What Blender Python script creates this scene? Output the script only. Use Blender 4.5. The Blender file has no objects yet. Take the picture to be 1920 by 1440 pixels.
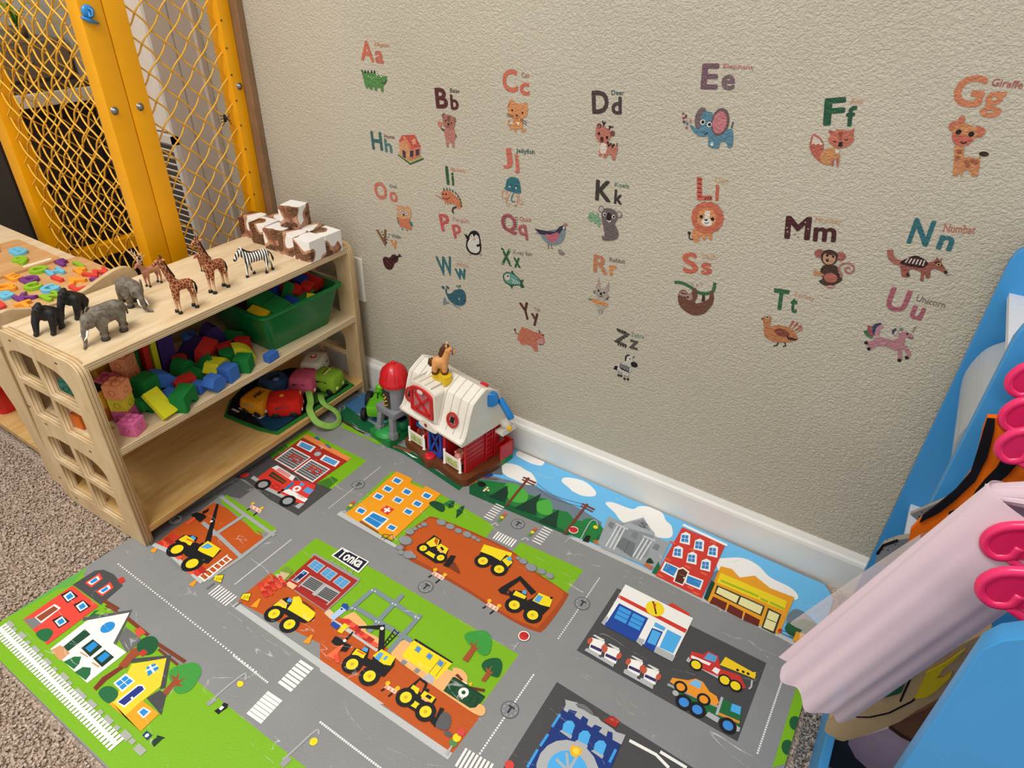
import bpy, bmesh, math, random
from math import sin, cos, pi, radians
from mathutils import Vector, Matrix, Euler
random.seed(7)
scene = bpy.context.scene
col = scene.collection

# ------------------------------------------------------------------ camera
cam_data = bpy.data.cameras.new('camera')
cam_data.sensor_fit = 'HORIZONTAL'; cam_data.sensor_width = 36.0
cam_data.lens = 23.256; cam_data.clip_start = 0.02
cam = bpy.data.objects.new('camera', cam_data); col.objects.link(cam)
yaw, pitch, roll = -0.55667633, -0.57933453, 0.03246442
fwd = Vector((sin(yaw)*cos(pitch), cos(yaw)*cos(pitch), sin(pitch)))
r0 = Vector((cos(yaw), -sin(yaw), 0)); u0 = r0.cross(fwd)
right = r0*cos(roll)+u0*sin(roll); up = u0*cos(roll)-r0*sin(roll)
m = Matrix((right, up, -fwd)).transposed().to_4x4(); m.translation = (0, 0, 1.0)
cam.matrix_world = m
scene.camera = cam

# ------------------------------------------------------------------ world, ceiling lamps, exposure
world = bpy.data.worlds.new('room_ambience'); scene.world = world; world.use_nodes = True
world.node_tree.nodes['Background'].inputs[0].default_value = (1.0, 0.975, 0.94, 1)
world.node_tree.nodes['Background'].inputs[1].default_value = 0.45
def ceiling_lamp(name, loc, size, power, label, tint=(1.0, 0.965, 0.91)):
    d = bpy.data.lights.new(name, 'AREA'); d.shape = 'RECTANGLE'; d.size, d.size_y = size; d.energy = power; d.color = tint
    o = bpy.data.objects.new(name, d); col.objects.link(o); o.location = loc
    o['label'] = label; o['category'] = 'ceiling lamp'
    return o
ceiling_lamp('ceiling_lamp', (-1.05, -0.25, 2.5), (1.2, 0.6), 26, 'white ceiling lamp above the toy shelf')
ceiling_lamp('ceiling_lamp', (0.15, -1.3, 2.5), (1.2, 0.6), 15, 'white ceiling lamp behind the camera')
scene.view_settings.view_transform = 'Standard'; scene.view_settings.look = 'None'
scene.view_settings.gamma = 1.0; scene.view_settings.use_curve_mapping = False
scene.view_settings.exposure = 0.58

# ------------------------------------------------------------------ helpers
def lin(h):
    h = h.lstrip('#')
    if len(h) == 3: h = ''.join(ch*2 for ch in h)
    out = []
    for i in (0, 2, 4):
        v = int(h[i:i+2], 16)/255
        out.append(v/12.92 if v <= 0.04045 else ((v+0.055)/1.055)**2.4)
    return (out[0], out[1], out[2], 1)
class NT:
    "small node-tree writer"
    def __init__(s, name, rough=0.5, spec=0.4):
        s.m = bpy.data.materials.new(name); s.m.use_nodes = True; s.t = s.m.node_tree
        s.b = s.t.nodes['Principled BSDF']; s.b.inputs['Roughness'].default_value = rough
        s.b.inputs['Specular IOR Level'].default_value = spec
    def n(s, kind, **kw):
        nd = s.t.nodes.new(kind)
        for k, v in kw.items():
            if k in nd.inputs: nd.inputs[k].default_value = v
            else: setattr(nd, k, v)
        return nd
    def l(s, a, b): s.t.links.new(a, b)
    def coord(s, which='Object', scale=(1, 1, 1), rot=(0, 0, 0)):
        tc = s.n('ShaderNodeTexCoord'); mp = s.n('ShaderNodeMapping'); s.l(tc.outputs[which], mp.inputs[0])
        mp.inputs['Scale'].default_value = scale; mp.inputs['Rotation'].default_value = rot
        return mp.outputs[0]
    def pos(s, scale=(1, 1, 1)):
        g = s.n('ShaderNodeNewGeometry'); mp = s.n('ShaderNodeMapping'); s.l(g.outputs['Position'], mp.inputs[0])
        mp.inputs['Scale'].default_value = scale
        return mp.outputs[0]
    def noise(s, co, scale, detail=3.0, rough=0.55):
        nd = s.n('ShaderNodeTexNoise', Scale=scale, Detail=detail, Roughness=rough); s.l(co, nd.inputs['Vector']); return nd.outputs['Fac']
    def ramp(s, fac, stops):
        nd = s.n('ShaderNodeValToRGB'); e = nd.color_ramp.elements
        while len(e) > 1: e.remove(e[-1])
        for i, (p_, c_) in enumerate(stops):
            el = e[0] if i == 0 else e.new(p_)
            el.position = p_; el.color = lin(c_) if isinstance(c_, str) else c_
        s.l(fac, nd.inputs[0]); return nd.outputs[0]
    def bump(s, h, strength, dist=0.01, prev=None):
        nd = s.n('ShaderNodeBump', Strength=strength, Distance=dist); s.l(h, nd.inputs['Height'])
        if prev: s.l(prev, nd.inputs['Normal'])
        s.l(nd.outputs[0], s.b.inputs['Normal']); return nd.outputs[0]
    def base(s, out): s.l(out, s.b.inputs['Base Color'])
_mc = {}
def M(hexc, rough=0.5, spec=0.4, metal=0.0, var=0.0, vscale=60.0, bump=0.0, bscale=400.0, name=None):
    "plain coloured procedural material with faint mottling and relief"
    key = (hexc, rough, spec, metal, var, vscale, bump, bscale)
    if key in _mc: return _mc[key]
    t = NT(name or 'paint_'+hexc.lstrip('#'), rough, spec); t.b.inputs['Metallic'].default_value = metal
    c = lin(hexc); co = t.coord()
    v = var if var else 0.04
    f = t.noise(co, vscale); lo = tuple(x*(1-v) for x in c[:3])+(1,); hi = tuple(min(1, x*(1+v)) for x in c[:3])+(1,)
    t.base(t.ramp(f, [(0.3, lo), (0.7, hi)]))
    if bump: t.bump(t.noise(co, bscale), bump, 0.002)
    _mc[key] = t.m
    return t.m
def link(o, parent=None):
    col.objects.link(o)
    if parent is not None: o.parent = parent
    return o
def tag(o, label=None, cat=None, group=None, kind=None):
    if label: o['label'] = label
    if cat: o['category'] = cat
    if group: o['group'] = group
    if kind: o['kind'] = kind
    return o
def empty(name, loc=(0, 0, 0), rz=0.0, label=None, cat=None, group=None, kind=None):
    o = bpy.data.objects.new(name, None); o.empty_display_size = 0.02; col.objects.link(o)
    o.location = loc; o.rotation_euler = (0, 0, rz)
    return tag(o, label, cat, group, kind)
class MB:
    "collects shapes into ONE mesh"
    def __init__(s): s.v = []; s.f = []
    def add(s, vs, fs, mtx=None):
        b = len(s.v)
        s.v += [tuple(mtx @ Vector(p)) if mtx is not None else tuple(p) for p in vs]
        s.f += [tuple(i+b for i in f) for f in fs]
        return s
    def box(s, lo, hi, bev=0.0, mtx=None):
        (x0, y0, z0), (x1, y1, z1) = lo, hi
        if bev <= 0:
            vs = [(x0,y0,z0),(x1,y0,z0),(x1,y1,z0),(x0,y1,z0),(x0,y0,z1),(x1,y0,z1),(x1,y1,z1),(x0,y1,z1)]
            return s.add(vs, [(0,3,2,1),(4,5,6,7),(0,1,5,4),(1,2,6,5),(2,3,7,6),(3,0,4,7)], mtx)
        bm = bmesh.new(); bmesh.ops.create_cube(bm, size=1)
        for v in bm.verts: v.co = ((x0+x1)/2+v.co.x*(x1-x0), (y0+y1)/2+v.co.y*(y1-y0), (z0+z1)/2+v.co.z*(z1-z0))
        bmesh.ops.bevel(bm, geom=bm.edges[:], offset=bev, segments=2, profile=0.6, affect='EDGES')
        s.bm(bm, mtx); return s
    def bm(s, bm, mtx=None):
        bm.verts.ensure_lookup_table(); bm.verts.index_update()
        s.add([v.co[:] for v in bm.verts], [[v.index for v in f.verts] for f in bm.faces], mtx); bm.free(); return s
    def ball(s, c, r, seg=14, rings=9, mtx=None, rot=None):
        r = (r, r, r) if not isinstance(r, (tuple, list)) else r
        R_ = Euler(rot).to_matrix() if rot else Matrix.Identity(3)
        vs = []; fs = []
        for i in range(rings+1):
            a = pi*i/rings
            for j in range(seg):
                b = 2*pi*j/seg
                vs.append(Vector(c)+R_ @ Vector((r[0]*sin(a)*cos(b), r[1]*sin(a)*sin(b), r[2]*cos(a))))
        for i in range(rings):
            for j in range(seg):
                fs.append((i*seg+j, (i+1)*seg+j, (i+1)*seg+(j+1) % seg, i*seg+(j+1) % seg))
        return s.add(vs, fs, mtx)
    def tube(s, pts, r, seg=8, mtx=None, closed=False, caps=True, flat=None):
        "swept round (or flat=(w,h)) section; r may be a list"
        P = [Vector(p) for p in pts]; n = len(P); R_ = r if isinstance(r, (list, tuple)) else [r]*n
        vs = []; fs = []; prev = None
        for i in range(n):
            if closed: d = P[(i+1) % n]-P[i-1]
            else: d = P[min(i+1, n-1)]-P[max(i-1, 0)]
            d = d.normalized() if d.length > 0 else Vector((0, 0, 1))
            if prev is None:
                a = Vector((0, 0, 1)) if abs(d.z) < 0.9 else Vector((1, 0, 0)); u = d.cross(a).normalized()
            else: u = (prev-d*prev.dot(d)); u = u.normalized() if u.length > 1e-6 else d.orthogonal().normalized()
            prev = u; w = d.cross(u)
            for j in range(seg):
                t = 2*pi*j/seg
                if flat: vs.append(P[i]+u*flat[0]*R_[i]*cos(t)+w*flat[1]*R_[i]*sin(t))
                else: vs.append(P[i]+(u*cos(t)+w*sin(t))*R_[i])
        m_ = n if closed else n-1
        for i in range(m_):
            for j in range(seg):
                a = i*seg+j; b = i*seg+(j+1) % seg; k = ((i+1) % n)*seg
                fs.append((a, b, k+(j+1) % seg, k+j))
        if caps and not closed:
            fs.append(tuple(range(seg-1, -1, -1))); fs.append(tuple((n-1)*seg+j for j in range(seg)))
        return s.add(vs, fs, mtx)
    def cap(s, a, ra, b, rb, seg=12):
        "tapered capsule"
        a, b = Vector(a), Vector(b); d = b-a; L = d.length; d.normalize()
        pts = []; rs = []
        for t in (-0.98, -0.8, -0.45, 0): pts.append(a+d*ra*t); rs.append(ra*math.sqrt(max(0.002, 1-t*t)))
        for t in (0, 0.45, 0.8, 0.98): pts.append(b+d*rb*t); rs.append(rb*math.sqrt(max(0.002, 1-t*t)))
        return s.tube(pts, rs, seg)
    def lathe(s, prof, seg=20, mtx=None, a0=0, a1=2*pi):
        full = abs(a1-a0-2*pi) < 1e-6; n = seg if full else seg+1; vs = []; fs = []
        for r_, z_ in prof:
            for j in range(n):
                t = a0+(a1-a0)*j/seg; vs.append((r_*cos(t), r_*sin(t), z_))
        for i in range(len(prof)-1):
            for j in range(seg):
                k = (j+1) % n; fs.append((i*n+j, i*n+k, (i+1)*n+k, (i+1)*n+j))
        return s.add(vs, fs, mtx)
    def prism(s, poly, z0, z1, mtx=None):
        "polygon (x,y) extruded in z"
        n = len(poly); a = sum(poly[i-1][0]*poly[i][1]-poly[i][0]*poly[i-1][1] for i in range(n))
        if a < 0: poly = list(reversed(poly))
        vs = [(x, y, z0) for x, y in poly]+[(x, y, z1) for x, y in poly]
        fs = [tuple(range(n-1, -1, -1)), tuple(range(n, 2*n))]+[(i, (i+1) % n, n+(i+1) % n, n+i) for i in range(n)]
        return s.add(vs, fs, mtx)
    def build(s, name, mat, parent=None, smooth=False, auto=None):
        me = bpy.data.meshes.new(name); me.from_pydata(s.v, [], s.f); me.update()
        if mat: me.materials.append(mat)
        if smooth or auto:
            for p_ in me.polygons: p_.use_smooth = True
            if auto: me.set_sharp_from_angle(angle=radians(auto))
        return link(bpy.data.objects.new(name, me), parent)
XZ = Matrix(((1, 0, 0, 0), (0, 0, -1, 0), (0, 1, 0, 0), (0, 0, 0, 1)))     # prism z -> -y, polygon (x,z)
YZ = Matrix(((0, 0, 1, 0), (1, 0, 0, 0), (0, 1, 0, 0), (0, 0, 0, 1)))      # prism z -> x, polygon (y,z)
def TR(loc=(0, 0, 0), rot=(0, 0, 0), sc=1.0):
    return Matrix.LocRotScale(Vector(loc), Euler(rot), Vector((sc, sc, sc)) if not isinstance(sc, (tuple, list)) else Vector(sc))
def board(name, outer, holes, thick, mat, parent, mtx=None, bevel=0.0):
    "flat board with cut-outs: outline and holes as (x,y) lists, thickness centred on z=0"
    cu = bpy.data.curves.new(name+'_c', 'CURVE'); cu.dimensions = '2D'; cu.fill_mode = 'BOTH'; cu.extrude = thick/2-bevel; cu.bevel_depth = bevel; cu.bevel_resolution = 1; cu.offset = -bevel
    for poly in [outer]+holes:
        sp = cu.splines.new('POLY'); sp.points.add(len(poly)-1); sp.use_cyclic_u = True
        for i, (x, y) in enumerate(poly): sp.points[i].co = (x, y, 0, 1)
    tmp = bpy.data.objects.new(name+'_t', cu); me = bpy.data.meshes.new_from_object(tmp); bpy.data.objects.remove(tmp); bpy.data.curves.remove(cu)
    if mtx is not None: me.transform(mtx)
    me.name = name; me.materials.clear(); me.materials.append(mat)
    return link(bpy.data.objects.new(name, me), parent)
def smoothpoly(P, k=4, closed=True):
    "Catmull-Rom through 2D points"
    n = len(P); out = []
    for i in range(n if closed else n-1):
        if closed: a, b, c_, d = P[i-1], P[i], P[(i+1) % n], P[(i+2) % n]
        else: a, b, c_, d = P[max(i-1, 0)], P[i], P[i+1], P[min(i+2, n-1)]
        for j in range(k):
            t = j/k
            out.append(tuple(0.5*(2*b[q]+(c_[q]-a[q])*t+(2*a[q]-5*b[q]+4*c_[q]-d[q])*t*t+(3*b[q]-a[q]-3*c_[q]+d[q])*t**3) for q in range(len(b))))
    if not closed: out.append(tuple(P[-1]))
    return out
def roundrect(x0, y0, x1, y1, r, k=4):
    out = []
    for cx, cy, a in ((x1-r, y1-r, 0), (x0+r, y1-r, pi/2), (x0+r, y0+r, pi), (x1-r, y0+r, 1.5*pi)):
        for i in range(k+1): t = a+pi/2*i/k; out.append((cx+r*cos(t), cy+r*sin(t)))
    return out
_tc = {}
def text_mesh(body, bold):
    "ink outline of a short text as (verts, faces) in its own units"
    key = (body, bold)
    if key in _tc: return _tc[key]
    cu = bpy.data.curves.new('t', 'FONT'); cu.body = body; cu.size = 1.0; cu.resolution_u = 3 if bold else 2
    tmp = bpy.data.objects.new('t', cu); me = bpy.data.meshes.new_from_object(tmp)
    vs = [(v.co[0], v.co[1], 0) for v in me.vertices]; fs = [tuple(p_.vertices) for p_ in me.polygons]
    bpy.data.objects.remove(tmp); bpy.data.curves.remove(cu); bpy.data.meshes.remove(me)
    # heavier, round-ended strokes: the same outline laid over itself in a small circle
    n0 = len(vs); v0, f0 = list(vs), list(fs); k_ = 8 if bold else 4; rr = 0.030 if bold else 0.010
    for i in range(k_):
        dx, dy = rr*cos(2*pi*i/k_), rr*sin(2*pi*i/k_)
        vs += [(x+dx, y+dy, i+1) for x, y, _ in v0]; fs += [tuple(j+n0*(i+1) for j in f) for f in f0]
    _tc[key] = (vs, fs); return _tc[key]
def print_shapes(els, step, z0, unit=1e-4):
    "flat print: list of shapes -> verts (x,y,height), faces, colour per face"
    V = []; F = []; Cc = []; lvl = 0
    def put(poly, colr, z):
        b = len(V); a = sum(poly[i-1][0]*poly[i][1]-poly[i][0]*poly[i-1][1] for i in range(len(poly)))
        if a < 0: poly = poly[::-1]
        V.extend((x, y, z) for x, y in poly); F.append(tuple(range(b, b+len(poly)))); Cc.append(colr)
    def stroke(P, w, colr, z):
        n = len(P); L_ = []; R_ = []
        for i in range(n):
            a = P[max(i-1, 0)]; b = P[min(i+1, n-1)]; dx, dy = b[0]-a[0], b[1]-a[1]; q = math.hypot(dx, dy) or 1
            nx, ny = -dy/q*w/2, dx/q*w/2; L_.append((P[i][0]+nx, P[i][1]+ny)); R_.append((P[i][0]-nx, P[i][1]-ny))
        for i in range(n-1): put([L_[i], L_[i+1], R_[i+1], R_[i]], colr, z)
    sc = lambda q: (q[0]*unit, q[1]*unit)
    pair = lambda L_: [(L_[i], L_[i+1]) for i in range(0, len(L_), 2)]
    for e in els:
        e = [pair(q) if isinstance(q, list) else q for q in e]
        if e[0] == 'C' and len(e) == 4: e.append(e[3])
        k, colr = e[0], lin(e[1]); z = z0+lvl*step; lvl += 1
        if k == 'P': put([sc(q) for q in e[2]], colr, z)
        elif k == 'S': put(smoothpoly([sc(q) for q in e[2]], 4), colr, z)
        elif k == 'C':
            cx, cy = sc(e[2]); a, b = e[3]*unit, e[4]*unit; n = 10 if max(a, b) < 0.004 else 18
            put([(cx+a*cos(2*pi*i/n), cy+b*sin(2*pi*i/n)) for i in range(n)], colr, z)
        elif k == 'O':
            cx, cy = sc(e[2]); a = e[3]*unit
            stroke([(cx+a*cos(2*pi*i/14), cy+a*sin(2*pi*i/14)) for i in range(15)], e[4]*unit, colr, z)
        elif k == 'L': stroke([sc(q) for q in e[3]], e[2]*unit, colr, z)
        elif k == 'K': stroke(smoothpoly([sc(q) for q in e[3]], 4, False), e[2]*unit, colr, z)
        elif k == 'R':
            cx, cy = sc(e[2]); w, h = e[3]*unit/2, e[4]*unit/2; t = radians(e[5]); c_, s_ = cos(t), sin(t)
            put([(cx+x*c_-y*s_, cy+x*s_+y*c_) for x, y in ((-w, -h), (w, -h), (w, h), (-w, h))], colr, z)
        elif k in 'DZF':
            a, b = sc(e[2][0]), sc(e[2][1]); n = e[3]; dx, dy = b[0]-a[0], b[1]-a[1]; q = math.hypot(dx, dy); ux, uy = dx/q, dy/q
            if k == 'F': stroke([a, b], 0.006, colr, z)
            for i in range(n):
                cx, cy = a[0]+dx*i/(n-1), a[1]+dy*i/(n-1)
                if k == 'D': w = h = e[4]*unit/2
                elif k == 'Z': w, h = e[4]*unit/2, e[5]*unit/2
                else: w, h = 0.0026, 0.011
                put([(cx+x*ux-y*uy, cy+x*uy+y*ux) for x, y in ((-w, -h), (w, -h), (w, h), (-w, h))], colr, z+step*0.5)
        elif k in 'TX':
            vs, fs = text_mesh(e[2], e[-1])
            if not vs: continue
            x0 = min(v[0] for v in vs); x1 = max(v[0] for v in vs); y0 = min(v[1] for v in vs); y1 = max(v[1] for v in vs)
            a, b = sc(e[3][0]), sc(e[3][1]); dx, dy = b[0]-a[0], b[1]-a[1]; q = math.hypot(dx, dy); ux, uy = dx/q, dy/q
            if k == 'T': h = e[4]*unit
            else: t_ = sc(e[3][2]); h = abs((t_[0]-a[0])*-uy+(t_[1]-a[1])*ux)
            b0 = len(V)
            for x, y, lay in vs:
                X_, Y_ = (x-x0)/(x1-x0)*q, (y-y0)/(y1-y0)*h
                V.append((a[0]+X_*ux-Y_*uy, a[1]+X_*uy+Y_*ux, z+lay*6e-6))
            for f in fs: F.append(tuple(i+b0 for i in f)); Cc.append(colr)
    return V, F, Cc
def print_object(name, V, F, Cc, mat, parent=None):
    me = bpy.data.meshes.new(name); me.from_pydata(V, [], F); me.update(); me.materials.append(mat)
    at = me.color_attributes.new('ink', 'FLOAT_COLOR', 'CORNER'); buf = []
    for p_, c_ in zip(me.polygons, Cc): buf += list(c_)*p_.loop_total
    at.data.foreach_set('color', buf)
    return link(bpy.data.objects.new(name, me), parent)

# ------------------------------------------------------------------ the room shell
def wall_relief(t):
    co = t.pos((1, 1, 1.25))
    v = t.n('ShaderNodeTexNoise', Scale=185.0, Detail=2.0, Roughness=0.5, Distortion=0.9); t.l(co, v.inputs['Vector'])
    h = t.ramp(v.outputs['Fac'], [(0.36, (0, 0, 0, 1)), (0.5, (0.55, 0.55, 0.55, 1)), (0.66, (1, 1, 1, 1))])
    t.bump(h, 0.42, 0.005)
    return co
tw = NT('textured_wall_paint', 0.62, 0.3); co = wall_relief(tw)
tw.base(tw.ramp(tw.noise(co, 3.0), [(0.3, '#bab3a2'), (0.7, '#c1baa9')]))
WALL = tw.m
Y_WALL = 1.08
tag(MB().box((-3.6, -1.4, -0.02), (-3.5, Y_WALL, 2.5)).build('wall_left', WALL), 'beige side wall far to the left', kind='structure')
w = MB().box((-3.6, Y_WALL, -0.02), (1.6, Y_WALL+0.1, 2.5)).build('wall_back', WALL); tag(w, 'beige wall with orange-peel plaster texture behind the toys', kind='structure')
# carpet
def carpet_mat(name, a, b, c_):
    t = NT(name, 0.95, 0.1); co = t.pos()
    v = t.n('ShaderNodeTexVoronoi', Scale=170.0); t.l(co, v.inputs['Vector'])
    f = t.noise(co, 260.0, 4.0, 0.7)
    t.base(t.ramp(f, [(0.28, a), (0.5, b), (0.72, c_)]))
    t.bump(v.outputs['Distance'], 1.0, 0.006); return t.m
CARPET = carpet_mat('tufted_carpet', '#66554a', '#c4ae9c', '#eee0d1')
fl = MB().box((-3.6, -1.4, -0.06), (1.6, Y_WALL, -0.008)).build('floor', CARPET); tag(fl, 'brown grey looped carpet floor around the play mat', kind='structure')
# loops of pile where the carpet is in view
rnd = random.Random(3)
def tufts(x0, x1, y0, y1, n, label, mat=None):
    V = []; F = []
    for _ in range(n):
        x, y = rnd.uniform(x0, x1), rnd.uniform(y0, y1); a = rnd.uniform(0, 6.28); s_ = rnd.uniform(0.0022, 0.0042); h = rnd.uniform(0.003, 0.0072)
        b = len(V); ox, oy = rnd.uniform(-.003, .003), rnd.uniform(-.003, .003)
        for k in range(4): t = a+k*pi/2; V.append((x+s_*cos(t), y+s_*sin(t), -0.0085))
        for k in range(4): t = a+k*pi/2; V.append((x+ox+s_*0.75*cos(t), y+oy+s_*0.75*sin(t), -0.0085+h))
        F.extend([(b, b+1, b+5, b+4), (b+1, b+2, b+6, b+5), (b+2, b+3, b+7, b+6), (b+3, b, b+4, b+7), (b+4, b+5, b+6, b+7)])
    me = bpy.data.meshes.new('carpet_pile'); me.from_pydata(V, [], F); me.materials.append(mat or CARPET)
    tag(link(bpy.data.objects.new('carpet_pile', me)), label, 'carpet', kind='stuff')
tufts(-1.95, -1.131, -0.3, 0.40, 32000, 'looped brown carpet pile left of the play mat and under the shelves'); tufts(-1.12, -0.3, -0.3, 0.104, 18500, 'looped brown carpet pile along the front edge of the play mat'); tufts(0.093, 0.30, 0.5, 1.05, 5500, 'speckled carpet pile, greyed in colour for the light, between play mat and blue rack', carpet_mat('light_greyed_carpet', '#2c2a29', '#8a8683', '#dcd8d3'))  # rack-side pile: same carpet, grey cast of the light put into its colour
# skirting board with rounded cap
skirt = M('#e4e2dc', 0.4, 0.4, var=0.03, vscale=9)
prof = [(1.08, -0.008), (1.066, -0.008), (1.066, 0.064), (1.068, 0.07), (1.072, 0.0735), (1.0745, 0.079), (1.0765, 0.083), (1.08, 0.083)]
mb = MB()
mb.prism([(y, z) for y, z in prof], -1.40, 1.2, YZ)
tag(mb.build('baseboard_back', skirt), 'scuffed white skirting board along the textured wall', kind='structure')
# smooth door, white column and louvred grille on the wall beyond the fence
d = empty('door_1', (-1.665, Y_WALL, 0), label='smooth pinkish grey door beyond the yellow fence', kind='structure')
MB().box((-0.095, -0.012, 0), (0.095, 0.0, 2.0)).build('door_leaf', M('#b3a89c', 0.5, 0.3), d)
MB().box((0.088, -0.016, 0), (0.1, 0.0, 2.0), 0.002).build('door_edge_strip', M('#c9c0b4', 0.5), d)
MB().box((-0.105, -0.014, 0), (-0.093, 0.0, 2.0), 0.003).build('door_jamb', M('#d9d5cc', 0.45), d)
MB().box((0.0, -0.0135, 0.3), (0.004, -0.011, 1.2)).build('door_groove', M('#9d9286', 0.5), d)
d = empty('trim_1', (-1.812, Y_WALL, 0), label='white painted panel above a louvred air grille', kind='structure')
MB().box((-0.075, -0.012, 0.565), (0.045, 0, 1.6), 0.002).build('white_panel', M('#f0eee8', 0.4), d)
g_ = empty('air_grille', (-1.806, Y_WALL, 0), label='white louvred air grille low on the wall behind the yellow mesh', cat='air grille')
MB().box((-0.13, -0.006, 0.06), (0.055, -0.001, 0.555)).build('grille_back', M('#6a6560', 0.8), g_)
fr = MB(); fr.box((-0.14, -0.026, 0.54), (0.065, -0.004, 0.56)); fr.box((0.05, -0.026, 0.05), (0.065, -0.004, 0.56)); fr.box((-0.14, -0.026, 0.05), (-0.125, -0.004, 0.56)); fr.box((-0.14, -0.026, 0.04), (0.065, -0.004, 0.06))
WHITE = M('#e3e0d8', 0.4)
fr.build('grille_frame', WHITE, g_)
sl = MB().box((-0.126, -0.012, -0.0015), (0.051, 0.012, 0.0015), mtx=TR((0, -0.012, 0), (radians(-35), 0, 0)))
s0 = sl.build('slat', WHITE, g_); s0.location = (0, 0, 0.075)
for i in range(1, 26):
    c_ = s0.copy(); link(c_, g_); c_.location = (0, 0, 0.075+0.0183*i)
# outlet cover on the wall behind the shelf
o = empty('outlet_cover', (-1.147, Y_WALL, 0.308), label='white plastic outlet cover on the wall beside the shelf end', cat='outlet cover')
MB().box((-0.035, -0.007, -0.058), (0.036, 0, 0.058), 0.003).build('cover_plate', M('#e9e6de', 0.35), o, auto=40)
for z in (-0.02, 0.02): MB().box((-0.016, -0.0085, z-0.014), (0.016, -0.0065, z+0.014), 0.001).build('socket', M('#dedad1', 0.35), o)

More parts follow.
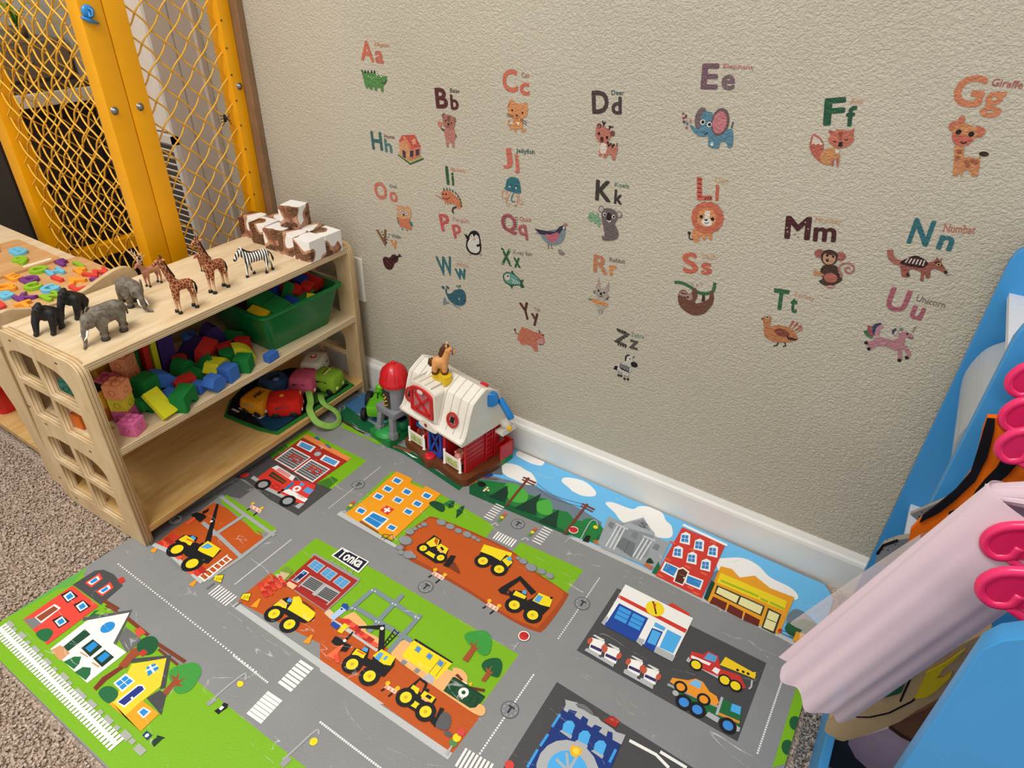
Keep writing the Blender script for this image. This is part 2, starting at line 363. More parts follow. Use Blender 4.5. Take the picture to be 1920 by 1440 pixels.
MAT_PRINTS=[
('lawn_print',[
('P','#7cb518',[-11293,1506,-11228,2996,-11087,2834,-10250,2747,-7434,2680,-6062,2692,-4982,2709,-2767,2785,-4428,1294,-7325,1147,-10447,1122,-11342,1113]),
('P','#5fae4a',[-11293,1506,-11241,2457,-11343,2617,-11211,2792,-11228,2996,-11026,2583,-11144,2380]),
('P','#7cb518',[-11075,7284,-11104,8337,-10692,8298,-9069,8292,-9020,7190,-9219,6948,-9485,7081]),
('P','#7cb518',[-8208,4815,-8225,5937,-6466,6002,-3419,5991,-3428,4793,-6067,4807,-7044,4480]),
('P','#7cb518',[-8227,6692,-8338,8350,-7738,8347,-6945,8379,-5442,8249,-5388,7704,-6295,6897,-6745,6636]),
('P','#7cb518',[-4760,8181,-3363,8252,-3377,7556,-4762,7808]),
('P','#c2561c',[-8263,4295,-8263,4830,-6715,4841,-5524,4847,-4266,4846,-3897,4837,-4003,4540,-8220,4054]),
('P','#c2561c',[-6845,4735,-5619,4740,-5005,4722,-4378,4709,-3845,4722,-3335,4734,-3353,4045,-6119,4046]),
('P','#c3c5c4',[-6073,4002,-3358,4051,-3354,3938,-5975,3909]),
('P','#c3c5c4',[-8230,3930,-8218,4040,-4715,4063,-4889,3946]),
('P','#c9cac6',[-6512,4750,-5994,4769,-5451,4740,-5453,4687,-6543,4701]),
('S','#a5481a',[-6385,6564,-6778,6847,-6755,7550,-6508,7770,-4916,7886,-4089,7693,-3432,7599,-3306,7484,-3306,6693,-3453,6540,-3972,6498,-4845,6558,-5807,6565]),
('S','#c2561c',[-6386,6653,-6658,6929,-6703,7534,-6469,7721,-4919,7838,-4094,7647,-3555,7596,-3389,7468,-3416,6727,-3520,6602,-4044,6560,-4894,6625,-5875,6648]),
('P','#4a4a4c',[-11070,6200,-11075,7284,-9485,7081,-9012,7143,-9000,6166,-9880,6160,-10805,6275]),
('P','#5c5d5f',[-11123,4018,-10961,6221,-10425,6219,-10408,5821,-10838,5676,-10744,4772,-10648,3999,-10861,3938]),
('P','#c2561c',[-10691,4055,-10755,4447,-10767,5424,-10402,5480,-9938,5418,-9224,5407,-9036,5316,-9103,4888,-9089,4752,-9114,3970]),
('P','#7cb518',[-10687,5529,-10744,5741,-10004,5705,-9047,5662,-9092,5497,-9372,5395,-9144,5373,-9312,5346,-9947,5459,-10402,5480]),
('P','#4a4a4c',[-2632,8225,-1137,8205,158,8211,150,6602,-2637,6617]),
('P','#4a4a4c',[-2629,5917,-83,5844,-2803,4031,-2608,4243]),
('P','#6ec0f2',[-6769,10655,-6332,10650,-4151,10615,-2334,10645,-516,10557,638,10545,891,10290,1114,8919,201,8887,-2090,8909,-4072,8894,-6481,8781,-6813,9239]),
('P','#6e7f8c',[-6639,9438,-6105,9572,-5375,9769,-4197,9708,-3650,9607,-3481,9267,-5109,8943,-6517,8831]),
('P','#6e7f8c',[-1270,9579,-1132,9844,-831,8917,-1180,8885]),
('S','#6e7f8c',[224,9332,289,9625,483,9657,749,9494,900,9221,379,8961]),
('P','#1f7a3a',[-6553,8880,-6579,9205,-6315,9349,-5948,9488,-5419,9440,-4916,9569,-4701,9362,-4391,9471,-4137,9340,-3716,9562,-3352,9355,-3397,9012,-4072,8894,-5535,8858]),
('S','#4fae3f',[-5966,9437,-5757,9582,-5385,9464,-5311,9189,-5629,9077]),
('S','#4fae3f',[-5093,9304,-4916,9569,-4730,9412,-4649,9191,-4877,9103]),
('S','#178040',[-4005,9430,-3865,9593,-3634,9486,-3682,9322]),
('P','#0f5a34',[-6663,9032,-6418,9125,-6070,8991,-5599,8955,-4570,8976,-4021,8961,-4060,8871,-6445,8732]),
('S','#1f5c3c',[254,9207,401,9428,579,9524,924,9423,1010,8980,332,9022]),
('S','#f6f4f0',[-6468,9880,-6332,10073,-6071,10155,-5838,10113,-5679,10103,-5483,9964,-5390,9835,-5582,9702,-5877,9691,-6141,9704]),
('S','#f6f4f0',[-6368,10581,-6220,10728,-5997,10710,-5795,10722,-5641,10619,-5637,10456,-5853,10388,-6126,10408,-6318,10444]),
('S','#f6f4f0',[-4964,10245,-4991,10381,-4849,10480,-4591,10542,-4376,10498,-4172,10375,-4145,10231,-4358,10099,-4620,10103,-4717,10149]),
('S','#f6f4f0',[-3837,10168,-3714,10289,-3287,10335,-3187,10509,-2971,10623,-2700,10599,-2547,10432,-2385,10343,-2268,10098,-2352,9945,-2641,9842,-3054,9818,-3344,9884,-3541,10021]),
('S','#f6f4f0',[-1287,9971,-1178,10105,-863,10320,-556,10295,-292,10133,71,10105,250,10013,267,9866,-23,9775,-279,9813,-694,9749,-1117,9684]),
('P','#c3c5c4',[-3906,8912,-3374,8966,-2117,8975,-2072,8866,-4034,8825]),
('P','#c3c5c4',[-2117,8975,-1165,8947,219,8946,1032,8864,986,8789,211,8848,-1165,8843,-2072,8866]),
('P','#3f6f9c',[-11052,9461,-11127,9777,-11087,10315,-10490,10226,-9437,9436,-10382,9572]),
('S','#12603a',[-11052,9461,-10948,9595,-10361,9470,-9861,9419,-9576,9229,-9739,9088,-10334,9088,-10653,9063]),
('P','#12603a',[-9293,9077,-8579,9183,-7988,9043,-7358,8907,-6699,8863,-6694,8691,-7329,8789,-7996,8891,-8529,8964,-9068,8946]),
('P','#4a2a1c',[-10704,9114,-10334,9088,-10023,8999,-9745,9056,-9834,8995,-10291,9005,-10653,9063]),
('P','#7cb518',[-10603,9013,-10269,9021,-9675,8943,-9227,9043,-9227,8887,-9741,8897,-10470,8880]),
('P','#9a4a30',[-9082,9040,-8438,9179,-8427,9085,-8960,9021]),
('P','#f6f4f0',[-8611,9059,-8146,9032,-8278,8989]),
('P','#2a70b0',[-9545,9115,-9359,9110,-9311,9038,-9491,9018]),
('P','#7cb518',[692,8143,981,8233,884,8031,960,6671,700,6497]),
('C','#1c5a34',(827,7395),90,130),
('C','#1c5a34',(821,6939),90,130),
('R','#7a3a22',(762,8086),90,100,0),
]),
('dotted_line_print',[
('D','#f6f4f0',[-8655,8291,-8634,6696],34,22),
]),
('dotted_line_print',[
('D','#f6f4f0',[-8595,5618,-8590,4289],36,24),
]),
('dotted_line_print',[
('D','#f6f4f0',[-10801,3353,-6822,3313],58,30),
]),
('dotted_line_print',[
('D','#f6f4f0',[-7358,3301,-6523,3293],20,30),
]),
('dotted_line_print',[
('D','#f6f4f0',[-5319,3299,-3930,3298],34,32),
]),
('dotted_line_print',[
('D','#f6f4f0',[-3014,5805,-3010,4274],34,30),
]),
('dotted_line_print',[
('D','#f6f4f0',[-3018,8239,-3013,6647],32,26),
]),
('dotted_line_print',[
('D','#f6f4f0',[465,8183,458,6596],38,28),
]),
('crosswalk_print',[
('Z','#f6f4f0',[-8797,3988,-8336,3994],8,29,250),
]),
('crosswalk_print',[
('Z','#f6f4f0',[-6239,3851,-6227,3411],7,55,300),
]),
('crosswalk_print',[
('Z','#f6f4f0',[-6231,3179,-6212,2798],7,55,320),
]),
('crosswalk_print',[
('Z','#f6f4f0',[-3207,4074,-2756,4109],8,38,300),
]),
('crosswalk_print',[
('Z','#f6f4f0',[-5688,8806,-5677,8351],7,28,210),
]),
('crosswalk_print',[
('Z','#f6f4f0',[-5274,8044,-4855,8059],8,34,220),
]),
('crosswalk_print',[
('Z','#f6f4f0',[-4487,8804,-4484,8346],7,28,210),
]),
('parking_line_print',[
('L','#f6f4f0',50,[-1233,5693,-811,5719,-577,5645]),
]),
('parking_line_print',[
('L','#f6f4f0',50,[-777,5794,-359,5791]),
]),
('manhole_print',[
('C','#3c3d40',(-8644,7575),145),
('C','#85878a',(-8644,7575),136),
('C','#a6a8aa',(-8541,7575),15),
('C','#a6a8aa',(-8571,7647),15),
('C','#a6a8aa',(-8643,7677),15),
('C','#a6a8aa',(-8716,7647),15),
('C','#a6a8aa',(-8746,7575),15),
('C','#a6a8aa',(-8716,7502),15),
('C','#a6a8aa',(-8644,7472),15),
('C','#a6a8aa',(-8571,7501),15),
('T','#2b2c30','T',[-8702,7510,-8586,7510],130,1),
]),
('manhole_print',[
('C','#3c3d40',(-5075,8566),145),
('C','#85878a',(-5075,8566),136),
('C','#a6a8aa',(-4972,8566),15),
('C','#a6a8aa',(-5002,8638),15),
('C','#a6a8aa',(-5074,8668),15),
('C','#a6a8aa',(-5147,8638),15),
('C','#a6a8aa',(-5177,8566),15),
('C','#a6a8aa',(-5147,8493),15),
('C','#a6a8aa',(-5075,8463),15),
('C','#a6a8aa',(-5002,8492),15),
('T','#2b2c30','T',[-5133,8501,-5017,8501],130,1),
]),
('manhole_print',[
('C','#3c3d40',(-5627,6220),145),
('C','#85878a',(-5627,6220),136),
('C','#a6a8aa',(-5524,6220),15),
('C','#a6a8aa',(-5554,6292),15),
('C','#a6a8aa',(-5626,6322),15),
('C','#a6a8aa',(-5699,6292),15),
('C','#a6a8aa',(-5729,6220),15),
('C','#a6a8aa',(-5699,6147),15),
('C','#a6a8aa',(-5627,6117),15),
('C','#a6a8aa',(-5554,6146),15),
('T','#2b2c30','T',[-5685,6155,-5569,6155],130,1),
]),
('manhole_print',[
('C','#3c3d40',(-3015,7533),145),
('C','#85878a',(-3015,7533),136),
('C','#a6a8aa',(-2912,7533),15),
('C','#a6a8aa',(-2942,7605),15),
('C','#a6a8aa',(-3014,7635),15),
('C','#a6a8aa',(-3087,7605),15),
('C','#a6a8aa',(-3117,7533),15),
('C','#a6a8aa',(-3087,7460),15),
('C','#a6a8aa',(-3015,7430),15),
('C','#a6a8aa',(-2942,7459),15),
('T','#2b2c30','T',[-3073,7468,-2957,7468],130,1),
]),
('manhole_print',[
('C','#3c3d40',(-10974,4670),145),
('C','#85878a',(-10974,4670),136),
('C','#a6a8aa',(-10871,4670),15),
('C','#a6a8aa',(-10901,4742),15),
('C','#a6a8aa',(-10973,4772),15),
('C','#a6a8aa',(-11046,4742),15),
('C','#a6a8aa',(-11076,4670),15),
('C','#a6a8aa',(-11046,4597),15),
('C','#a6a8aa',(-10974,4567),15),
('C','#a6a8aa',(-10901,4596),15),
('T','#2b2c30','T',[-11032,4605,-10916,4605],130,1),
]),
('manhole_print',[
('C','#3c3d40',(-3011,5088),145),
('C','#85878a',(-3011,5088),136),
('C','#a6a8aa',(-2908,5088),15),
('C','#a6a8aa',(-2938,5160),15),
('C','#a6a8aa',(-3010,5190),15),
('C','#a6a8aa',(-3083,5160),15),
('C','#a6a8aa',(-3113,5088),15),
('C','#a6a8aa',(-3083,5015),15),
('C','#a6a8aa',(-3011,4985),15),
('C','#a6a8aa',(-2938,5014),15),
('T','#2b2c30','T',[-3069,5023,-2953,5023],130,1),
]),
('red_house_picture',[
('P','#4a4b4d',[-11020,2607,-11018,2796,-11010,3015,-10898,3121,-10631,3165,-10251,3110,-10169,2646,-10981,2613]),
('P','#c8352c',[-10470,3127,-10446,3228,-10308,3196,-10316,3107]),
('P','#e8463a',[-10969,1726,-11004,2598,-10170,2614,-10111,1700]),
('P','#7c7e80',[-10958,1733,-10838,1870,-10624,1886,-10630,1718]),
('P','#17181c',[-10968,2367,-10929,2526,-10674,2527,-10685,2335]),
('P','#f6f4f0',[-10905,2378,-10906,2514,-10705,2490,-10714,2358]),
('P','#1f8fd8',[-10861,2400,-10866,2492,-10737,2476,-10744,2385]),
('P','#17181c',[-10567,2376,-10525,2533,-10277,2534,-10292,2345]),
('P','#f6f4f0',[-10505,2387,-10503,2521,-10308,2498,-10320,2367]),
('P','#1f8fd8',[-10462,2409,-10465,2500,-10340,2484,-10348,2394]),
('P','#17181c',[-10547,2000,-10506,2151,-10264,2155,-10278,1974]),
('P','#f6f4f0',[-10486,2012,-10484,2139,-10294,2120,-10305,1996]),
('P','#1f8fd8',[-10444,2033,-10447,2120,-10325,2106,-10333,2020]),
('P','#e8463a',[-10878,2758,-10883,3033,-10708,2994,-10677,2763]),
('P','#f6f4f0',[-10849,2785,-10844,2982,-10732,2957,-10723,2797]),
('P','#1f8fd8',[-10827,2817,-10835,2938,-10743,2925,-10752,2819]),
('P','#e8463a',[-10519,2756,-10518,3028,-10348,2990,-10323,2762]),
('P','#f6f4f0',[-10490,2784,-10481,2978,-10372,2953,-10367,2795]),
('P','#1f8fd8',[-10468,2815,-10473,2934,-10384,2921,-10394,2817]),
('P','#f6f4f0',[-10849,1863,-10851,2203,-10674,2219,-10629,1864]),
('P','#96492c',[-10828,1877,-10820,2174,-10691,2184,-10674,1881]),
('S','#1d6b3c',[-10457,1693,-10511,1781,-10417,1880,-10265,1876,-10190,1716]),
]),
('white_house_picture',[
('P','#1d6b3c',[-10095,2392,-10131,2518,-10006,2660,-9959,2447]),
('P','#7cb518',[-10070,2483,-10086,2625,-9924,2639,-9913,2553]),
('L','#58595b',70,[-10125,2305,-9612,2862,-9174,2292]),
('P','#6b6c6e',[-9244,2424,-9364,2629,-8877,2637,-8877,2346]),
('P','#f6f4f0',[-9984,1683,-10040,2336,-9593,2837,-9234,2327,-8890,2354,-8879,1690]),
('C','#1f8fd8',(-9613,2453),115),
('P','#0f4a30',[-9855,1822,-9900,2219,-9716,2211,-9700,1824]),
('P','#d69a6c',[-9960,1683,-9923,1820,-9642,1830,-9620,1662,-9763,1665]),
('P','#12331f',[-9587,1979,-9592,2182,-9317,2188,-9298,1972]),
('P','#1f8fd8',[-9532,2016,-9540,2169,-9407,2169,-9383,2015]),
('P','#12331f',[-9235,1981,-9235,2182,-8967,2188,-8954,1975]),
('P','#1f8fd8',[-9181,2018,-9185,2168,-9055,2169,-9036,2017]),
('P','#d69a6c',[-9529,1940,-9323,1962,-9329,1941,-9512,1918]),
('P','#d69a6c',[-9179,1943,-9001,1965,-8995,1937,-9163,1921]),
('P','#1d6b3c',[-9567,1682,-9523,1827,-9423,1894,-9318,1800,-9294,1703]),
('P','#1d6b3c',[-9232,1682,-9216,1805,-9094,1870,-8987,1799,-8944,1702]),
]),
('yellow_house_picture',[
('P','#7d2b22',[-8722,1697,-8780,1875,-8741,2124,-8735,2325,-8644,2320,-8672,1885,-8634,1695]),
('P','#9c4a2a',[-8767,2139,-8871,2434,-8822,2536,-8642,2555,-8681,2395,-8617,2176]),
('L','#7a3a22',60,[-10219,2729,-9819,2767]),
('L','#7a3a22',60,[-9514,2747,-8899,2745]),
('L','#7a3a22',60,[-8629,2735,-7930,2784]),
('L','#7a3a22',40,[-10078,2688,-9781,2717]),
('L','#7a3a22',40,[-8505,2681,-7982,2684]),
('P','#d8523c',[-9193,2672,-9154,2770,-8971,2750,-9003,2622]),
('S','#0f5a34',[-8896,2555,-8900,2692,-8789,2784,-8609,2749,-8515,2607,-8585,2492,-8764,2473]),
('P','#c8352c',[-8712,2440,-8709,2544,-8596,2552,-8590,2456]),
('S','#3f9a3c',[-7970,2515,-7986,2632,-7886,2781,-7746,2875,-7558,2824,-7458,2670,-7421,2510,-7531,2376,-7744,2416]),
('P','#9c4a2a',[-7756,2255,-7794,2475,-7927,2512,-7801,2533,-7855,2624,-7725,2521,-7663,2626,-7670,2497,-7566,2505,-7683,2426,-7640,2243]),
('L','#47484a',80,[-8673,2307,-8232,2690,-7807,2297]),
('P','#47484a',[-7866,2061,-7819,2258,-7659,2260,-7424,2024]),
('P','#f5d532',[-8323,1875,-8613,2275,-8243,2656,-7867,2302,-7870,2089,-7868,1698,-8263,1707]),
('P','#f0a51e',[-8258,1681,-7868,1698,-7889,2001,-7473,2019,-7449,1701,-7909,1699,-8234,1726]),
('P','#1f8fd8',[-8364,2378,-8316,2491,-8171,2476,-8186,2290]),
('L','#f6f4f0',30,[-8310,2318,-8240,2494]),
('L','#f6f4f0',30,[-8361,2428,-8167,2382]),
('P','#f6f4f0',[-8535,1915,-8534,2126,-8280,2133,-8275,1907]),
('P','#1f8fd8',[-8503,1937,-8501,2014,-8411,2014,-8412,1934]),
('P','#1f8fd8',[-8400,1933,-8399,2014,-8310,2014,-8309,1930]),
('P','#1f8fd8',[-8501,2025,-8499,2102,-8410,2106,-8411,2025]),
('P','#1f8fd8',[-8399,2025,-8399,2106,-8311,2110,-8310,2025]),
('P','#f6f4f0',[-8198,1764,-8191,2116,-8128,2164,-8014,2143,-8003,1779]),
('P','#1a2f86',[-8169,1778,-8162,2110,-8105,2142,-8032,2124,-8037,1800]),
('R','#f6f4f0',(-8051,1937),50,30,0),
('P','#f6f4f0',[-7776,1845,-7769,1950,-7605,1974,-7598,1842]),
('P','#1f8fd8',[-7748,1864,-7747,1936,-7633,1949,-7626,1860]),
('S','#1d6b3c',[-8557,1687,-8599,1795,-8484,1873,-8299,1860,-8239,1752,-8310,1675]),
]),
('trash_can_print',[
('P','#0f3f66',[-7379,1680,-7387,1756,-7251,1765,-7243,1677]),
('C','#f6f4f0',(-7315,1718),30),
('P','#123a24',[-7181,1692,-7168,1807,-7079,1840,-7071,1673]),
('L','#0b2a1a',20,[-7186,1795,-7065,1836]),
]),
('mailbox_print',[
('P','#12131a',[-6819,2515,-6785,2610,-6809,2682,-6731,2705,-6689,2660,-6714,2556,-6712,2515]),
('R','#f6f4f0',(-6761,2606),50,60,0),
]),
('street_lamp_print',[
('P','#9c9d9f',[-7027,2521,-7006,2653,-6926,2648,-6947,2516]),
('K','#a9aaac',35,[-6982,2595,-6994,2767,-6958,3164,-6886,3165,-6842,3115]),
('S','#f6dc1e',[-6886,2992,-6920,3047,-6850,3079,-6797,3037,-6825,2987]),
]),
('street_lamp_print',[
('K','#a9aaac',35,[-5358,2595,-5331,2752,-5284,3168,-5195,3149]),
('C','#f6dc1e',(-5183,3031),60),
('P','#9c9d9f',[-5355,2533,-5335,2675,-5248,2677,-5256,2526]),
]),
('stepping_stone_print',[
('R','#aab0a4',(-11045,1546),190,100,0),
]),
('stepping_stone_print',[
('R','#aab0a4',(-10646,1547),190,100,0),
]),
('stepping_stone_print',[
('R','#aab0a4',(-10181,1534),190,100,0),
]),
('stepping_stone_print',[
('R','#aab0a4',(-9781,1521),190,100,0),
]),
('stepping_stone_print',[
('R','#aab0a4',(-9287,1534),190,100,0),
]),
('stepping_stone_print',[
('R','#aab0a4',(-8831,1518),190,100,0),
]),
('stepping_stone_print',[
('R','#aab0a4',(-8474,1527),190,100,0),
]),
('stepping_stone_print',[
('R','#aab0a4',(-8020,1525),190,100,0),
]),
('stepping_stone_print',[
('R','#aab0a4',(-7575,1544),190,100,0),
]),
('stepping_stone_print',[
('R','#aab0a4',(-7206,1536),190,100,0),
]),
('stepping_stone_print',[
('R','#aab0a4',(-10868,1539),100,70,0),
]),
('stepping_stone_print',[
('R','#aab0a4',(-10417,1538),100,70,0),
]),
('stepping_stone_print',[
('R','#aab0a4',(-9992,1534),100,70,0),
]),
('stepping_stone_print',[
('R','#aab0a4',(-9546,1525),100,70,0),
]),
('stepping_stone_print',[
('R','#aab0a4',(-9105,1526),100,70,0),
]),
('stepping_stone_print',[
('R','#aab0a4',(-8694,1529),100,70,0),
]),
('stepping_stone_print',[
('R','#aab0a4',(-8233,1530),100,70,0),
]),
('stepping_stone_print',[
('R','#aab0a4',(-7792,1535),100,70,0),
]),
('stepping_stone_print',[
('R','#aab0a4',(-7413,1545),100,70,0),
]),
('picket_fence_print',[
('F','#f6f4f0',[-11100,1418,-7571,1392],47,22),
]),
('fire_station_picture',[
('P','#f08a4a',[-10941,8060,-10950,8195,-9417,8150,-9400,8004]),
('P','#2f6f86',[-10712,8188,-10673,8279,-10542,8242,-10530,8188]),
('P','#2f6f86',[-10312,8151,-10234,8205,-10046,8151,-10097,8116]),
('P','#b02a22',[-10921,8042,-9417,8021,-9435,7035,-10170,7043,-10876,7095]),
('C','#8a8c8e',(-10166,7814),90),
('C','#b9bbbd',(-10166,7814),70),
('P','#f6f4f0',[-10822,7753,-10881,7942,-10392,7972,-10344,7761]),
('P','#f6f4f0',[-9973,7694,-10016,7888,-9534,7911,-9489,7712]),
('P','#1f8fd8',[-10755,7770,-10771,7813,-10421,7835,-10415,7790]),
('P','#1f8fd8',[-10773,7819,-10789,7862,-10429,7885,-10422,7841]),
('P','#1f8fd8',[-10791,7868,-10807,7911,-10436,7935,-10429,7891]),
('P','#1f8fd8',[-9918,7719,-9927,7761,-9562,7782,-9556,7741]),
('P','#1f8fd8',[-9928,7767,-9936,7809,-9570,7829,-9563,7788]),
('P','#1f8fd8',[-9937,7815,-9946,7858,-9578,7876,-9571,7835]),
('P','#f6f4f0',[-10820,7105,-10855,7643,-10204,7639,-10174,7085]),
('P','#a4a6a8',[-10785,7130,-10811,7612,-10227,7611,-10209,7117]),
('L','#505254',34,[-10786,7163,-10210,7151]),
('L','#505254',34,[-10790,7231,-10213,7221]),
('L','#505254',34,[-10794,7300,-10215,7291]),
('L','#505254',34,[-10798,7368,-10218,7361]),
('L','#505254',34,[-10802,7438,-10220,7432]),
('L','#505254',34,[-10805,7507,-10223,7503]),
('L','#505254',34,[-10809,7577,-10225,7575]),
('T','#c03028','FD',[-10639,7301,-10266,7305],210,1),
('P','#f6f4f0',[-10133,7069,-10150,7594,-9526,7590,-9514,7050]),
('P','#a4a6a8',[-10099,7092,-10109,7564,-9549,7563,-9547,7080]),
('L','#505254',34,[-10100,7125,-9547,7114]),
('L','#505254',34,[-10101,7192,-9547,7182]),
('L','#505254',34,[-10103,7258,-9548,7250]),
('L','#505254',34,[-10104,7325,-9548,7319]),
('L','#505254',34,[-10106,7393,-9548,7388]),
('L','#505254',34,[-10107,7461,-9548,7458]),
('L','#505254',34,[-10109,7529,-9549,7528]),
('T','#c03028','FD',[-9954,7260,-9596,7264],210,1),
('P','#3f7a20',[-11073,7165,-11060,7630,-10931,7597,-10876,7095]),
('P','#3f7a20',[-9420,7099,-9317,7440,-9126,7436,-9100,7108]),
]),
('fire_truck_picture',[
('P','#e03a30',[-10642,6469,-10664,6897,-9921,6860,-9687,6995,-9395,7036,-9302,6890,-9187,6463,-9358,6395,-10612,6408]),
('P','#f6f4f0',[-10651,6878,-10614,7006,-9974,6969,-9923,6831]),
('P','#e03a30',[-10518,6884,-10516,6893,-10065,6865,-10062,6855]),
('P','#e03a30',[-10515,6897,-10513,6906,-10069,6879,-10066,6869]),
('P','#e03a30',[-10512,6910,-10510,6919,-10073,6893,-10070,6884]),
('P','#e03a30',[-10509,6923,-10507,6932,-10077,6908,-10074,6898]),
('P','#e03a30',[-10506,6936,-10504,6945,-10081,6922,-10078,6913]),
('P','#e03a30',[-10503,6950,-10501,6959,-10085,6937,-10082,6927]),
('P','#e03a30',[-10500,6963,-10498,6972,-10089,6952,-10086,6942]),
('P','#33401c',[-10497,6651,-10532,6803,-10017,6755,-9999,6645]),
('L','#e03a30',20,[-10477,6720,-9997,6700]),
('P','#3f78b0',[-9869,6551,-9899,6821,-9812,6801,-9788,6555]),
('P','#f6f4f0',[-9774,6617,-9203,6627,-9183,6515,-9866,6475]),
('C','#f6f4f0',(-9645,6716),95),
('R','#d5312c',(-9645,6716),90,30,30),
('R','#d5312c',(-9645,6716),30,90,30),
('P','#5a9fe0',[-9488,6736,-9502,6883,-9302,6890,-9289,6744]),
('P','#5a9fe0',[-9695,6829,-9725,6914,-9625,6919,-9590,6849]),
('T','#b33','TONKA',[-9481,6561,-9278,6575],60,0),
('P','#b6b8ba',[-10744,6371,-10757,6471,-10552,6450,-10559,6365]),
('P','#b6b8ba',[-9264,6312,-9249,6445,-9153,6487,-9134,6304]),
('P','#b6b8ba',[-10577,6379,-9681,6424,-9663,6335,-10306,6301]),
('C','#17181c',(-10355,6389),175),
('C','#9fa4aa',(-10355,6389),105),
('C','#17181c',(-9510,6340),175),
('C','#9fa4aa',(-9510,6340),105),
('C','#17181c',(-9862,6416),40),
('C','#17181c',(-9859,6506),40),
('L','#a02018',20,[-10150,6461,-10130,6554,-9979,6554,-9983,6446,-10150,6461]),
('S','#c8352c',[-11023,6341,-10927,6463,-10847,6381,-10943,6260]),
]),
('crane_site_picture',[
('R','#d5382c',(-10614,4366),150,90,0),
('R','#b52a22',(-10593,4250),150,90,0),
('R','#ee5a40',(-10589,4146),150,90,0),
('R','#d5382c',(-10474,4375),150,90,0),
('R','#b52a22',(-10466,4252),150,90,0),
('R','#ee5a40',(-10441,4120),150,90,0),
('R','#d5382c',(-10627,4099),150,90,0),
('R','#b52a22',(-10356,4178),150,90,0),
('R','#ee5a40',(-10353,4307),150,90,0),
('R','#d5382c',(-10267,4176),150,90,0),
('R','#b52a22',(-10239,4258),150,90,0),
('L','#c3c5c4',90,[-10717,4015,-10364,4068,-10034,4046,-9114,3970]),
('L','#a9acad',80,[-10768,5623,-9905,5558,-8947,5508]),
('L','#a9acad',80,[-9952,4820,-9911,5530]),
('L','#a9acad',80,[-10445,4931,-9864,4880,-9033,4770]),
('L','#a9acad',80,[-9033,4770,-9040,5622]),
('L','#a9acad',70,[-9086,4064,-9019,4821]),
('P','#17181c',[-10675,5438,-10624,5449,-9857,4689,-9939,4612]),
('P','#17181c',[-10845,4935,-10784,5049,-10620,5090,-10509,5073,-10489,4901,-10677,4910]),
('P','#17181c',[-10710,5123,-10682,5263,-10620,5186,-10643,5075]),
('C','#f6f4f0',(-10318,5050),30),
('P','#e85a3c',[-10700,4710,-10711,4934,-10638,4914,-10623,4718]),
('L','#f6f4f0',30,[-9293,4000,-9287,4659]),
('L','#f6f4f0',30,[-9107,3993,-9139,4637]),
('L','#f6f4f0',25,[-9287,4023,-9124,4020]),
('L','#f6f4f0',25,[-9286,4120,-9122,4116]),
('L','#f6f4f0',25,[-9285,4218,-9120,4214]),
('L','#f6f4f0',25,[-9284,4317,-9119,4312]),
('L','#f6f4f0',25,[-9283,4417,-9117,4412]),
('L','#f6f4f0',25,[-9282,4519,-9115,4512]),
('L','#f6f4f0',25,[-9281,4621,-9113,4614]),
('R','#d5382c',(-9483,4063),150,90,0),
('R','#b52a22',(-9457,4160),150,90,0),
('R','#ee5a40',(-9517,4002),150,90,0),
('R','#d5382c',(-9373,4042),150,90,0),
('R','#b52a22',(-9346,4138),150,90,0),
('R','#ee5a40',(-10022,4095),150,90,0),
('P','#17181c',[-10438,4292,-10446,4504,-10321,4567,-10315,4593,-10155,4615,-10090,4509,-9969,4527,-9972,4590,-9680,4619,-9493,4663,-9447,4447,-9417,4306,-9571,4241,-9947,4187,-10296,4282]),
('P','#f6dc1e',[-10421,4368,-10407,4522,-10162,4545,-10088,4403,-10241,4362]),
('P','#f6dc1e',[-9904,4466,-9916,4671,-9533,4677,-9461,4457,-9732,4416,-9865,4408]),
('P','#4fa8e8',[-10285,4526,-10295,4594,-10174,4589,-10147,4534]),
('P','#4fa8e8',[-9883,4480,-9861,4631,-9695,4630,-9736,4539]),
('L','#e0652c',30,[-10307,4467,-10101,4501]),
('C','#17181c',(-10216,4198),200),
('C','#f6dc1e',(-10216,4198),115),
('C','#17181c',(-9663,4139),200),
('C','#f6dc1e',(-9663,4139),115),
]),
('cone_print',[
('P','#f6a01c',[-10612,3877,-10616,4021,-10569,4032,-10492,3897]),
]),
('cone_print',[
('P','#f6a01c',[-9277,3791,-9271,3927,-9227,3938,-9167,3811]),
('P','#86888a',[-10109,3955,-9996,3992,-9676,3971,-9675,3913]),
]),
('barricade_print',[
('L','#17181c',30,[-9994,5664,-9983,5739]),
('L','#17181c',30,[-9753,5639,-9766,5744]),
('P','#f7dcc8',[-10016,5755,-10040,5837,-9739,5849,-9698,5757]),
('P','#ea9a7c',[-10023,5789,-10002,5833,-9928,5767,-9978,5752]),
('P','#ea9a7c',[-9915,5791,-9896,5837,-9830,5776,-9873,5757]),
('P','#ea9a7c',[-9808,5792,-9792,5841,-9733,5786,-9769,5761]),
('C','#f6c01e',(-10054,5876),40),
('C','#f6c01e',(-9786,5889),40),
]),
('barricade_print',[
('L','#17181c',30,[-5727,6421,-5701,6497]),
('L','#17181c',30,[-5528,6390,-5516,6497]),
('P','#f7dcc8',[-5725,6514,-5728,6597,-5471,6603,-5456,6509]),
('P','#ea9a7c',[-5724,6549,-5696,6593,-5649,6524,-5694,6510]),
('P','#ea9a7c',[-5632,6548,-5607,6595,-5564,6532,-5604,6512]),
('P','#ea9a7c',[-5541,6547,-5517,6597,-5479,6539,-5515,6514]),
('C','#f6c01e',(-5732,6638),40),
('C','#f6c01e',(-5503,6645),40),
]),
('barricade_print',[
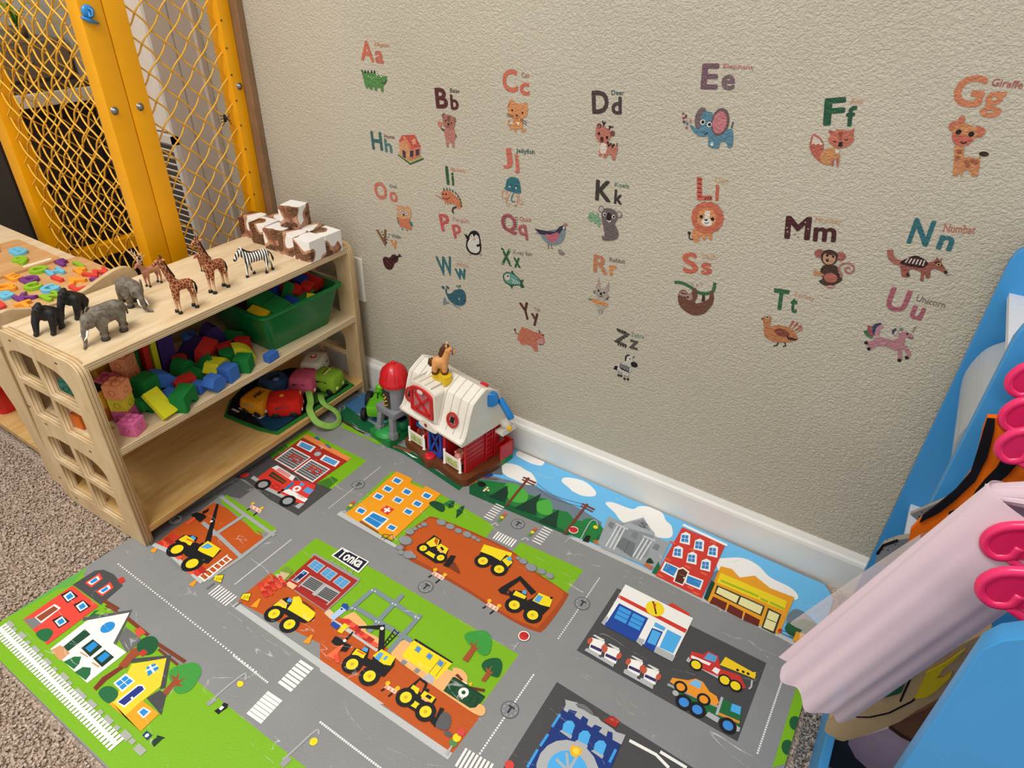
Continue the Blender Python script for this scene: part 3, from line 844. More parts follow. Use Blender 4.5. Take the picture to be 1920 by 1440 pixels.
('L','#17181c',30,[-4468,6417,-4439,6490]),
('L','#17181c',30,[-4289,6388,-4271,6490]),
('P','#f7dcc8',[-4460,6507,-4457,6586,-4222,6591,-4215,6501]),
('P','#ea9a7c',[-4457,6539,-4429,6582,-4390,6516,-4432,6503]),
('P','#ea9a7c',[-4373,6538,-4347,6583,-4312,6523,-4350,6505]),
('P','#ea9a7c',[-4290,6538,-4265,6585,-4234,6530,-4269,6506]),
('C','#f6c01e',(-4458,6624),40),
('C','#f6c01e',(-4248,6631),40),
]),
('barricade_print',[
('L','#17181c',30,[-4901,4198,-4877,4257]),
('L','#17181c',30,[-4739,4189,-4725,4269]),
('P','#f7dcc8',[-4896,4268,-4895,4329,-4684,4350,-4675,4281]),
('P','#ea9a7c',[-4894,4293,-4869,4328,-4833,4280,-4870,4267]),
('P','#ea9a7c',[-4819,4298,-4796,4335,-4763,4291,-4797,4274]),
('P','#ea9a7c',[-4744,4304,-4722,4342,-4693,4302,-4724,4281]),
('C','#f6c01e',(-4897,4358),40),
('C','#f6c01e',(-4708,4378),40),
]),
('warning_sign_print',[
('P','#17181c',[-9007,4107,-9069,4210,-8942,4312,-8812,4149]),
('P','#f6dc1e',[-8999,4112,-9052,4206,-8940,4298,-8827,4154]),
('T','#6a5c10','SLOW',[-8969,4133,-8855,4187],70,0),
('L','#6c6e70',30,[-8919,4084,-8921,3915]),
]),
('warning_sign_print',[
('P','#17181c',[-8243,4118,-8297,4218,-8173,4317,-8057,4159]),
('P','#f6dc1e',[-8235,4123,-8281,4215,-8171,4304,-8070,4164]),
('T','#6a5c10','SLOW',[-8206,4143,-8096,4196],70,0),
('L','#6c6e70',30,[-8160,4096,-8170,3931]),
]),
('stop_sign_print',[
('L','#b6b8ba',20,[-3546,6179,-3541,6012]),
('C','#17181c',(-3537,6346),110),
('C','#f6f4f0',(-3537,6346),104),
('C','#d5312c',(-3537,6346),86),
('T','#7a1512','STOP',[-3590,6317,-3458,6343],75,0),
]),
('stop_sign_print',[
('L','#b6b8ba',20,[-3971,8913,-4002,8652]),
('C','#17181c',(-4029,9069),110),
('C','#f6f4f0',(-4029,9069),104),
('C','#d5312c',(-4029,9069),86),
('T','#7a1512','STOP',[-4092,9035,-3933,9056],75,0),
]),
('traffic_light_print',[
('C','#5a8a4a',(-3431,4175),65),
('C','#f6dc1e',(-3434,4270),65),
('C','#d84a40',(-3431,4371),65),
('P','#b3b5b4',[-3437,3979,-3437,4127,-3411,4135,-3388,3983]),
]),
('traffic_light_print',[
('P','#6a7a3a',[-5478,8437,-5498,8604,-5422,8656,-5405,8436]),
('C','#f6d21e',(-5450,8533),40),
('C','#e0503c',(-5452,8646),40),
('C','#4a9a4a',(-5456,8426),35),
('L','#b3b5b4',50,[-5509,8213,-5469,8316,-5373,8281]),
]),
('traffic_light_print',[
('P','#6a7a3a',[-4731,8441,-4744,8604,-4670,8654,-4661,8440]),
('C','#f6d21e',(-4701,8534),40),
('C','#e0503c',(-4699,8644),40),
('C','#4a9a4a',(-4711,8430),35),
('L','#b3b5b4',50,[-4769,8222,-4727,8322,-4637,8289]),
]),
('traffic_light_print',[
('P','#6a7a3a',[-8326,6910,-8373,7065,-8297,7118,-8245,6913]),
('C','#f6d21e',(-8310,7001),40),
('C','#e0503c',(-8328,7107),40),
('C','#4a9a4a',(-8301,6902),35),
('L','#b3b5b4',50,[-8327,6700,-8299,6798,-8188,6770]),
]),
('garage_picture',[
('P','#9b9d9a',[-7960,5606,-7919,5641,-6749,5668,-6726,5556,-6738,4782,-7543,4784,-7599,4808]),
('P','#a82a24',[-7901,5595,-6764,5610,-6763,4793,-7871,4809]),
('P','#b6b8ba',[-7820,5329,-7818,5531,-7528,5528,-7521,5309]),
('P','#4aa0dc',[-7792,5345,-7792,5396,-7678,5390,-7678,5338]),
('P','#4aa0dc',[-7665,5337,-7666,5390,-7553,5385,-7551,5329]),
('P','#4aa0dc',[-7792,5402,-7792,5452,-7679,5450,-7678,5396]),
('P','#4aa0dc',[-7666,5396,-7666,5449,-7555,5447,-7553,5391]),
('P','#4aa0dc',[-7791,5458,-7791,5509,-7679,5509,-7679,5456]),
('P','#4aa0dc',[-7666,5455,-7667,5509,-7556,5509,-7555,5453]),
('P','#b6b8ba',[-7483,5329,-7478,5529,-7194,5526,-7192,5309]),
('P','#4aa0dc',[-7456,5345,-7454,5395,-7343,5390,-7344,5337]),
('P','#4aa0dc',[-7331,5337,-7331,5389,-7221,5384,-7221,5329]),
('P','#4aa0dc',[-7454,5401,-7453,5451,-7343,5448,-7343,5395]),
('P','#4aa0dc',[-7331,5395,-7331,5448,-7222,5445,-7221,5390]),
('P','#4aa0dc',[-7453,5456,-7452,5507,-7343,5507,-7343,5454]),
('P','#4aa0dc',[-7331,5454,-7330,5507,-7222,5507,-7222,5451]),
('P','#b6b8ba',[-7137,5324,-7128,5521,-6852,5518,-6854,5305]),
('P','#4aa0dc',[-7111,5340,-7108,5389,-7000,5384,-7002,5333]),
('P','#4aa0dc',[-6990,5332,-6988,5384,-6881,5378,-6882,5324]),
('P','#4aa0dc',[-7108,5395,-7106,5444,-6999,5442,-7000,5390]),
('P','#4aa0dc',[-6988,5389,-6987,5441,-6880,5439,-6881,5384]),
('P','#4aa0dc',[-7106,5450,-7103,5500,-6997,5500,-6998,5448]),
('P','#4aa0dc',[-6987,5447,-6985,5500,-6880,5500,-6880,5445]),
('P','#f6f4f0',[-7788,4928,-7796,5229,-7658,5235,-7657,4939]),
('P','#17245c',[-7778,4935,-7779,5208,-7674,5214,-7675,4942]),
('P','#4aa0dc',[-7780,5132,-7774,5195,-7715,5197,-7718,5136]),
('P','#b6b8ba',[-7579,4883,-7600,5201,-7221,5220,-7217,4914]),
('P','#b6b8ba',[-7217,4914,-7213,5225,-6835,5235,-6827,4895]),
('L','#4c4e50',30,[-7560,5164,-7244,5185]),
('L','#4c4e50',30,[-7558,5127,-7243,5149]),
('L','#4c4e50',30,[-7556,5089,-7242,5112]),
('L','#4c4e50',30,[-7555,5053,-7241,5075]),
('L','#4c4e50',30,[-7553,5016,-7240,5039]),
('L','#4c4e50',30,[-7552,4979,-7240,5002]),
('P','#9b2622',[-7555,4880,-7561,4939,-7247,4955,-7238,4906]),
('L','#4c4e50',30,[-7155,5156,-6848,5177]),
('L','#4c4e50',30,[-7154,5119,-6848,5141]),
('L','#4c4e50',30,[-7153,5082,-6848,5105]),
('L','#4c4e50',30,[-7153,5046,-6848,5068]),
('L','#4c4e50',30,[-7152,5010,-6848,5033]),
('L','#4c4e50',30,[-7151,4974,-6848,4997]),
('P','#9b2622',[-7157,4876,-7161,4934,-6856,4950,-6848,4902]),
('P','#f0c49a',[-7813,4786,-7806,4885,-7607,4895,-7606,4787]),
('R','#d5382c',(-8186,4533),110,65,0),
('R','#e0452f',(-8148,4614),110,65,0),
('R','#f05a40',(-8111,4696),110,65,0),
('R','#b52a22',(-8073,4779),110,65,0),
('R','#d5382c',(-8035,4862),110,65,0),
('R','#e0452f',(-8116,4506),110,65,0),
('R','#f05a40',(-8079,4587),110,65,0),
('R','#b52a22',(-8041,4668),110,65,0),
('R','#d5382c',(-8003,4751),110,65,0),
('R','#e0452f',(-7965,4834),110,65,0),
('R','#f05a40',(-8047,4479),110,65,0),
('R','#b52a22',(-8009,4559),110,65,0),
('R','#d5382c',(-7972,4641),110,65,0),
('R','#e0452f',(-7934,4723),110,65,0),
('R','#f05a40',(-7896,4805),110,65,0),
('R','#b52a22',(-7978,4452),110,65,0),
('R','#d5382c',(-7941,4532),110,65,0),
('R','#e0452f',(-7903,4613),110,65,0),
('R','#f05a40',(-7865,4695),110,65,0),
('R','#b52a22',(-7827,4777),110,65,0),
('R','#d5382c',(-7910,4425),110,65,0),
('R','#e0452f',(-7873,4505),110,65,0),
('P','#cdbb8a',[-8125,4924,-8127,5087,-7938,5083,-7901,4836]),
('P','#7a9a3a',[-8146,4942,-8137,5096,-7930,5089,-7921,5014]),
('P','#f6f4f0',[-7624,5767,-7601,6044,-6905,6070,-6877,5748]),
('P','#141b33',[-7588,5791,-7565,6023,-6937,6048,-6914,5781]),
('T','#f6f4f0','Tonka',[-7527,5805,-6968,5837],240,1),
('L','#a9b0a0',16,[-7550,5680,-7381,5661]),
('L','#a9b0a0',16,[-7479,5729,-7479,5611]),
('L','#a9b0a0',16,[-7388,5683,-7238,5666]),
('L','#a9b0a0',16,[-7322,5735,-7314,5624]),
('L','#a9b0a0',16,[-7228,5685,-7096,5670]),
('L','#a9b0a0',16,[-7166,5741,-7150,5637]),
('L','#a9b0a0',16,[-7070,5688,-6956,5675]),
('L','#a9b0a0',16,[-7012,5747,-6988,5649]),
]),
('dump_truck_picture',[
('P','#17181c',[-7641,4329,-7608,4529,-7547,4630,-7404,4608,-6822,4597,-6816,4488,-6887,4399,-7059,4352,-7279,4344]),
('P','#f6dc1e',[-7624,4340,-7608,4529,-7449,4518,-7380,4433,-7575,4374]),
('P','#f6dc1e',[-7355,4436,-7383,4563,-7472,4681,-7390,4752,-7236,4692,-6875,4660,-6838,4586,-6840,4458,-7032,4454]),
('P','#5aa8e0',[-7495,4546,-7523,4622,-7446,4624,-7410,4574]),
('P','#f0b877',[-7623,4504,-7456,4499,-7444,4463,-7609,4454]),
('P','#7a3018',[-7290,4714,-7187,4725,-7005,4716,-6910,4680,-7235,4678]),
('C','#17181c',(-7469,4238),175),
('C','#f6de2a',(-7469,4238),101),
('C','#d8b81c',(-7469,4238),35),
('C','#17181c',(-7074,4239),175),
('C','#f6de2a',(-7074,4239),101),
('C','#d8b81c',(-7074,4239),35),
]),
('cone_print',[
('P','#f6a01c',[-7942,4110,-7957,4307,-7919,4318,-7822,4154]),
]),
('cone_print',[
('P','#f6a01c',[-6605,4117,-6604,4303,-6569,4314,-6493,4158]),
]),
('portable_toilet_print',[
('P','#eac79c',[-6753,4743,-6732,4858,-6623,4845,-6479,4744,-6560,4717]),
('P','#b6cdf0',[-6611,4740,-6587,5015,-6461,5013,-6495,4734]),
('P','#1f4fa0',[-6604,5018,-6626,5082,-6556,5123,-6471,5079,-6444,5010]),
('C','#17181c',(-6552,4980),20),
('P','#1c4aa8',[-6484,4630,-6491,4716,-6315,4716,-6321,4616]),
('P','#f6dc1e',[-6281,4603,-6300,4796,-6194,4798,-6185,4613]),
]),
('excavator_picture',[
('S','#f0b877',[-6382,4810,-6337,5039,-6238,5049,-6074,5018,-5929,4977,-5867,4883,-5600,4902,-5496,4761,-6010,4758]),
('R','#d5382c',(-6333,4815),130,80,0),
('R','#ee5a40',(-6222,4812),130,80,0),
('R','#c83024',(-6112,4809),130,80,0),
('R','#d5382c',(-6294,4836),130,80,0),
('R','#ee5a40',(-6183,4833),130,80,0),
('R','#c83024',(-6074,4830),130,80,0),
('R','#d5382c',(-6255,4857),130,80,0),
('R','#ee5a40',(-6145,4853),130,80,0),
('R','#c83024',(-6035,4850),130,80,0),
('R','#d5382c',(-5947,4774),130,80,0),
('R','#ee5a40',(-5852,4774),130,80,0),
('R','#b52a22',(-5758,4773),130,80,0),
('R','#d5382c',(-5665,4773),130,80,0),
('R','#ee5a40',(-5572,4772),130,80,0),
('R','#b52a22',(-5978,4807),130,80,0),
('R','#d5382c',(-5883,4806),130,80,0),
('R','#ee5a40',(-5789,4806),130,80,0),
('R','#b52a22',(-5695,4805),130,80,0),
('L','#7f9098',90,[-6420,5041,-6389,5599]),
('L','#7f9098',90,[-6355,5143,-5081,5172]),
('L','#7f9098',90,[-6398,5623,-5277,5586]),
('L','#7f9098',90,[-5839,5149,-5856,5839]),
('L','#7f9098',90,[-5819,4888,-5831,5155]),
('L','#7f9098',90,[-5268,4786,-5304,5681]),
('C','#dfe5e6',(-6393,5596),16),
('C','#dfe5e6',(-6329,5606),16),
('C','#dfe5e6',(-6416,5101),16),
('C','#dfe5e6',(-6354,5111),16),
('C','#dfe5e6',(-5867,5130),16),
('C','#dfe5e6',(-5807,5140),16),
('C','#dfe5e6',(-5878,5583),16),
('C','#dfe5e6',(-5817,5592),16),
('C','#dfe5e6',(-5347,5587),16),
('C','#dfe5e6',(-5287,5596),16),
('L','#17181c',20,[-5446,4873,-5481,5198]),
('L','#17181c',20,[-5396,4803,-5380,5198]),
('L','#17181c',18,[-5445,4900,-5377,4880]),
('L','#17181c',18,[-5450,4968,-5378,4948]),
('L','#17181c',18,[-5456,5036,-5378,5017]),
('L','#17181c',18,[-5461,5105,-5378,5086]),
('L','#17181c',18,[-5466,5175,-5378,5156]),
('P','#17181c',[-6050,4882,-5744,5116,-5687,5168,-5344,4760,-5423,4695,-5698,5037,-6023,4853]),
('C','#f6f4f0',(-5677,5079),35),
('P','#17181c',[-6058,4753,-6034,4742,-6011,4571,-6058,4566]),
('P','#17181c',[-6214,4394,-6240,4509,-6121,4549,-6026,4534,-6011,4440,-6112,4384]),
('P','#17181c',[-6019,4513,-5886,4550,-5864,4397,-5988,4339]),
('C','#f6f4f0',(-6039,4539),30),
('P','#f07048',[-6019,4447,-5995,4476,-5928,4177,-6088,4157,-6042,4393]),
('P','#e85038',[-5988,4224,-5950,4301,-5806,4197,-5852,4154]),
('P','#17181c',[-5765,4375,-5793,4535,-5654,4577,-5675,4653,-5591,4671,-5490,4510,-5400,4520,-5426,4603,-5392,4702,-5091,4753,-5024,4649,-5025,4406,-5114,4371,-5287,4399,-5480,4367,-5643,4432]),
('P','#f6dc1e',[-5749,4411,-5762,4543,-5563,4561,-5536,4466]),
('P','#5aa8e0',[-5670,4566,-5676,4640,-5599,4653,-5563,4587]),
('P','#f6dc1e',[-5442,4593,-5402,4768,-5104,4782,-5070,4619,-5175,4572,-5286,4572]),
('P','#5aa8e0',[-5390,4577,-5392,4702,-5316,4728,-5286,4572]),
('P','#5aa8e0',[-5260,4639,-5256,4718,-5211,4723,-5208,4637]),
('P','#e0652c',[-5724,4530,-5579,4551,-5569,4519,-5725,4504]),
('C','#17181c',(-5614,4284),175),
('C','#f6de2a',(-5614,4284),101),
('C','#d8b81c',(-5614,4284),35),
('C','#17181c',(-5227,4283),175),
('C','#f6de2a',(-5227,4283),101),
('C','#d8b81c',(-5227,4283),35),
]),
('site_office_picture',[
('S','#f0b877',[-5208,4786,-5240,5049,-5142,5168,-4991,5164,-4224,5100,-4187,5173,-4041,5223,-3870,5145,-3732,4866,-3371,4906,-3340,4741,-3845,4722]),
('P','#17181c',[-5075,5235,-5039,5251,-4257,5250,-4263,5196,-5049,5204]),
('P','#f6dc1e',[-5040,4861,-5064,5207,-4246,5220,-4280,4846]),
('P','#8a9a9a',[-4939,5064,-4947,5165,-4844,5162,-4833,5056]),
('P','#3a8fd8',[-4921,5084,-4928,5147,-4859,5144,-4852,5074]),
('P','#8a9a9a',[-4695,5068,-4702,5168,-4601,5164,-4591,5060]),
('P','#3a8fd8',[-4678,5087,-4683,5150,-4616,5147,-4610,5077]),
('P','#8a9a9a',[-4456,5066,-4461,5165,-4362,5162,-4354,5058]),
('P','#3a8fd8',[-4439,5085,-4443,5147,-4377,5144,-4373,5076]),
('L','#8a7a10',12,[-4460,4868,-4467,5172,-4343,5180,-4332,4882]),
('P','#b9bbbd',[-4495,4725,-4460,4868,-4341,4864,-4291,4744]),
('P','#8a8c8e',[-4977,4748,-4973,4825,-4882,4829,-4883,4747]),
('P','#8a8c8e',[-4697,4752,-4692,4829,-4603,4833,-4606,4751]),
('P','#6b2a1a',[-4079,5076,-4060,5125,-3919,5088,-3937,5052]),
('P','#6b2a1a',[-3759,5054,-3530,5150,-3510,5106,-3646,5050]),
('P','#f6c01e',[-3824,5081,-3762,5135,-3744,5064]),
('P','#f6f4f0',[-3916,5055,-3824,5081,-3831,5030]),
('P','#0f4a2c',[-4089,4998,-4061,5052,-3456,5028,-3457,4937,-3477,4813,-3544,4757,-4070,4753]),
('P','#0a3a22',[-4101,5014,-4061,5052,-3459,5049,-3458,5016]),
('L','#0a3a22',20,[-4057,4972,-4049,4813]),
('L','#0a3a22',20,[-3948,4970,-3940,4811]),
('L','#0a3a22',20,[-3839,4968,-3831,4808]),
('L','#0a3a22',20,[-3731,4967,-3723,4806]),
('L','#0a3a22',20,[-3625,4965,-3617,4804]),
('L','#0a3a22',20,[-3519,4964,-3511,4801]),
('C','#f6f4f0',(-3783,4911),85),
('C','#0f4a2c',(-3783,4911),35),
('T','#f6f4f0','1947',[-3827,4791,-3715,4798],80,1),
('S','#3a9a3c',[-4388,5757,-4387,5853,-4261,5978,-4126,6056,-3959,5967,-3847,5754,-3889,5649,-4020,5638,-4142,5711,-4234,5676]),
('S','#0f5a34',[-3809,5453,-3829,5563,-3750,5679,-3630,5735,-3524,5644,-3469,5462,-3545,5411,-3670,5399]),
('P','#a0502a',[-4157,5380,-4164,5644,-4255,5754,-4150,5706,-4145,5815,-4101,5687,-4022,5740,-4070,5643,-4043,5382]),
('P','#a0502a',[-3672,5242,-3682,5416,-3763,5484,-3682,5465,-3674,5568,-3636,5447,-3596,5486,-3602,5254]),
]),
('loader_truck_picture',[
('P','#17181c',[-4586,4430,-4530,4725,-4363,4719,-4276,4500,-4077,4589,-4054,4448,-4144,4366,-4467,4372]),
('P','#c2561c',[-4507,4529,-4499,4687,-4388,4679,-4342,4525]),
('P','#f6dc1e',[-4535,4452,-4538,4566,-4413,4569,-4374,4480]),
('P','#f6dc1e',[-4319,4483,-4322,4584,-4103,4594,-4095,4443]),
('P','#17181c',[-4254,4515,-4241,4569,-4153,4572,-4153,4516]),
('P','#f0b877',[-4291,4490,-4115,4496,-4114,4453,-4282,4452]),
('P','#17181c',[-4584,4294,-4516,4430,-4080,4453,-3975,4349,-4015,4236,-4523,4223]),
('P','#f6dc1e',[-4418,4315,-4386,4371,-4170,4370,-4167,4285,-4356,4268]),
('C','#17181c',(-4497,4334),165),
('C','#f6de2a',(-4497,4334),95),
('C','#d8b81c',(-4497,4334),33),
('C','#17181c',(-4087,4323),165),
('C','#f6de2a',(-4087,4323),95),
('C','#d8b81c',(-4087,4323),33),
('P','#17181c',[-3969,4246,-3902,4354,-3941,4502,-3872,4526,-3807,4207]),
('S','#5c5d60',[-3821,4239,-3860,4426,-3810,4503,-3687,4456,-3619,4311,-3707,4231]),
('S','#5c5d60',[-3641,4214,-3632,4272,-3525,4271,-3536,4202]),
('C','#17181c',(-4288,4618),30),
]),
('hospital_picture',[
('P','#f4a01a',[-8229,6716,-8183,7250,-8240,8387,-7785,8403,-7731,8264,-7373,8281,-7393,8382,-6950,8375,-6926,7954,-6921,6749]),
('P','#8a5a20',[-7820,6718,-7814,6797,-7284,6764,-7278,6672]),
('P','#f6f4f0',[-8117,8067,-8144,8243,-7917,8246,-7901,8071]),
('P','#1f86d0',[-8089,8093,-8110,8213,-7943,8222,-7931,8097]),
('P','#f6f4f0',[-8106,7747,-8132,7917,-7909,7922,-7893,7753]),
('P','#1f86d0',[-8078,7772,-8098,7889,-7934,7899,-7923,7777]),
('P','#f6f4f0',[-8107,7455,-8134,7620,-7914,7627,-7897,7463]),
('P','#1f86d0',[-8080,7480,-8100,7593,-7939,7604,-7927,7486]),
('P','#f6f4f0',[-7698,7915,-7721,8086,-7502,8090,-7489,7920]),
('P','#1f86d0',[-7670,7940,-7688,8058,-7527,8067,-7518,7945]),
('P','#f6f4f0',[-7688,7607,-7711,7773,-7495,7779,-7482,7614]),
('P','#1f86d0',[-7661,7631,-7679,7745,-7520,7756,-7511,7637]),
('P','#f6f4f0',[-7264,8064,-7283,8236,-7067,8239,-7058,8068]),
('P','#1f86d0',[-7236,8089,-7251,8207,-7093,8216,-7086,8093]),
('P','#f6f4f0',[-7269,7756,-7287,7922,-7075,7927,-7066,7762]),
('P','#1f86d0',[-7241,7780,-7256,7894,-7100,7904,-7094,7785]),
('P','#f6f4f0',[-7271,7463,-7289,7624,-7080,7631,-7071,7470]),
('P','#1f86d0',[-7244,7487,-7259,7597,-7105,7608,-7098,7493]),
('P','#f6f4f0',[-8106,6920,-8131,7076,-7917,7087,-7901,6931]),
('P','#1f86d0',[-8079,6944,-8099,7051,-7941,7065,-7930,6953]),
('P','#f6f4f0',[-7249,6921,-7266,7072,-7063,7082,-7055,6931]),
('P','#1f86d0',[-7222,6944,-7237,7048,-7087,7061,-7081,6952]),
('P','#f6f4f0',[-7816,6821,-7807,7136,-7362,7158,-7349,6793]),
('P','#1f86d0',[-7774,6844,-7768,6969,-7396,6969,-7394,6825]),
('P','#1f86d0',[-7767,6977,-7761,7104,-7398,7126,-7396,6979]),
('P','#d83a2c',[-7697,7238,-7687,7430,-7466,7434,-7469,7223]),
('R','#f6f4f0',(-7577,7331),160,50,0),
('R','#f6f4f0',(-7577,7331),50,160,0),
('P','#c3c5c4',[-8353,6631,-8356,6758,-6760,6696,-6732,6622]),
('L','#5a3a20',20,[-7127,6656,-7171,6769,-7000,6838]),
('L','#5a3a20',20,[-7064,6651,-7026,6868,-6897,6766]),
('L','#5a3a20',20,[-7141,6693,-6895,6720]),
('S','#0f4a30',[-6981,7997,-6933,8111,-6724,8146,-6592,8051,-6601,7939,-6848,7954]),
('P','#1f7a3a',[-6724,8146,-6665,8323,-6574,8358,-6516,8129]),
('P','#0f4a30',[-6622,8190,-6574,8358,-6480,8208,-6542,8112]),
('P','#1f7a3a',[-6363,8129,-6353,8348,-6210,8078]),
('P','#0f4a30',[-6350,8164,-6315,8375,-6223,8173,-6234,7958]),
]),
('boulder_picture',[
('C','#6f7478',(-6408,7697),110,88),
('C','#8f9397',(-6423,7701),102,79),
('C','#6f7478',(-6180,7703),100,80),
('C','#8f9397',(-6194,7708),93,72),
('C','#6f7478',(-5966,7701),80,64),
('C','#8f9397',(-5981,7706),74,57),
('C','#6f7478',(-5758,7722),100,80),
('C','#8f9397',(-5773,7727),93,72),
('C','#6f7478',(-5593,7730),60,48),
('C','#8f9397',(-5607,7734),55,43),
('C','#6f7478',(-5480,7722),50,40),
('C','#8f9397',(-5494,7726),46,36),
('C','#6f7478',(-6660,7448),70,56),
('C','#8f9397',(-6675,7453),65,50),
('C','#6f7478',(-6695,7350),50,40),
('C','#8f9397',(-6710,7354),46,36),
('C','#6f7478',(-6774,7124),100,80),
('C','#8f9397',(-6789,7128),93,72),
('C','#6f7478',(-6741,7244),60,48),
('C','#8f9397',(-6756,7248),55,43),
('C','#6f7478',(-6691,6892),150,120),
('C','#8f9397',(-6706,6896),139,107),
('C','#6f7478',(-6660,6681),90,72),
('C','#8f9397',(-6674,6684),83,64),
('C','#6f7478',(-6395,6633),120,96),
('C','#8f9397',(-6410,6637),111,86),
('C','#6f7478',(-6549,6596),70,56),
('C','#8f9397',(-6563,6600),65,50),
('C','#6f7478',(-6266,6654),50,40),
('C','#8f9397',(-6280,6658),46,36),
]),
('boulder_picture',[
('C','#6f7478',(-4439,7768),90,72),
('C','#8f9397',(-4452,7772),83,64),
('C','#6f7478',(-4228,7723),120,96),
('C','#8f9397',(-4241,7727),111,86),
('C','#6f7478',(-4012,7754),90,72),
('C','#8f9397',(-4024,7758),83,64),
('C','#6f7478',(-3829,7750),90,72),
('C','#8f9397',(-3842,7754),83,64),
('C','#6f7478',(-4560,7774),50,40),
('C','#8f9397',(-4573,7779),46,36),
]),
('bulldozer_picture',[
('P','#17181c',[-6344,6957,-6313,7333,-6107,7306,-6035,7168,-5823,7174,-5733,6965,-5781,6799,-6152,6813]),
('P','#f6dc1e',[-6310,7073,-6264,7294,-6136,7287,-6071,7143,-6177,7024]),
('P','#c2561c',[-6203,7194,-6240,7287,-6155,7274,-6087,7132]),
('P','#f6dc1e',[-6071,7097,-6059,7221,-5846,7205,-5801,7053,-5871,7005]),
('R','#17181c',(-5952,7132),100,50,-25),
('P','#f0b877',[-6023,7083,-5861,7093,-5841,7048,-6002,7043]),
('P','#17181c',[-6391,6878,-6345,7049,-5801,7007,-5712,6846,-5828,6768,-6247,6794]),
('L','#f6dc1e',90,[-6165,6895,-5884,6884]),
('C','#17181c',(-6267,6930),130),
('C','#f6de2a',(-6267,6930),75),
('C','#d8b81c',(-6267,6930),26),
('C','#17181c',(-5830,6929),130),
('C','#f6de2a',(-5830,6929),75),
('C','#d8b81c',(-5830,6929),26),
('P','#17181c',[-5679,6804,-5707,7094,-5614,7135,-5520,6825]),
('P','#7a3a1a',[-5554,6824,-5549,7002,-5306,6864,-5286,6814]),
]),
('quarry_truck_picture',[
('P','#17181c',[-5241,7345,-5276,7594,-4977,7615,-4768,7713,-4594,7653,-4569,7409,-4926,7339]),
('P','#f6dc1e',[-5280,7500,-5330,7696,-4738,7824,-4701,7714,-4812,7728,-4814,7525,-5027,7536]),
('P','#f6dc1e',[-4801,7556,-4758,7697,-4596,7630,-4618,7483]),
('P','#5aa8e0',[-4741,7620,-4746,7705,-4667,7715,-4645,7618]),
('C','#17181c',(-5099,7331),170),
('C','#f6de2a',(-5099,7331),98),
('C','#d8b81c',(-5099,7331),34),
('C','#17181c',(-4723,7338),170),
('C','#f6de2a',(-4723,7338),98),
('C','#d8b81c',(-4723,7338),34),
]),
('quarry_excavator_picture',[
('L','#17181c',120,[-4403,6959,-4270,7379,-3868,7222]),
('P','#17181c',[-4470,6913,-4427,7044,-4220,7023,-4219,6924,-4380,6875]),
('P','#7a3a1a',[-4309,6963,-4269,7050,-4250,6923]),
('P','#17181c',[-4210,6910,-4225,7080,-3997,7175,-3893,7008,-3817,7138,-3823,7252,-3512,7305,-3459,7108,-3489,6900,-3737,6806,-4056,6819]),
('P','#f6dc1e',[-4173,6975,-4182,7089,-3944,7091,-3943,7013]),
('P','#5aa8e0',[-4066,7108,-4068,7187,-4001,7192,-3973,7111]),
('P','#f6dc1e',[-3805,7067,-3798,7289,-3516,7322,-3467,7122,-3623,7074]),
('P','#5aa8e0',[-3783,7082,-3787,7245,-3681,7250,-3681,7093]),
('R','#17181c',(-3543,7316),50,50,0),
('C','#17181c',(-4028,6800),175),
('C','#f6de2a',(-4028,6800),101),
('C','#d8b81c',(-4028,6800),35),
('C','#17181c',(-3635,6800),175),
('C','#f6de2a',(-3635,6800),101),
('C','#d8b81c',(-3635,6800),35),
]),
('telephone_poles_picture',[
('L','#7a3a26',55,[-5568,8871,-5647,9928]),
('L','#7a3a26',50,[-5760,9866,-5413,9857]),
('L','#7a3a26',40,[-5740,9786,-5409,9769]),
('L','#7a3a26',55,[-4137,8850,-4147,9919]),
('L','#7a3a26',50,[-4254,9860,-3939,9852]),
('L','#7a3a26',40,[-4242,9783,-3941,9767]),
('K','#4a6a8a',12,[-5476,9814,-4912,9644,-4225,9760]),
('K','#4a6a8a',12,[-5474,9892,-4873,9743,-4232,9861]),
('P','#123a2a',[-6036,8905,-5907,9425,-5745,9216,-5648,8956]),
('P','#123a2a',[-5386,8926,-5144,9630,-5076,9315,-4883,8996]),
('P','#123a2a',[-4764,8876,-4570,9418,-4477,9173,-4358,8924]),
('C','#f0d9a8',(-6232,9042),30),
('C','#f0d9a8',(-6225,9107),30),
('C','#f0d9a8',(-6163,9053),30),
('C','#f0d9a8',(-6231,8991),30),
('P','#a06a40',[-6719,9109,-6601,9385,-6523,9128,-6589,8931]),
('P','#24418c',[-6768,9346,-6724,9467,-6564,9452,-6598,9340]),
('P','#24418c',[-6580,9339,-6547,9451,-6389,9436,-6412,9333]),
('P','#24418c',[-6719,9480,-6674,9602,-6526,9578,-6560,9465]),
('P','#24418c',[-6543,9463,-6510,9576,-6363,9552,-6386,9448]),
('P','#6c7478',[-6699,9637,-6396,9930,-6194,9667,-6407,9559]),
('L','#8a5a34',40,[-6545,9306,-6193,9472]),
('C','#17181c',(-6400,9137),100,80),
]),
('bank_picture',[
('K','#a9b0b4',25,[-3786,8932,-3848,9471,-3761,9564,-3666,9463]),
('C','#f6dc1e',(-3686,9398),50),
('P','#17181c',[-3736,8903,-3738,9091,-3656,9116,-3610,8927]),
('P','#c46a3a',[-3570,9017,-3422,9149,-3338,9021,-3465,8978]),
('S','#1f6a3a',[-3542,9130,-3505,9315,-3370,9217]),
('P','#9da4a8',[-3451,9036,-3608,9838,-2238,9866,-2163,9085,-2335,9025,-3319,8942]),
('P','#8b9296',[-3372,9666,-3002,10187,-2597,9937,-2462,9228,-2711,9058]),
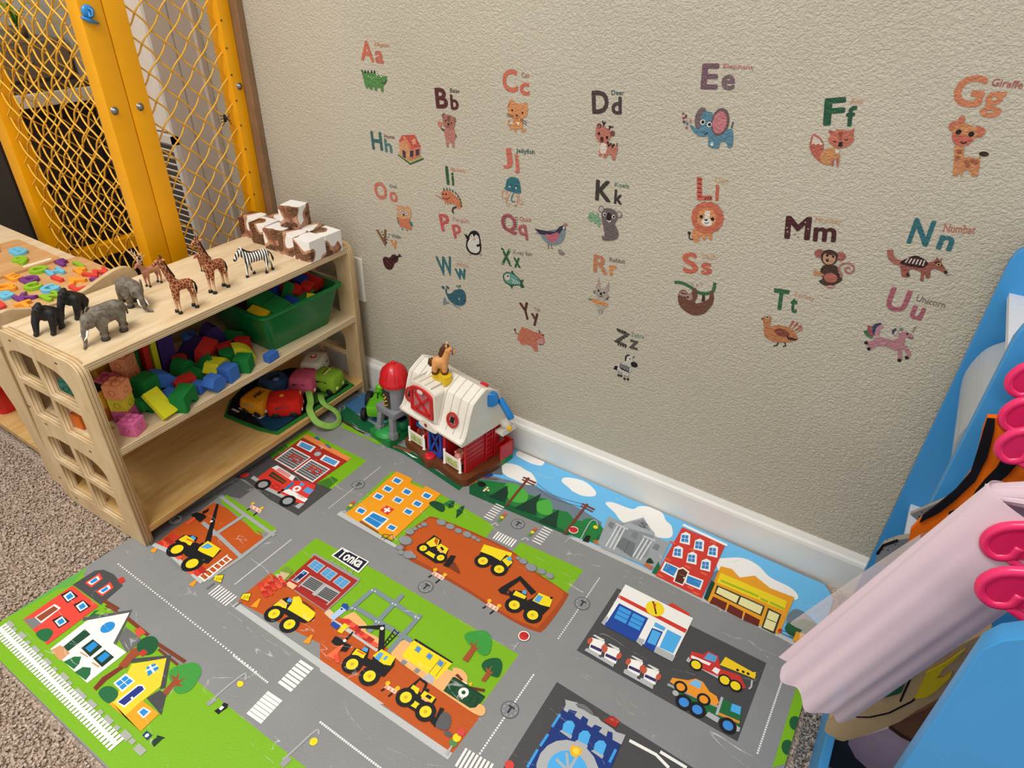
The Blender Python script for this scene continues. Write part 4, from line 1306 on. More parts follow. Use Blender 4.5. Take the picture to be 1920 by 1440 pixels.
('P','#aab0b4',[-3273,9733,-2980,10236,-2550,9873]),
('P','#8b9296',[-3143,9921,-2950,10188,-2683,9942]),
('T','#5c6468','S',[-2968,9943,-2807,9935],160,1),
('L','#d8dcde',30,[-3322,9699,-3272,9035]),
('L','#d8dcde',30,[-3245,9700,-3189,9037]),
('L','#d8dcde',30,[-3167,9701,-3106,9039]),
('L','#d8dcde',30,[-2723,9691,-2706,9092]),
('L','#d8dcde',30,[-2641,9696,-2631,9089]),
('L','#d8dcde',30,[-2561,9702,-2557,9087]),
('L','#c4c9cc',50,[-3379,9727,-3096,9724]),
('L','#c4c9cc',50,[-2760,9729,-2499,9750]),
('P','#6f767a',[-3105,9150,-3104,9462,-2803,9448,-2711,9058]),
('L','#4c5256',12,[-2937,9419,-2888,9086]),
('P','#7a8286',[-2986,9574,-2976,9741,-2873,9747,-2846,9544]),
('P','#7a8286',[-3503,9576,-3506,9719,-3395,9715,-3373,9534]),
('P','#7a8286',[-2482,9515,-2468,9678,-2369,9684,-2357,9509]),
('P','#c46a3a',[-2446,9006,-2429,9105,-2258,9077,-2276,8979]),
('S','#123f28',[-2429,9105,-2415,9260,-2295,9167]),
]),
('brick_shop_picture',[
('P','#d23a30',[-2145,8900,-2183,10415,-1273,10464,-1217,8886]),
('L','#f6f4f0',70,[-2197,10505,-1233,10461]),
('P','#d23a30',[-2167,10426,-1281,10428,-1273,10341,-2161,10300]),
('P','#f6f4f0',[-2071,9980,-2129,10238,-2067,10345,-1965,10325,-1874,10034]),
('P','#2f86cc',[-2110,10219,-2054,10245,-2025,10154,-2083,10128]),
('P','#2f86cc',[-2080,10118,-2022,10144,-1993,10053,-2053,10029]),
('P','#2f86cc',[-2047,10248,-1991,10275,-1961,10182,-2019,10157]),
('P','#2f86cc',[-2015,10146,-1957,10172,-1927,10080,-1987,10056]),
('P','#f6f4f0',[-1774,9968,-1827,10223,-1764,10329,-1665,10309,-1580,10022]),
('P','#2f86cc',[-1808,10204,-1753,10230,-1726,10139,-1783,10114]),
('P','#2f86cc',[-1781,10104,-1723,10129,-1697,10040,-1756,10016]),
('P','#2f86cc',[-1747,10233,-1691,10260,-1663,10168,-1720,10142]),
('P','#2f86cc',[-1717,10132,-1659,10157,-1631,10067,-1690,10043]),
('P','#f6f4f0',[-1487,9965,-1534,10218,-1471,10323,-1374,10303,-1296,10019]),
('P','#2f86cc',[-1516,10199,-1462,10225,-1437,10135,-1493,10110]),
('P','#2f86cc',[-1491,10100,-1434,10125,-1409,10037,-1468,10013]),
('P','#2f86cc',[-1455,10228,-1401,10254,-1374,10163,-1430,10138]),
('P','#2f86cc',[-1428,10128,-1371,10153,-1345,10063,-1403,10039]),
('P','#f6f4f0',[-2059,9545,-2115,9790,-2054,9893,-1955,9875,-1867,9599]),
('P','#2f86cc',[-2097,9772,-2042,9798,-2014,9711,-2070,9686]),
('P','#2f86cc',[-2067,9676,-2011,9701,-1983,9615,-2041,9591]),
('P','#2f86cc',[-2036,9801,-1981,9827,-1951,9739,-2007,9714]),
('P','#2f86cc',[-2004,9704,-1948,9729,-1918,9642,-1976,9618]),
('P','#f6f4f0',[-1771,9553,-1822,9796,-1761,9898,-1664,9880,-1581,9607]),
('P','#2f86cc',[-1804,9778,-1750,9804,-1724,9718,-1780,9693]),
('P','#2f86cc',[-1777,9683,-1721,9708,-1695,9623,-1753,9599]),
('P','#2f86cc',[-1744,9807,-1690,9833,-1662,9746,-1718,9721]),
('P','#2f86cc',[-1715,9711,-1659,9736,-1631,9649,-1689,9626]),
('P','#f6f4f0',[-1483,9536,-1530,9776,-1468,9877,-1373,9860,-1297,9590]),
('P','#2f86cc',[-1512,9758,-1459,9784,-1435,9699,-1490,9674]),
('P','#2f86cc',[-1487,9665,-1432,9690,-1408,9605,-1465,9582]),
('P','#2f86cc',[-1453,9787,-1399,9813,-1373,9727,-1428,9702]),
('P','#2f86cc',[-1426,9692,-1370,9717,-1345,9632,-1402,9608]),
('P','#f6f4f0',[-2114,9061,-2128,9339,-1827,9342,-1819,9050]),
('P','#2f86cc',[-2084,9104,-2092,9317,-1852,9314,-1851,9083]),
('P','#f6f4f0',[-1614,9041,-1660,9286,-1330,9316,-1305,9052]),
('P','#2f86cc',[-1595,9070,-1628,9252,-1354,9278,-1341,9092]),
('P','#f6f4f0',[-1811,8961,-1856,9294,-1781,9402,-1631,9362,-1614,8960]),
('P','#5a2a1a',[-1787,8978,-1832,9282,-1767,9366,-1656,9328,-1633,8990]),
('C','#f6f4f0',(-1661,9157),20),
('R','#e8653e',(-2069,8952),120,50,0),
('R','#e8653e',(-2100,9417),120,50,0),
('R','#e8653e',(-1703,9455),120,50,0),
('R','#e8653e',(-1385,9473),120,50,0),
('R','#e8653e',(-1499,10372),120,50,0),
('R','#e8653e',(-1781,9933),120,50,0),
('R','#e8653e',(-2190,9899),120,50,0),
('R','#e8653e',(-1478,8998),120,50,0),
('R','#e8653e',(-1343,8931),120,50,0),
('P','#1f6a3a',[-2233,8924,-2237,9265,-2150,9150,-2154,8922]),
('P','#123f28',[-1187,8906,-1209,9398,-1126,9373,-1107,8883]),
]),
('yellow_shop_picture',[
('P','#eda21e',[-1143,8884,-1170,9847,-962,9903,-775,9777,-544,9990,-219,9854,226,9891,196,8907]),
('P','#f2d81c',[-1103,9415,-1117,9684,129,9721,139,9473]),
('L','#a2b81c',50,[-1058,9501,-344,9530]),
('R','#a2b81c',(-231,9503),140,50,0),
('R','#a2b81c',(-60,9516),140,50,0),
('R','#a2b81c',(61,9511),140,50,0),
('P','#3f3a2c',[-1061,9122,-1081,9349,-181,9383,-176,9111]),
('P','#efe8a8',[-1038,9164,-1043,9321,-646,9325,-648,9143]),
('P','#efe8a8',[-612,9142,-613,9332,-210,9338,-208,9139]),
('P','#6a2418',[-1063,8861,-1054,9048,-785,9050,-770,8858]),
('P','#6a2418',[-740,8853,-749,9048,-480,9029,-460,8845]),
('P','#6a2418',[-431,8841,-445,9028,-173,9015,-163,8854]),
('P','#3f3a2c',[-109,8866,-126,9370,122,9362,126,8860]),
('P','#efe8a8',[-83,8893,-93,9326,90,9326,91,8906]),
('L','#3f3a2c',18,[-85,9114,92,9122]),
('L','#3a3f34',12,[219,8946,509,8957]),
('L','#3a3f34',12,[185,9017,519,9056]),
('P','#c8352c',[148,8992,191,9059,228,8976,177,8918]),
('P','#eda21e',[426,8901,435,9139,622,9172,611,8934]),
]),
('gas_station_picture',[
('P','#f6f4f0',[-2518,7414,-2534,8088,-2537,8380,-1196,8370,-1192,7339,-1277,7336]),
('P','#d43a2c',[-2525,8014,-2529,8091,-1204,8079,-1205,7986]),
('P','#d43a2c',[-1692,8374,-1638,8476,-1294,8430,-1257,8371]),
('C','#f6dc1e',(-1854,8178),170),
('L','#5a2a1a',30,[-1950,8308,-1883,8223,-1789,8074]),
('P','#c43a2c',[-1916,8243,-1879,8291,-1849,8181,-1881,8181]),
('P','#1c46a0',[-2461,7330,-2452,7915,-1871,7913,-1852,7326]),
('P','#3f9fe8',[-2390,7570,-2396,7658,-2166,7660,-2160,7574]),
('P','#3f9fe8',[-2123,7574,-2129,7661,-1903,7664,-1897,7578]),
('P','#3f9fe8',[-2398,7672,-2404,7760,-2173,7762,-2167,7675]),
('P','#3f9fe8',[-2130,7675,-2136,7763,-1909,7765,-1904,7678]),
('P','#3f9fe8',[-2406,7775,-2413,7865,-2181,7866,-2174,7777]),
('P','#3f9fe8',[-2137,7777,-2144,7866,-1916,7867,-1910,7779]),
('P','#1c46a0',[-1721,7337,-1735,7760,-1543,7790,-1521,7321]),
('P','#4fb0ee',[-1689,7436,-1715,7734,-1561,7745,-1547,7455]),
('P','#4fb0ee',[-1724,7808,-1734,7904,-1532,7898,-1535,7815]),
('P','#4fb0ee',[-1476,7464,-1495,7882,-1231,7882,-1232,7478]),
('P','#b4b6b8',[-2531,7343,-2528,7532,-2476,7525,-2461,7330]),
('P','#b4b6b8',[-1859,7341,-1857,7439,-1743,7458,-1738,7307]),
('P','#b4b6b8',[-1521,7321,-1517,7456,-1180,7457,-1186,7324]),
]),
('gas_pumps_picture',[
('P','#b9bbbd',[-2513,6690,-2512,6747,-2271,6759,-2259,6675]),
('P','#f6f4f0',[-2475,6753,-2538,6979,-2307,7038,-2248,6756]),
('P','#3a2f6a',[-2473,6792,-2481,6851,-2274,6870,-2265,6808]),
('P','#d9d9d6',[-2544,7034,-2516,7061,-2332,7068,-2324,7008]),
('C','#c85a3c',(-2532,6906),40,70),
('C','#c85a3c',(-2272,6928),40,70),
('P','#b9bbbd',[-2223,6681,-2220,6738,-1985,6750,-1975,6666]),
('P','#f6f4f0',[-2184,6744,-2242,6967,-2016,7025,-1963,6747]),
('P','#3a2f6a',[-2182,6782,-2189,6841,-1986,6859,-1978,6798]),
('P','#d9d9d6',[-2247,7021,-2219,7047,-2039,7055,-2032,6995]),
('C','#c85a3c',(-2237,6895),40,70),
('C','#c85a3c',(-1983,6916),40,70),
('P','#b9bbbd',[-1799,6695,-1796,6751,-1567,6763,-1560,6681]),
('P','#f6f4f0',[-1760,6757,-1810,6977,-1590,7034,-1546,6760]),
('P','#3a2f6a',[-1757,6795,-1762,6853,-1565,6870,-1559,6811]),
('P','#d9d9d6',[-1813,7030,-1786,7056,-1611,7063,-1606,7005]),
('C','#c85a3c',(-1807,6906),40,70),
('C','#c85a3c',(-1561,6927),40,70),
('P','#b9bbbd',[-1510,6697,-1505,6752,-1282,6764,-1276,6683]),
('P','#f6f4f0',[-1470,6758,-1515,6976,-1299,7032,-1261,6761]),
('P','#3a2f6a',[-1466,6796,-1471,6853,-1278,6870,-1273,6811]),
('P','#d9d9d6',[-1517,7028,-1490,7054,-1319,7061,-1315,7003]),
('C','#c85a3c',(-1514,6905),40,70),
('C','#c85a3c',(-1272,6926),40,70),
('L','#b9bbbd',40,[-2520,6703,-1995,6689]),
('L','#b9bbbd',40,[-1786,6686,-1269,6687]),
]),
('tow_truck_picture',[
('P','#b9bbbd',[-997,7470,-990,7567,-355,7508,-363,7450]),
('P','#cc3430',[-968,7545,-983,7703,-799,7751,-739,7867,-569,7869,-457,7652,-148,7717,10,7546,-75,7473,-355,7508,-756,7469]),
('P','#5aa0d8',[-761,7684,-731,7842,-576,7846,-575,7717]),
('P','#f6f4f0',[-955,7627,-627,7664,-635,7604,-950,7575]),
('L','#f6cf1e',90,[-471,7824,-234,7820,74,7832]),
('P','#f6cf1e',[-492,7719,-461,7924,15,7898,60,7929,71,7795]),
('C','#17181c',(-212,7792),26),
('C','#17181c',(-123,7813),26),
('C','#17181c',(-44,7823),26),
('P','#f6f4f0',[-571,7539,-548,7634,-456,7635,-468,7520]),
('L','#b6b8ba',30,[46,7743,68,7619,47,7554]),
('C','#17181c',(-829,7492),110),
('C','#f6d81e',(-829,7492),80),
('C','#17181c',(-334,7487),110),
('C','#f6d81e',(-334,7487),80),
('C','#17181c',(-154,7488),110),
('C','#f6d81e',(-154,7488),80),
]),
('car_carrier_picture',[
('P','#1f6a3a',[-931,6780,-919,6855,-385,6949,-251,6942,-279,7151,42,7170,108,6867,31,6785,-208,6811,-426,6760]),
('L','#9fa4aa',50,[-1098,6887,-275,6974]),
('P','#b6b8ba',[-397,6716,-377,6809,-193,6806,-200,6708]),
('L','#b6b8ba',40,[-273,7172,-253,6829]),
('P','#4fb0ee',[-92,7016,-108,7151,34,7181,57,7036]),
('P','#e8903c',[-234,6889,88,6931,89,6886,-231,6843]),
('C','#b6b8ba',(-930,6814),50),
('P','#b6b8ba',[61,6729,55,6832,123,6831,128,6758]),
('C','#17181c',(-760,6739),135),
('C','#3f8fe0',(-760,6739),80),
('C','#17181c',(-538,6740),135),
('C','#3f8fe0',(-538,6740),80),
('C','#17181c',(-49,6756),135),
('C','#3f8fe0',(-49,6756),80),
('P','#f29a2c',[-1081,6950,-1075,7042,-847,7142,-746,7245,-626,7257,-480,7150,-354,7134,-286,7048,-311,6966,-564,6927,-831,6914]),
('P','#7fc0ee',[-816,7094,-741,7231,-632,7235,-626,7102]),
('C','#17181c',(-899,6963),110),
('C','#f29a2c',(-899,6963),70),
('C','#17181c',(-510,6963),110),
('C','#f29a2c',(-510,6963),70),
]),
('police_station_picture',[
('P','#17357c',[-2307,4470,-2317,5653,-1327,5695,-1262,4898,-2112,4332]),
('P','#b2b4b6',[-2367,5717,-2169,5784,-2148,5718,-2066,5725,-2008,5780,-1923,5725,-1794,5749,-1723,5719,-1611,5717,-1526,5713,-1463,5695,-1317,5732,-1306,5562,-1450,5554,-1498,5655,-1571,5637,-1553,5544,-1680,5549,-1666,5634,-1783,5617,-1801,5544,-1887,5547,-1902,5630,-2006,5639,-2007,5560,-2111,5568,-2110,5647,-2235,5611,-2231,5551,-2303,5550,-2317,5653]),
('S','#6f7174',[-2189,5739,-2082,5811,-1926,5787,-1869,5730,-2011,5730]),
('P','#b02a22',[-1707,5745,-1662,5822,-1616,5900,-1482,5880,-1490,5752,-1569,5745]),
('P','#b2b4b6',[-2191,5222,-2166,5254,-1990,5267,-1987,5210]),
('P','#4fb0ee',[-2162,5257,-2195,5357,-2168,5436,-2101,5472,-2033,5434,-2003,5264]),
('P','#b2b4b6',[-1918,5221,-1893,5252,-1721,5264,-1719,5208]),
('P','#4fb0ee',[-1889,5255,-1919,5353,-1891,5432,-1826,5467,-1760,5430,-1733,5262]),
('P','#b2b4b6',[-1650,5222,-1625,5253,-1457,5266,-1456,5210]),
('P','#4fb0ee',[-1621,5256,-1649,5353,-1620,5431,-1556,5465,-1492,5429,-1469,5263]),
('C','#b2b4b6',(-1799,4768),460),
('C','#4fb0ee',(-1799,4768),300),
('L','#b2b4b6',40,[-1789,4775,-2022,4827]),
('L','#b2b4b6',40,[-1789,4775,-1938,4996]),
('L','#b2b4b6',40,[-1789,4775,-1785,5041]),
('P','#f0b81e',[-1915,5054,-1925,5148,-1775,5176,-1746,5095,-1794,5007,-1871,4998]),
('C','#f6d84a',(-1835,5093),50),
('C','#d8453c',(-2550,4369),70),
('L','#3f9fe8',40,[-2313,5464,-2315,5215]),
('L','#3f9fe8',40,[-2310,5083,-2318,4857]),
('L','#3f9fe8',40,[-1346,5449,-1343,5223]),
('L','#3f9fe8',40,[-2324,4795,-2316,4486]),
]),
]
# ------------------------------------------------------------------ printed foam play mat
def mat_relief(t):
    co = t.pos(); wv = t.n('ShaderNodeTexVoronoi', Scale=520.0); t.l(co, wv.inputs['Vector'])
    b1 = t.bump(wv.outputs['Distance'], 0.25, 0.0012)
    nz = t.n('ShaderNodeTexNoise', Scale=9.0, Detail=6.0, Roughness=0.6, Distortion=0.6); t.l(t.pos((0.7, 1.6, 1)), nz.inputs['Vector'])
    cr_ = t.ramp(nz.outputs['Fac'], [(0.488, (0, 0, 0, 1)), (0.5, (1, 1, 1, 1)), (0.512, (0, 0, 0, 1))])
    t.bump(cr_, 0.12, 0.0015, b1)
    # wear: thin pale creases that cross the print in broken lines
    n2 = t.n('ShaderNodeTexNoise', Scale=5.5, Detail=3.0, Roughness=0.5, Distortion=0.5); t.l(t.pos((0.55, 1.9, 1)), n2.inputs['Vector'])
    line = t.ramp(n2.outputs['Fac'], [(0.4965, (0, 0, 0, 1)), (0.5, (1, 1, 1, 1)), (0.5035, (0, 0, 0, 1))])
    msk = t.ramp(t.noise(co, 24.0, 5.0, 0.7), [(0.5, (0, 0, 0, 1)), (0.66, (1, 1, 1, 1))])
    mm = t.n('ShaderNodeMath', operation='MULTIPLY'); t.l(line, mm.inputs[0]); t.l(msk, mm.inputs[1])
    return mm.outputs[0]
def worn(t, colour, wear):
    mx = t.n('ShaderNodeMix', data_type='RGBA'); t.l(wear, mx.inputs['Factor']); t.l(colour, mx.inputs['A']); mx.inputs['B'].default_value = lin('#dcdad6')
    t.base(mx.outputs['Result'])
ti = NT('mat_print_ink', 0.5, 0.35); wr = mat_relief(ti)
ca = ti.n('ShaderNodeVertexColor', layer_name='ink'); worn(ti, ca.outputs['Color'], wr)
INK = ti.m
tg = NT('mat_grey_ground', 0.5, 0.35); wr = mat_relief(tg)
worn(tg, tg.ramp(tg.noise(tg.pos(), 7.0), [(0.3, '#88898a'), (0.7, '#8f9091')]), wr)
play_mat = empty('play_mat', (-0.5, 0.585, 0), label='printed foam play mat with roads, houses and construction trucks', cat='play mat')
def mat_child(o): o.location = (0.5, -0.585, 0); return o
outline = [(-1.125, 0.112), (0.085, 0.112)]
for i in range(7): t_ = pi/2*i/6; outline.append((0.045+0.04*cos(t_), 1.022+0.04*sin(t_)))
outline += [(-1.125, 1.062)]
mat_child(MB().prism(outline, -0.0078, 0.0).build('mat_sheet', tg.m, play_mat))
lev = 0.00004
for name, els in MAT_PRINTS:
    V, F, Cc = print_shapes(els, 0.000009, lev)
    # clip everything to the sheet
    V = [(min(max(x, -1.1248), 0.0848), min(max(y, 0.1122), 1.0618), z) for x, y, z in V]
    mat_child(print_object(name, V, F, Cc, INK, play_mat))
    lev = 0.00004+0.000009*(len(els)+1) if name == 'lawn_print' else lev+0.000012

WALL_PRINTS=[
('Aa',[
('X','#d2603c','A',[-10567,8065,-10211,8058,-10515,8438],1),
('X','#c9604a','a',[-10180,8052,-9951,8052,-10142,8278],1),
('X','#d98f62','Alligator',[-10188,8332,-9770,8340,-10167,8430],0),
('P','#4f8f46',[-10596,7901,-10468,7844,-10164,7870,-10073,7836,-9894,7833,-9900,7773,-9945,7692,-10015,7652,-10018,7531,-10082,7531,-10099,7604,-10179,7595,-10203,7526,-10259,7538,-10274,7602,-10316,7598,-10313,7543,-10393,7540,-10414,7587,-10450,7550,-10504,7559]),
('P','#1b191a',[-10586,7876,-10558,7896,-10532,7849]),
('P','#1b191a',[-10510,7840,-10476,7904,-10452,7842]),
('P','#1b191a',[-10429,7848,-10396,7912,-10372,7850]),
('P','#1b191a',[-10332,7858,-10299,7921,-10275,7859]),
('P','#1b191a',[-10252,7866,-10220,7929,-10195,7867]),
('C','#e9e4da',(-10149,7859),34),
('C','#e9e4da',(-10048,7839),34),
('C','#1b191a',(-10140,7860),14),
('C','#1b191a',(-10042,7840),14),
('K','#1b191a',12,[-10056,7713,-9979,7699,-9910,7761]),
('C','#b9d49a',(-10395,7786),13),
('C','#b9d49a',(-10332,7782),13),
('C','#b9d49a',(-10253,7779),13),
('C','#b9d49a',(-10188,7797),13),
('C','#b9d49a',(-10304,7752),13),
]),
('Bb',[
('X','#5c2224','B',[-8666,7388,-8365,7415,-8677,7760],1),
('X','#5c2224','b',[-8306,7405,-8112,7421,-8308,7683],1),
('X','#6a4a40','Bear',[-8319,7713,-8081,7727,-8313,7791],0),
('P','#6a5048',[-8579,7041,-8464,7025,-8451,6971,-8552,7001]),
('P','#6a5048',[-8262,7042,-8193,6964,-8160,6903,-8222,6938]),
('S','#bd7566',[-8479,6989,-8419,7075,-8289,7093,-8225,7025,-8209,6896,-8283,6808,-8428,6797,-8469,6880]),
('P','#bd7566',[-8451,6816,-8384,6804,-8388,6691,-8437,6695]),
('P','#bd7566',[-8312,6815,-8239,6836,-8233,6726,-8286,6707]),
('C','#8a5a50',(-8483,7272),50),
('C','#8a5a50',(-8237,7235),50),
('S','#b06a5c',[-8514,7236,-8411,7303,-8269,7289,-8215,7211,-8232,7090,-8362,7039,-8477,7067,-8509,7139]),
('P','#7c4a44',[-8397,7283,-8312,7290,-8344,7172,-8400,7197]),
('C','#1b191a',(-8435,7188),18),
('C','#1b191a',(-8301,7162),18),
('C','#1b191a',(-8374,7131),24),
('K','#1b191a',9,[-8418,7097,-8375,7081,-8332,7102]),
('C','#d8604a',(-8585,7106),55),
('C','#e08a78',(-8567,7120),20),
]),
('Cc',[
('X','#d2603c','C',[-7109,7850,-6787,7886,-7125,8233],1),
('X','#d2603c','c',[-6746,7842,-6541,7866,-6749,8053],1),
('X','#a86a48','Cat',[-6729,8144,-6570,8151,-6730,8225],0),
('P','#d98a44',[-6938,7771,-6835,7705,-6698,7706,-6601,7743,-6565,7640,-6591,7518,-6688,7455,-6659,7368,-6673,7275,-6593,7296,-6604,7254,-6665,7215,-6718,7279,-6794,7268,-6804,7195,-6843,7210,-6871,7258,-6934,7228,-6948,7268,-6873,7319,-6881,7419,-6981,7507,-7009,7604,-6974,7708]),
('K','#d98a44',25,[-6873,7319,-6975,7305,-6977,7376,-6939,7408]),
('C','#1b191a',(-6901,7574),20),
('C','#1b191a',(-6680,7556),20),
('C','#7a2a20',(-6797,7495),25),
('L','#1b191a',9,[-6865,7472,-7019,7503]),
('L','#1b191a',9,[-6864,7452,-7018,7472]),
('L','#1b191a',9,[-6713,7452,-6573,7400]),
('L','#1b191a',9,[-6725,7430,-6584,7358]),
('K','#6a2a1a',10,[-6852,7454,-6801,7440,-6751,7467]),
('L','#8a4a20',15,[-6997,7626,-6960,7690]),
('P','#f0dcc0',[-6811,7388,-6723,7390,-6758,7324]),
]),
('Hh',[
('X','#3f6a6a','H',[-10467,6328,-10153,6347,-10462,6709],1),
('X','#4f8080','h',[-10099,6332,-9891,6340,-10076,6611],1),
('X','#7a4a48','Home',[-10095,6625,-9808,6638,-10086,6704],0),
('P','#3f5a2c',[-9753,6326,-9712,6345,-9401,6239,-9078,6387,-9034,6354,-9412,6182]),
('P','#a9b06a',[-9745,6344,-9678,6374,-9366,6281,-9108,6406,-9047,6380,-9403,6215]),
('P','#d8935a',[-9687,6633,-9583,6741,-9379,6539,-9425,6259,-9680,6350]),
('P','#d2754a',[-9387,6514,-9121,6590,-9123,6403,-9425,6252]),
('P','#c8442c',[-9688,6621,-9588,6752,-9251,6812,-9102,6593,-9388,6502,-9526,6668,-9658,6602]),
('P','#e0743c',[-9585,6718,-9519,6750,-9346,6556,-9387,6514]),
('P','#4a3a4c',[-9400,6465,-9304,6492,-9313,6361,-9410,6333]),
('P','#4a3a4c',[-9240,6518,-9145,6545,-9153,6422,-9249,6390]),
('P','#4a3a4c',[-9607,6457,-9519,6435,-9525,6279,-9602,6314]),
('P','#e89a6c',[-9337,6685,-9255,6743,-9216,6645,-9311,6607]),
]),
('Ii',[
('X','#2d6238','I',[-8458,5935,-8382,5942,-8475,6311],1),
('X','#2d6238','i',[-8322,5948,-8259,5953,-8323,6208],1),
('X','#d98f62','Iguana',[-8344,6221,-7983,6244,-8332,6312],0),
('S','#d2703c',[-8611,5741,-8523,5806,-8371,5810,-8208,5733,-8105,5643,-8083,5550,-8168,5484,-8212,5536,-8287,5571,-8470,5559,-8576,5625]),
('P','#1f4a2c',[-8542,5795,-8551,5866,-8499,5803]),
('P','#1f4a2c',[-8465,5822,-8474,5893,-8422,5830]),
('P','#1f4a2c',[-8389,5824,-8399,5895,-8346,5832]),
('P','#1f4a2c',[-8314,5807,-8324,5877,-8272,5815]),
('P','#1f4a2c',[-8240,5780,-8250,5850,-8197,5788]),
('P','#1f4a2c',[-8181,5731,-8191,5801,-8139,5739]),
('P','#1f4a2c',[-8137,5678,-8148,5749,-8095,5687]),
('P','#1f4a2c',[-8108,5623,-8119,5694,-8066,5632]),
('P','#1f4a2c',[-8101,5551,-8111,5623,-8059,5560]),
('K','#c8764c',20,[-8576,5612,-8713,5660,-8751,5660]),
('K','#5a3a28',40,[-8213,5524,-8305,5468,-8322,5402,-8286,5372]),
('C','#1b191a',(-8557,5722),20),
('C','#1b191a',(-8480,5736),20),
('K','#1b191a',12,[-8575,5649,-8468,5633,-8375,5688]),
('L','#c8764c',20,[-8516,5575,-8509,5514]),
('L','#c8764c',20,[-8454,5587,-8447,5526]),
('L','#c8764c',20,[-8377,5602,-8370,5542]),
('L','#c8764c',20,[-8301,5617,-8294,5557]),
]),
('Jj',[
('X','#cf6248','J',[-7072,6498,-6841,6538,-7078,6875],1),
('X','#cf6248','j',[-6804,6450,-6686,6470,-6814,6806],1),
('X','#1f5a58','Jellyfish',[-6791,6814,-6383,6849,-6789,6920],0),
('K','#d69a7c',22,[-6966,6053,-7035,6086,-7088,6030,-7073,5941,-6990,5933,-6937,6001,-7006,6034]),
('K','#d69a7c',22,[-6911,6041,-6963,5939,-6988,5853,-6932,5806,-6906,5857]),
('K','#4a7f80',22,[-6818,6070,-6868,5969,-6853,5903,-6785,5916]),
('K','#d69a7c',22,[-6751,6071,-6733,5961,-6743,5867,-6796,5833,-6755,5813]),
('K','#d69a7c',22,[-6697,6081,-6706,5966,-6650,5885,-6598,5941,-6653,5965]),
('S','#24707e',[-7010,6181,-6973,6312,-6855,6378,-6721,6357,-6677,6243,-6659,6111,-6805,6084,-7022,6111]),
('K','#1b191a',11,[-6930,6219,-6903,6206,-6876,6224]),
('K','#1b191a',11,[-6796,6232,-6769,6215,-6735,6236]),
('C','#b0c8cc',(-6915,6181),23),
('C','#b0c8cc',(-6768,6181),23),
('K','#1b191a',9,[-6861,6159,-6834,6146,-6807,6162]),
]),
('Oo',[
('X','#d2684e','O',[-10475,5228,-10103,5301,-10428,5635],1),
('X','#d2684e','o',[-10045,5254,-9810,5301,-10019,5494],1),
('X','#6a7a78','Owl',[-10041,5577,-9845,5596,-10029,5664],0),
('P','#4a7a78',[-9903,4944,-9874,4816,-9833,4770,-9868,4951]),
('P','#4a7a78',[-9563,4963,-9465,4930,-9431,4845,-9507,4815]),
('P','#d9a06c',[-9877,5241,-9710,5222,-9522,5273,-9463,5181,-9493,5004,-9737,4899,-9886,4948]),
('P','#d2703c',[-9885,4961,-9733,4940,-9493,5004,-9535,4889,-9459,4771,-9513,4727,-9681,4749,-9818,4746]),
('C','#e9e4da',(-9754,5095),55),
('C','#e9e4da',(-9609,5093),55),
('O','#1b191a',(-9754,5095),50,8),
('C','#1b191a',(-9754,5095),18),
('O','#1b191a',(-9609,5093),50,8),
('C','#1b191a',(-9609,5093),18),
('C','#1b191a',(-9684,5043),25),
('P','#1b191a',[-9768,4730,-9719,4700,-9755,4679]),
('P','#1b191a',[-9631,4733,-9582,4703,-9624,4694]),
]),
('Vv',[
('X','#8a6238','V',[-10480,4120,-10148,4199,-10434,4542],1),
('X','#d98a3c','v',[-10118,4144,-9908,4185,-10096,4366],1),
('X','#4a6a68','Violin',[-10098,4422,-9816,4451,-10082,4518],0),
('L','#3c2a22',16,[-10416,4476,-10359,4511]),
('L','#3c2a22',16,[-10391,4414,-10333,4450]),
('L','#3c2a22',16,[-10365,4353,-10307,4388]),
('L','#3c2a22',16,[-10339,4291,-10282,4327]),
('L','#3c2a22',16,[-10313,4228,-10256,4265]),
('L','#3c2a22',16,[-10138,4483,-10191,4485]),
('L','#3c2a22',16,[-10173,4413,-10226,4415]),
('L','#3c2a22',16,[-10209,4343,-10262,4345]),
('L','#3c2a22',16,[-10244,4273,-10298,4275]),
('S','#4a1c1c',[-10433,3812,-10340,3899,-10231,3897,-10154,3954,-10124,3998,-10022,4023,-9949,3967,-9956,3887,-10022,3827,-10079,3789,-10091,3745,-10174,3626,-10280,3590,-10386,3631]),
('L','#2a1416',45,[-10145,3854,-9860,4055]),
('L','#2c4a40',30,[-9919,4069,-9828,4020]),
('L','#7a3a38',20,[-10331,3808,-10194,3725]),
]),
('Pp',[
('X','#c8403c','P',[-8626,4903,-8366,4961,-8636,5282],1),
('X','#c8484a','p',[-8292,4817,-8064,4874,-8284,5128],1),
('X','#d08a84','Penguin',[-8313,5165,-7887,5214,-8304,5286],0),
('C','#f0d8d0',(-8591,5220),12),
('C','#f0d8d0',(-8592,5118),12),
('C','#f0d8d0',(-8584,4990),12),
('C','#f0d8d0',(-8418,5269),12),
('C','#f0d8d0',(-8407,5145),12),
('C','#f0d8d0',(-8503,5073),12),
('P','#1b191a',[-8032,4984,-7920,4959,-7906,4885,-7966,4884]),
('S','#1b191a',[-7920,4959,-7858,5062,-7753,5110,-7649,5071,-7605,4929,-7589,4727,-7665,4604,-7848,4573,-7969,4662,-7973,4817]),
('S','#d8d5cc',[-7890,4888,-7874,4969,-7814,5021,-7769,4967,-7724,5028,-7649,4982,-7628,4821,-7634,4690,-7725,4621,-7862,4622,-7938,4722,-7931,4814]),
('P','#1b191a',[-7725,4798,-7620,4861,-7605,4801,-7680,4770]),
('C','#d8935a',(-7760,4931),30),
('C','#1b191a',(-7835,4978),10),
('C','#1b191a',(-7694,4972),10),
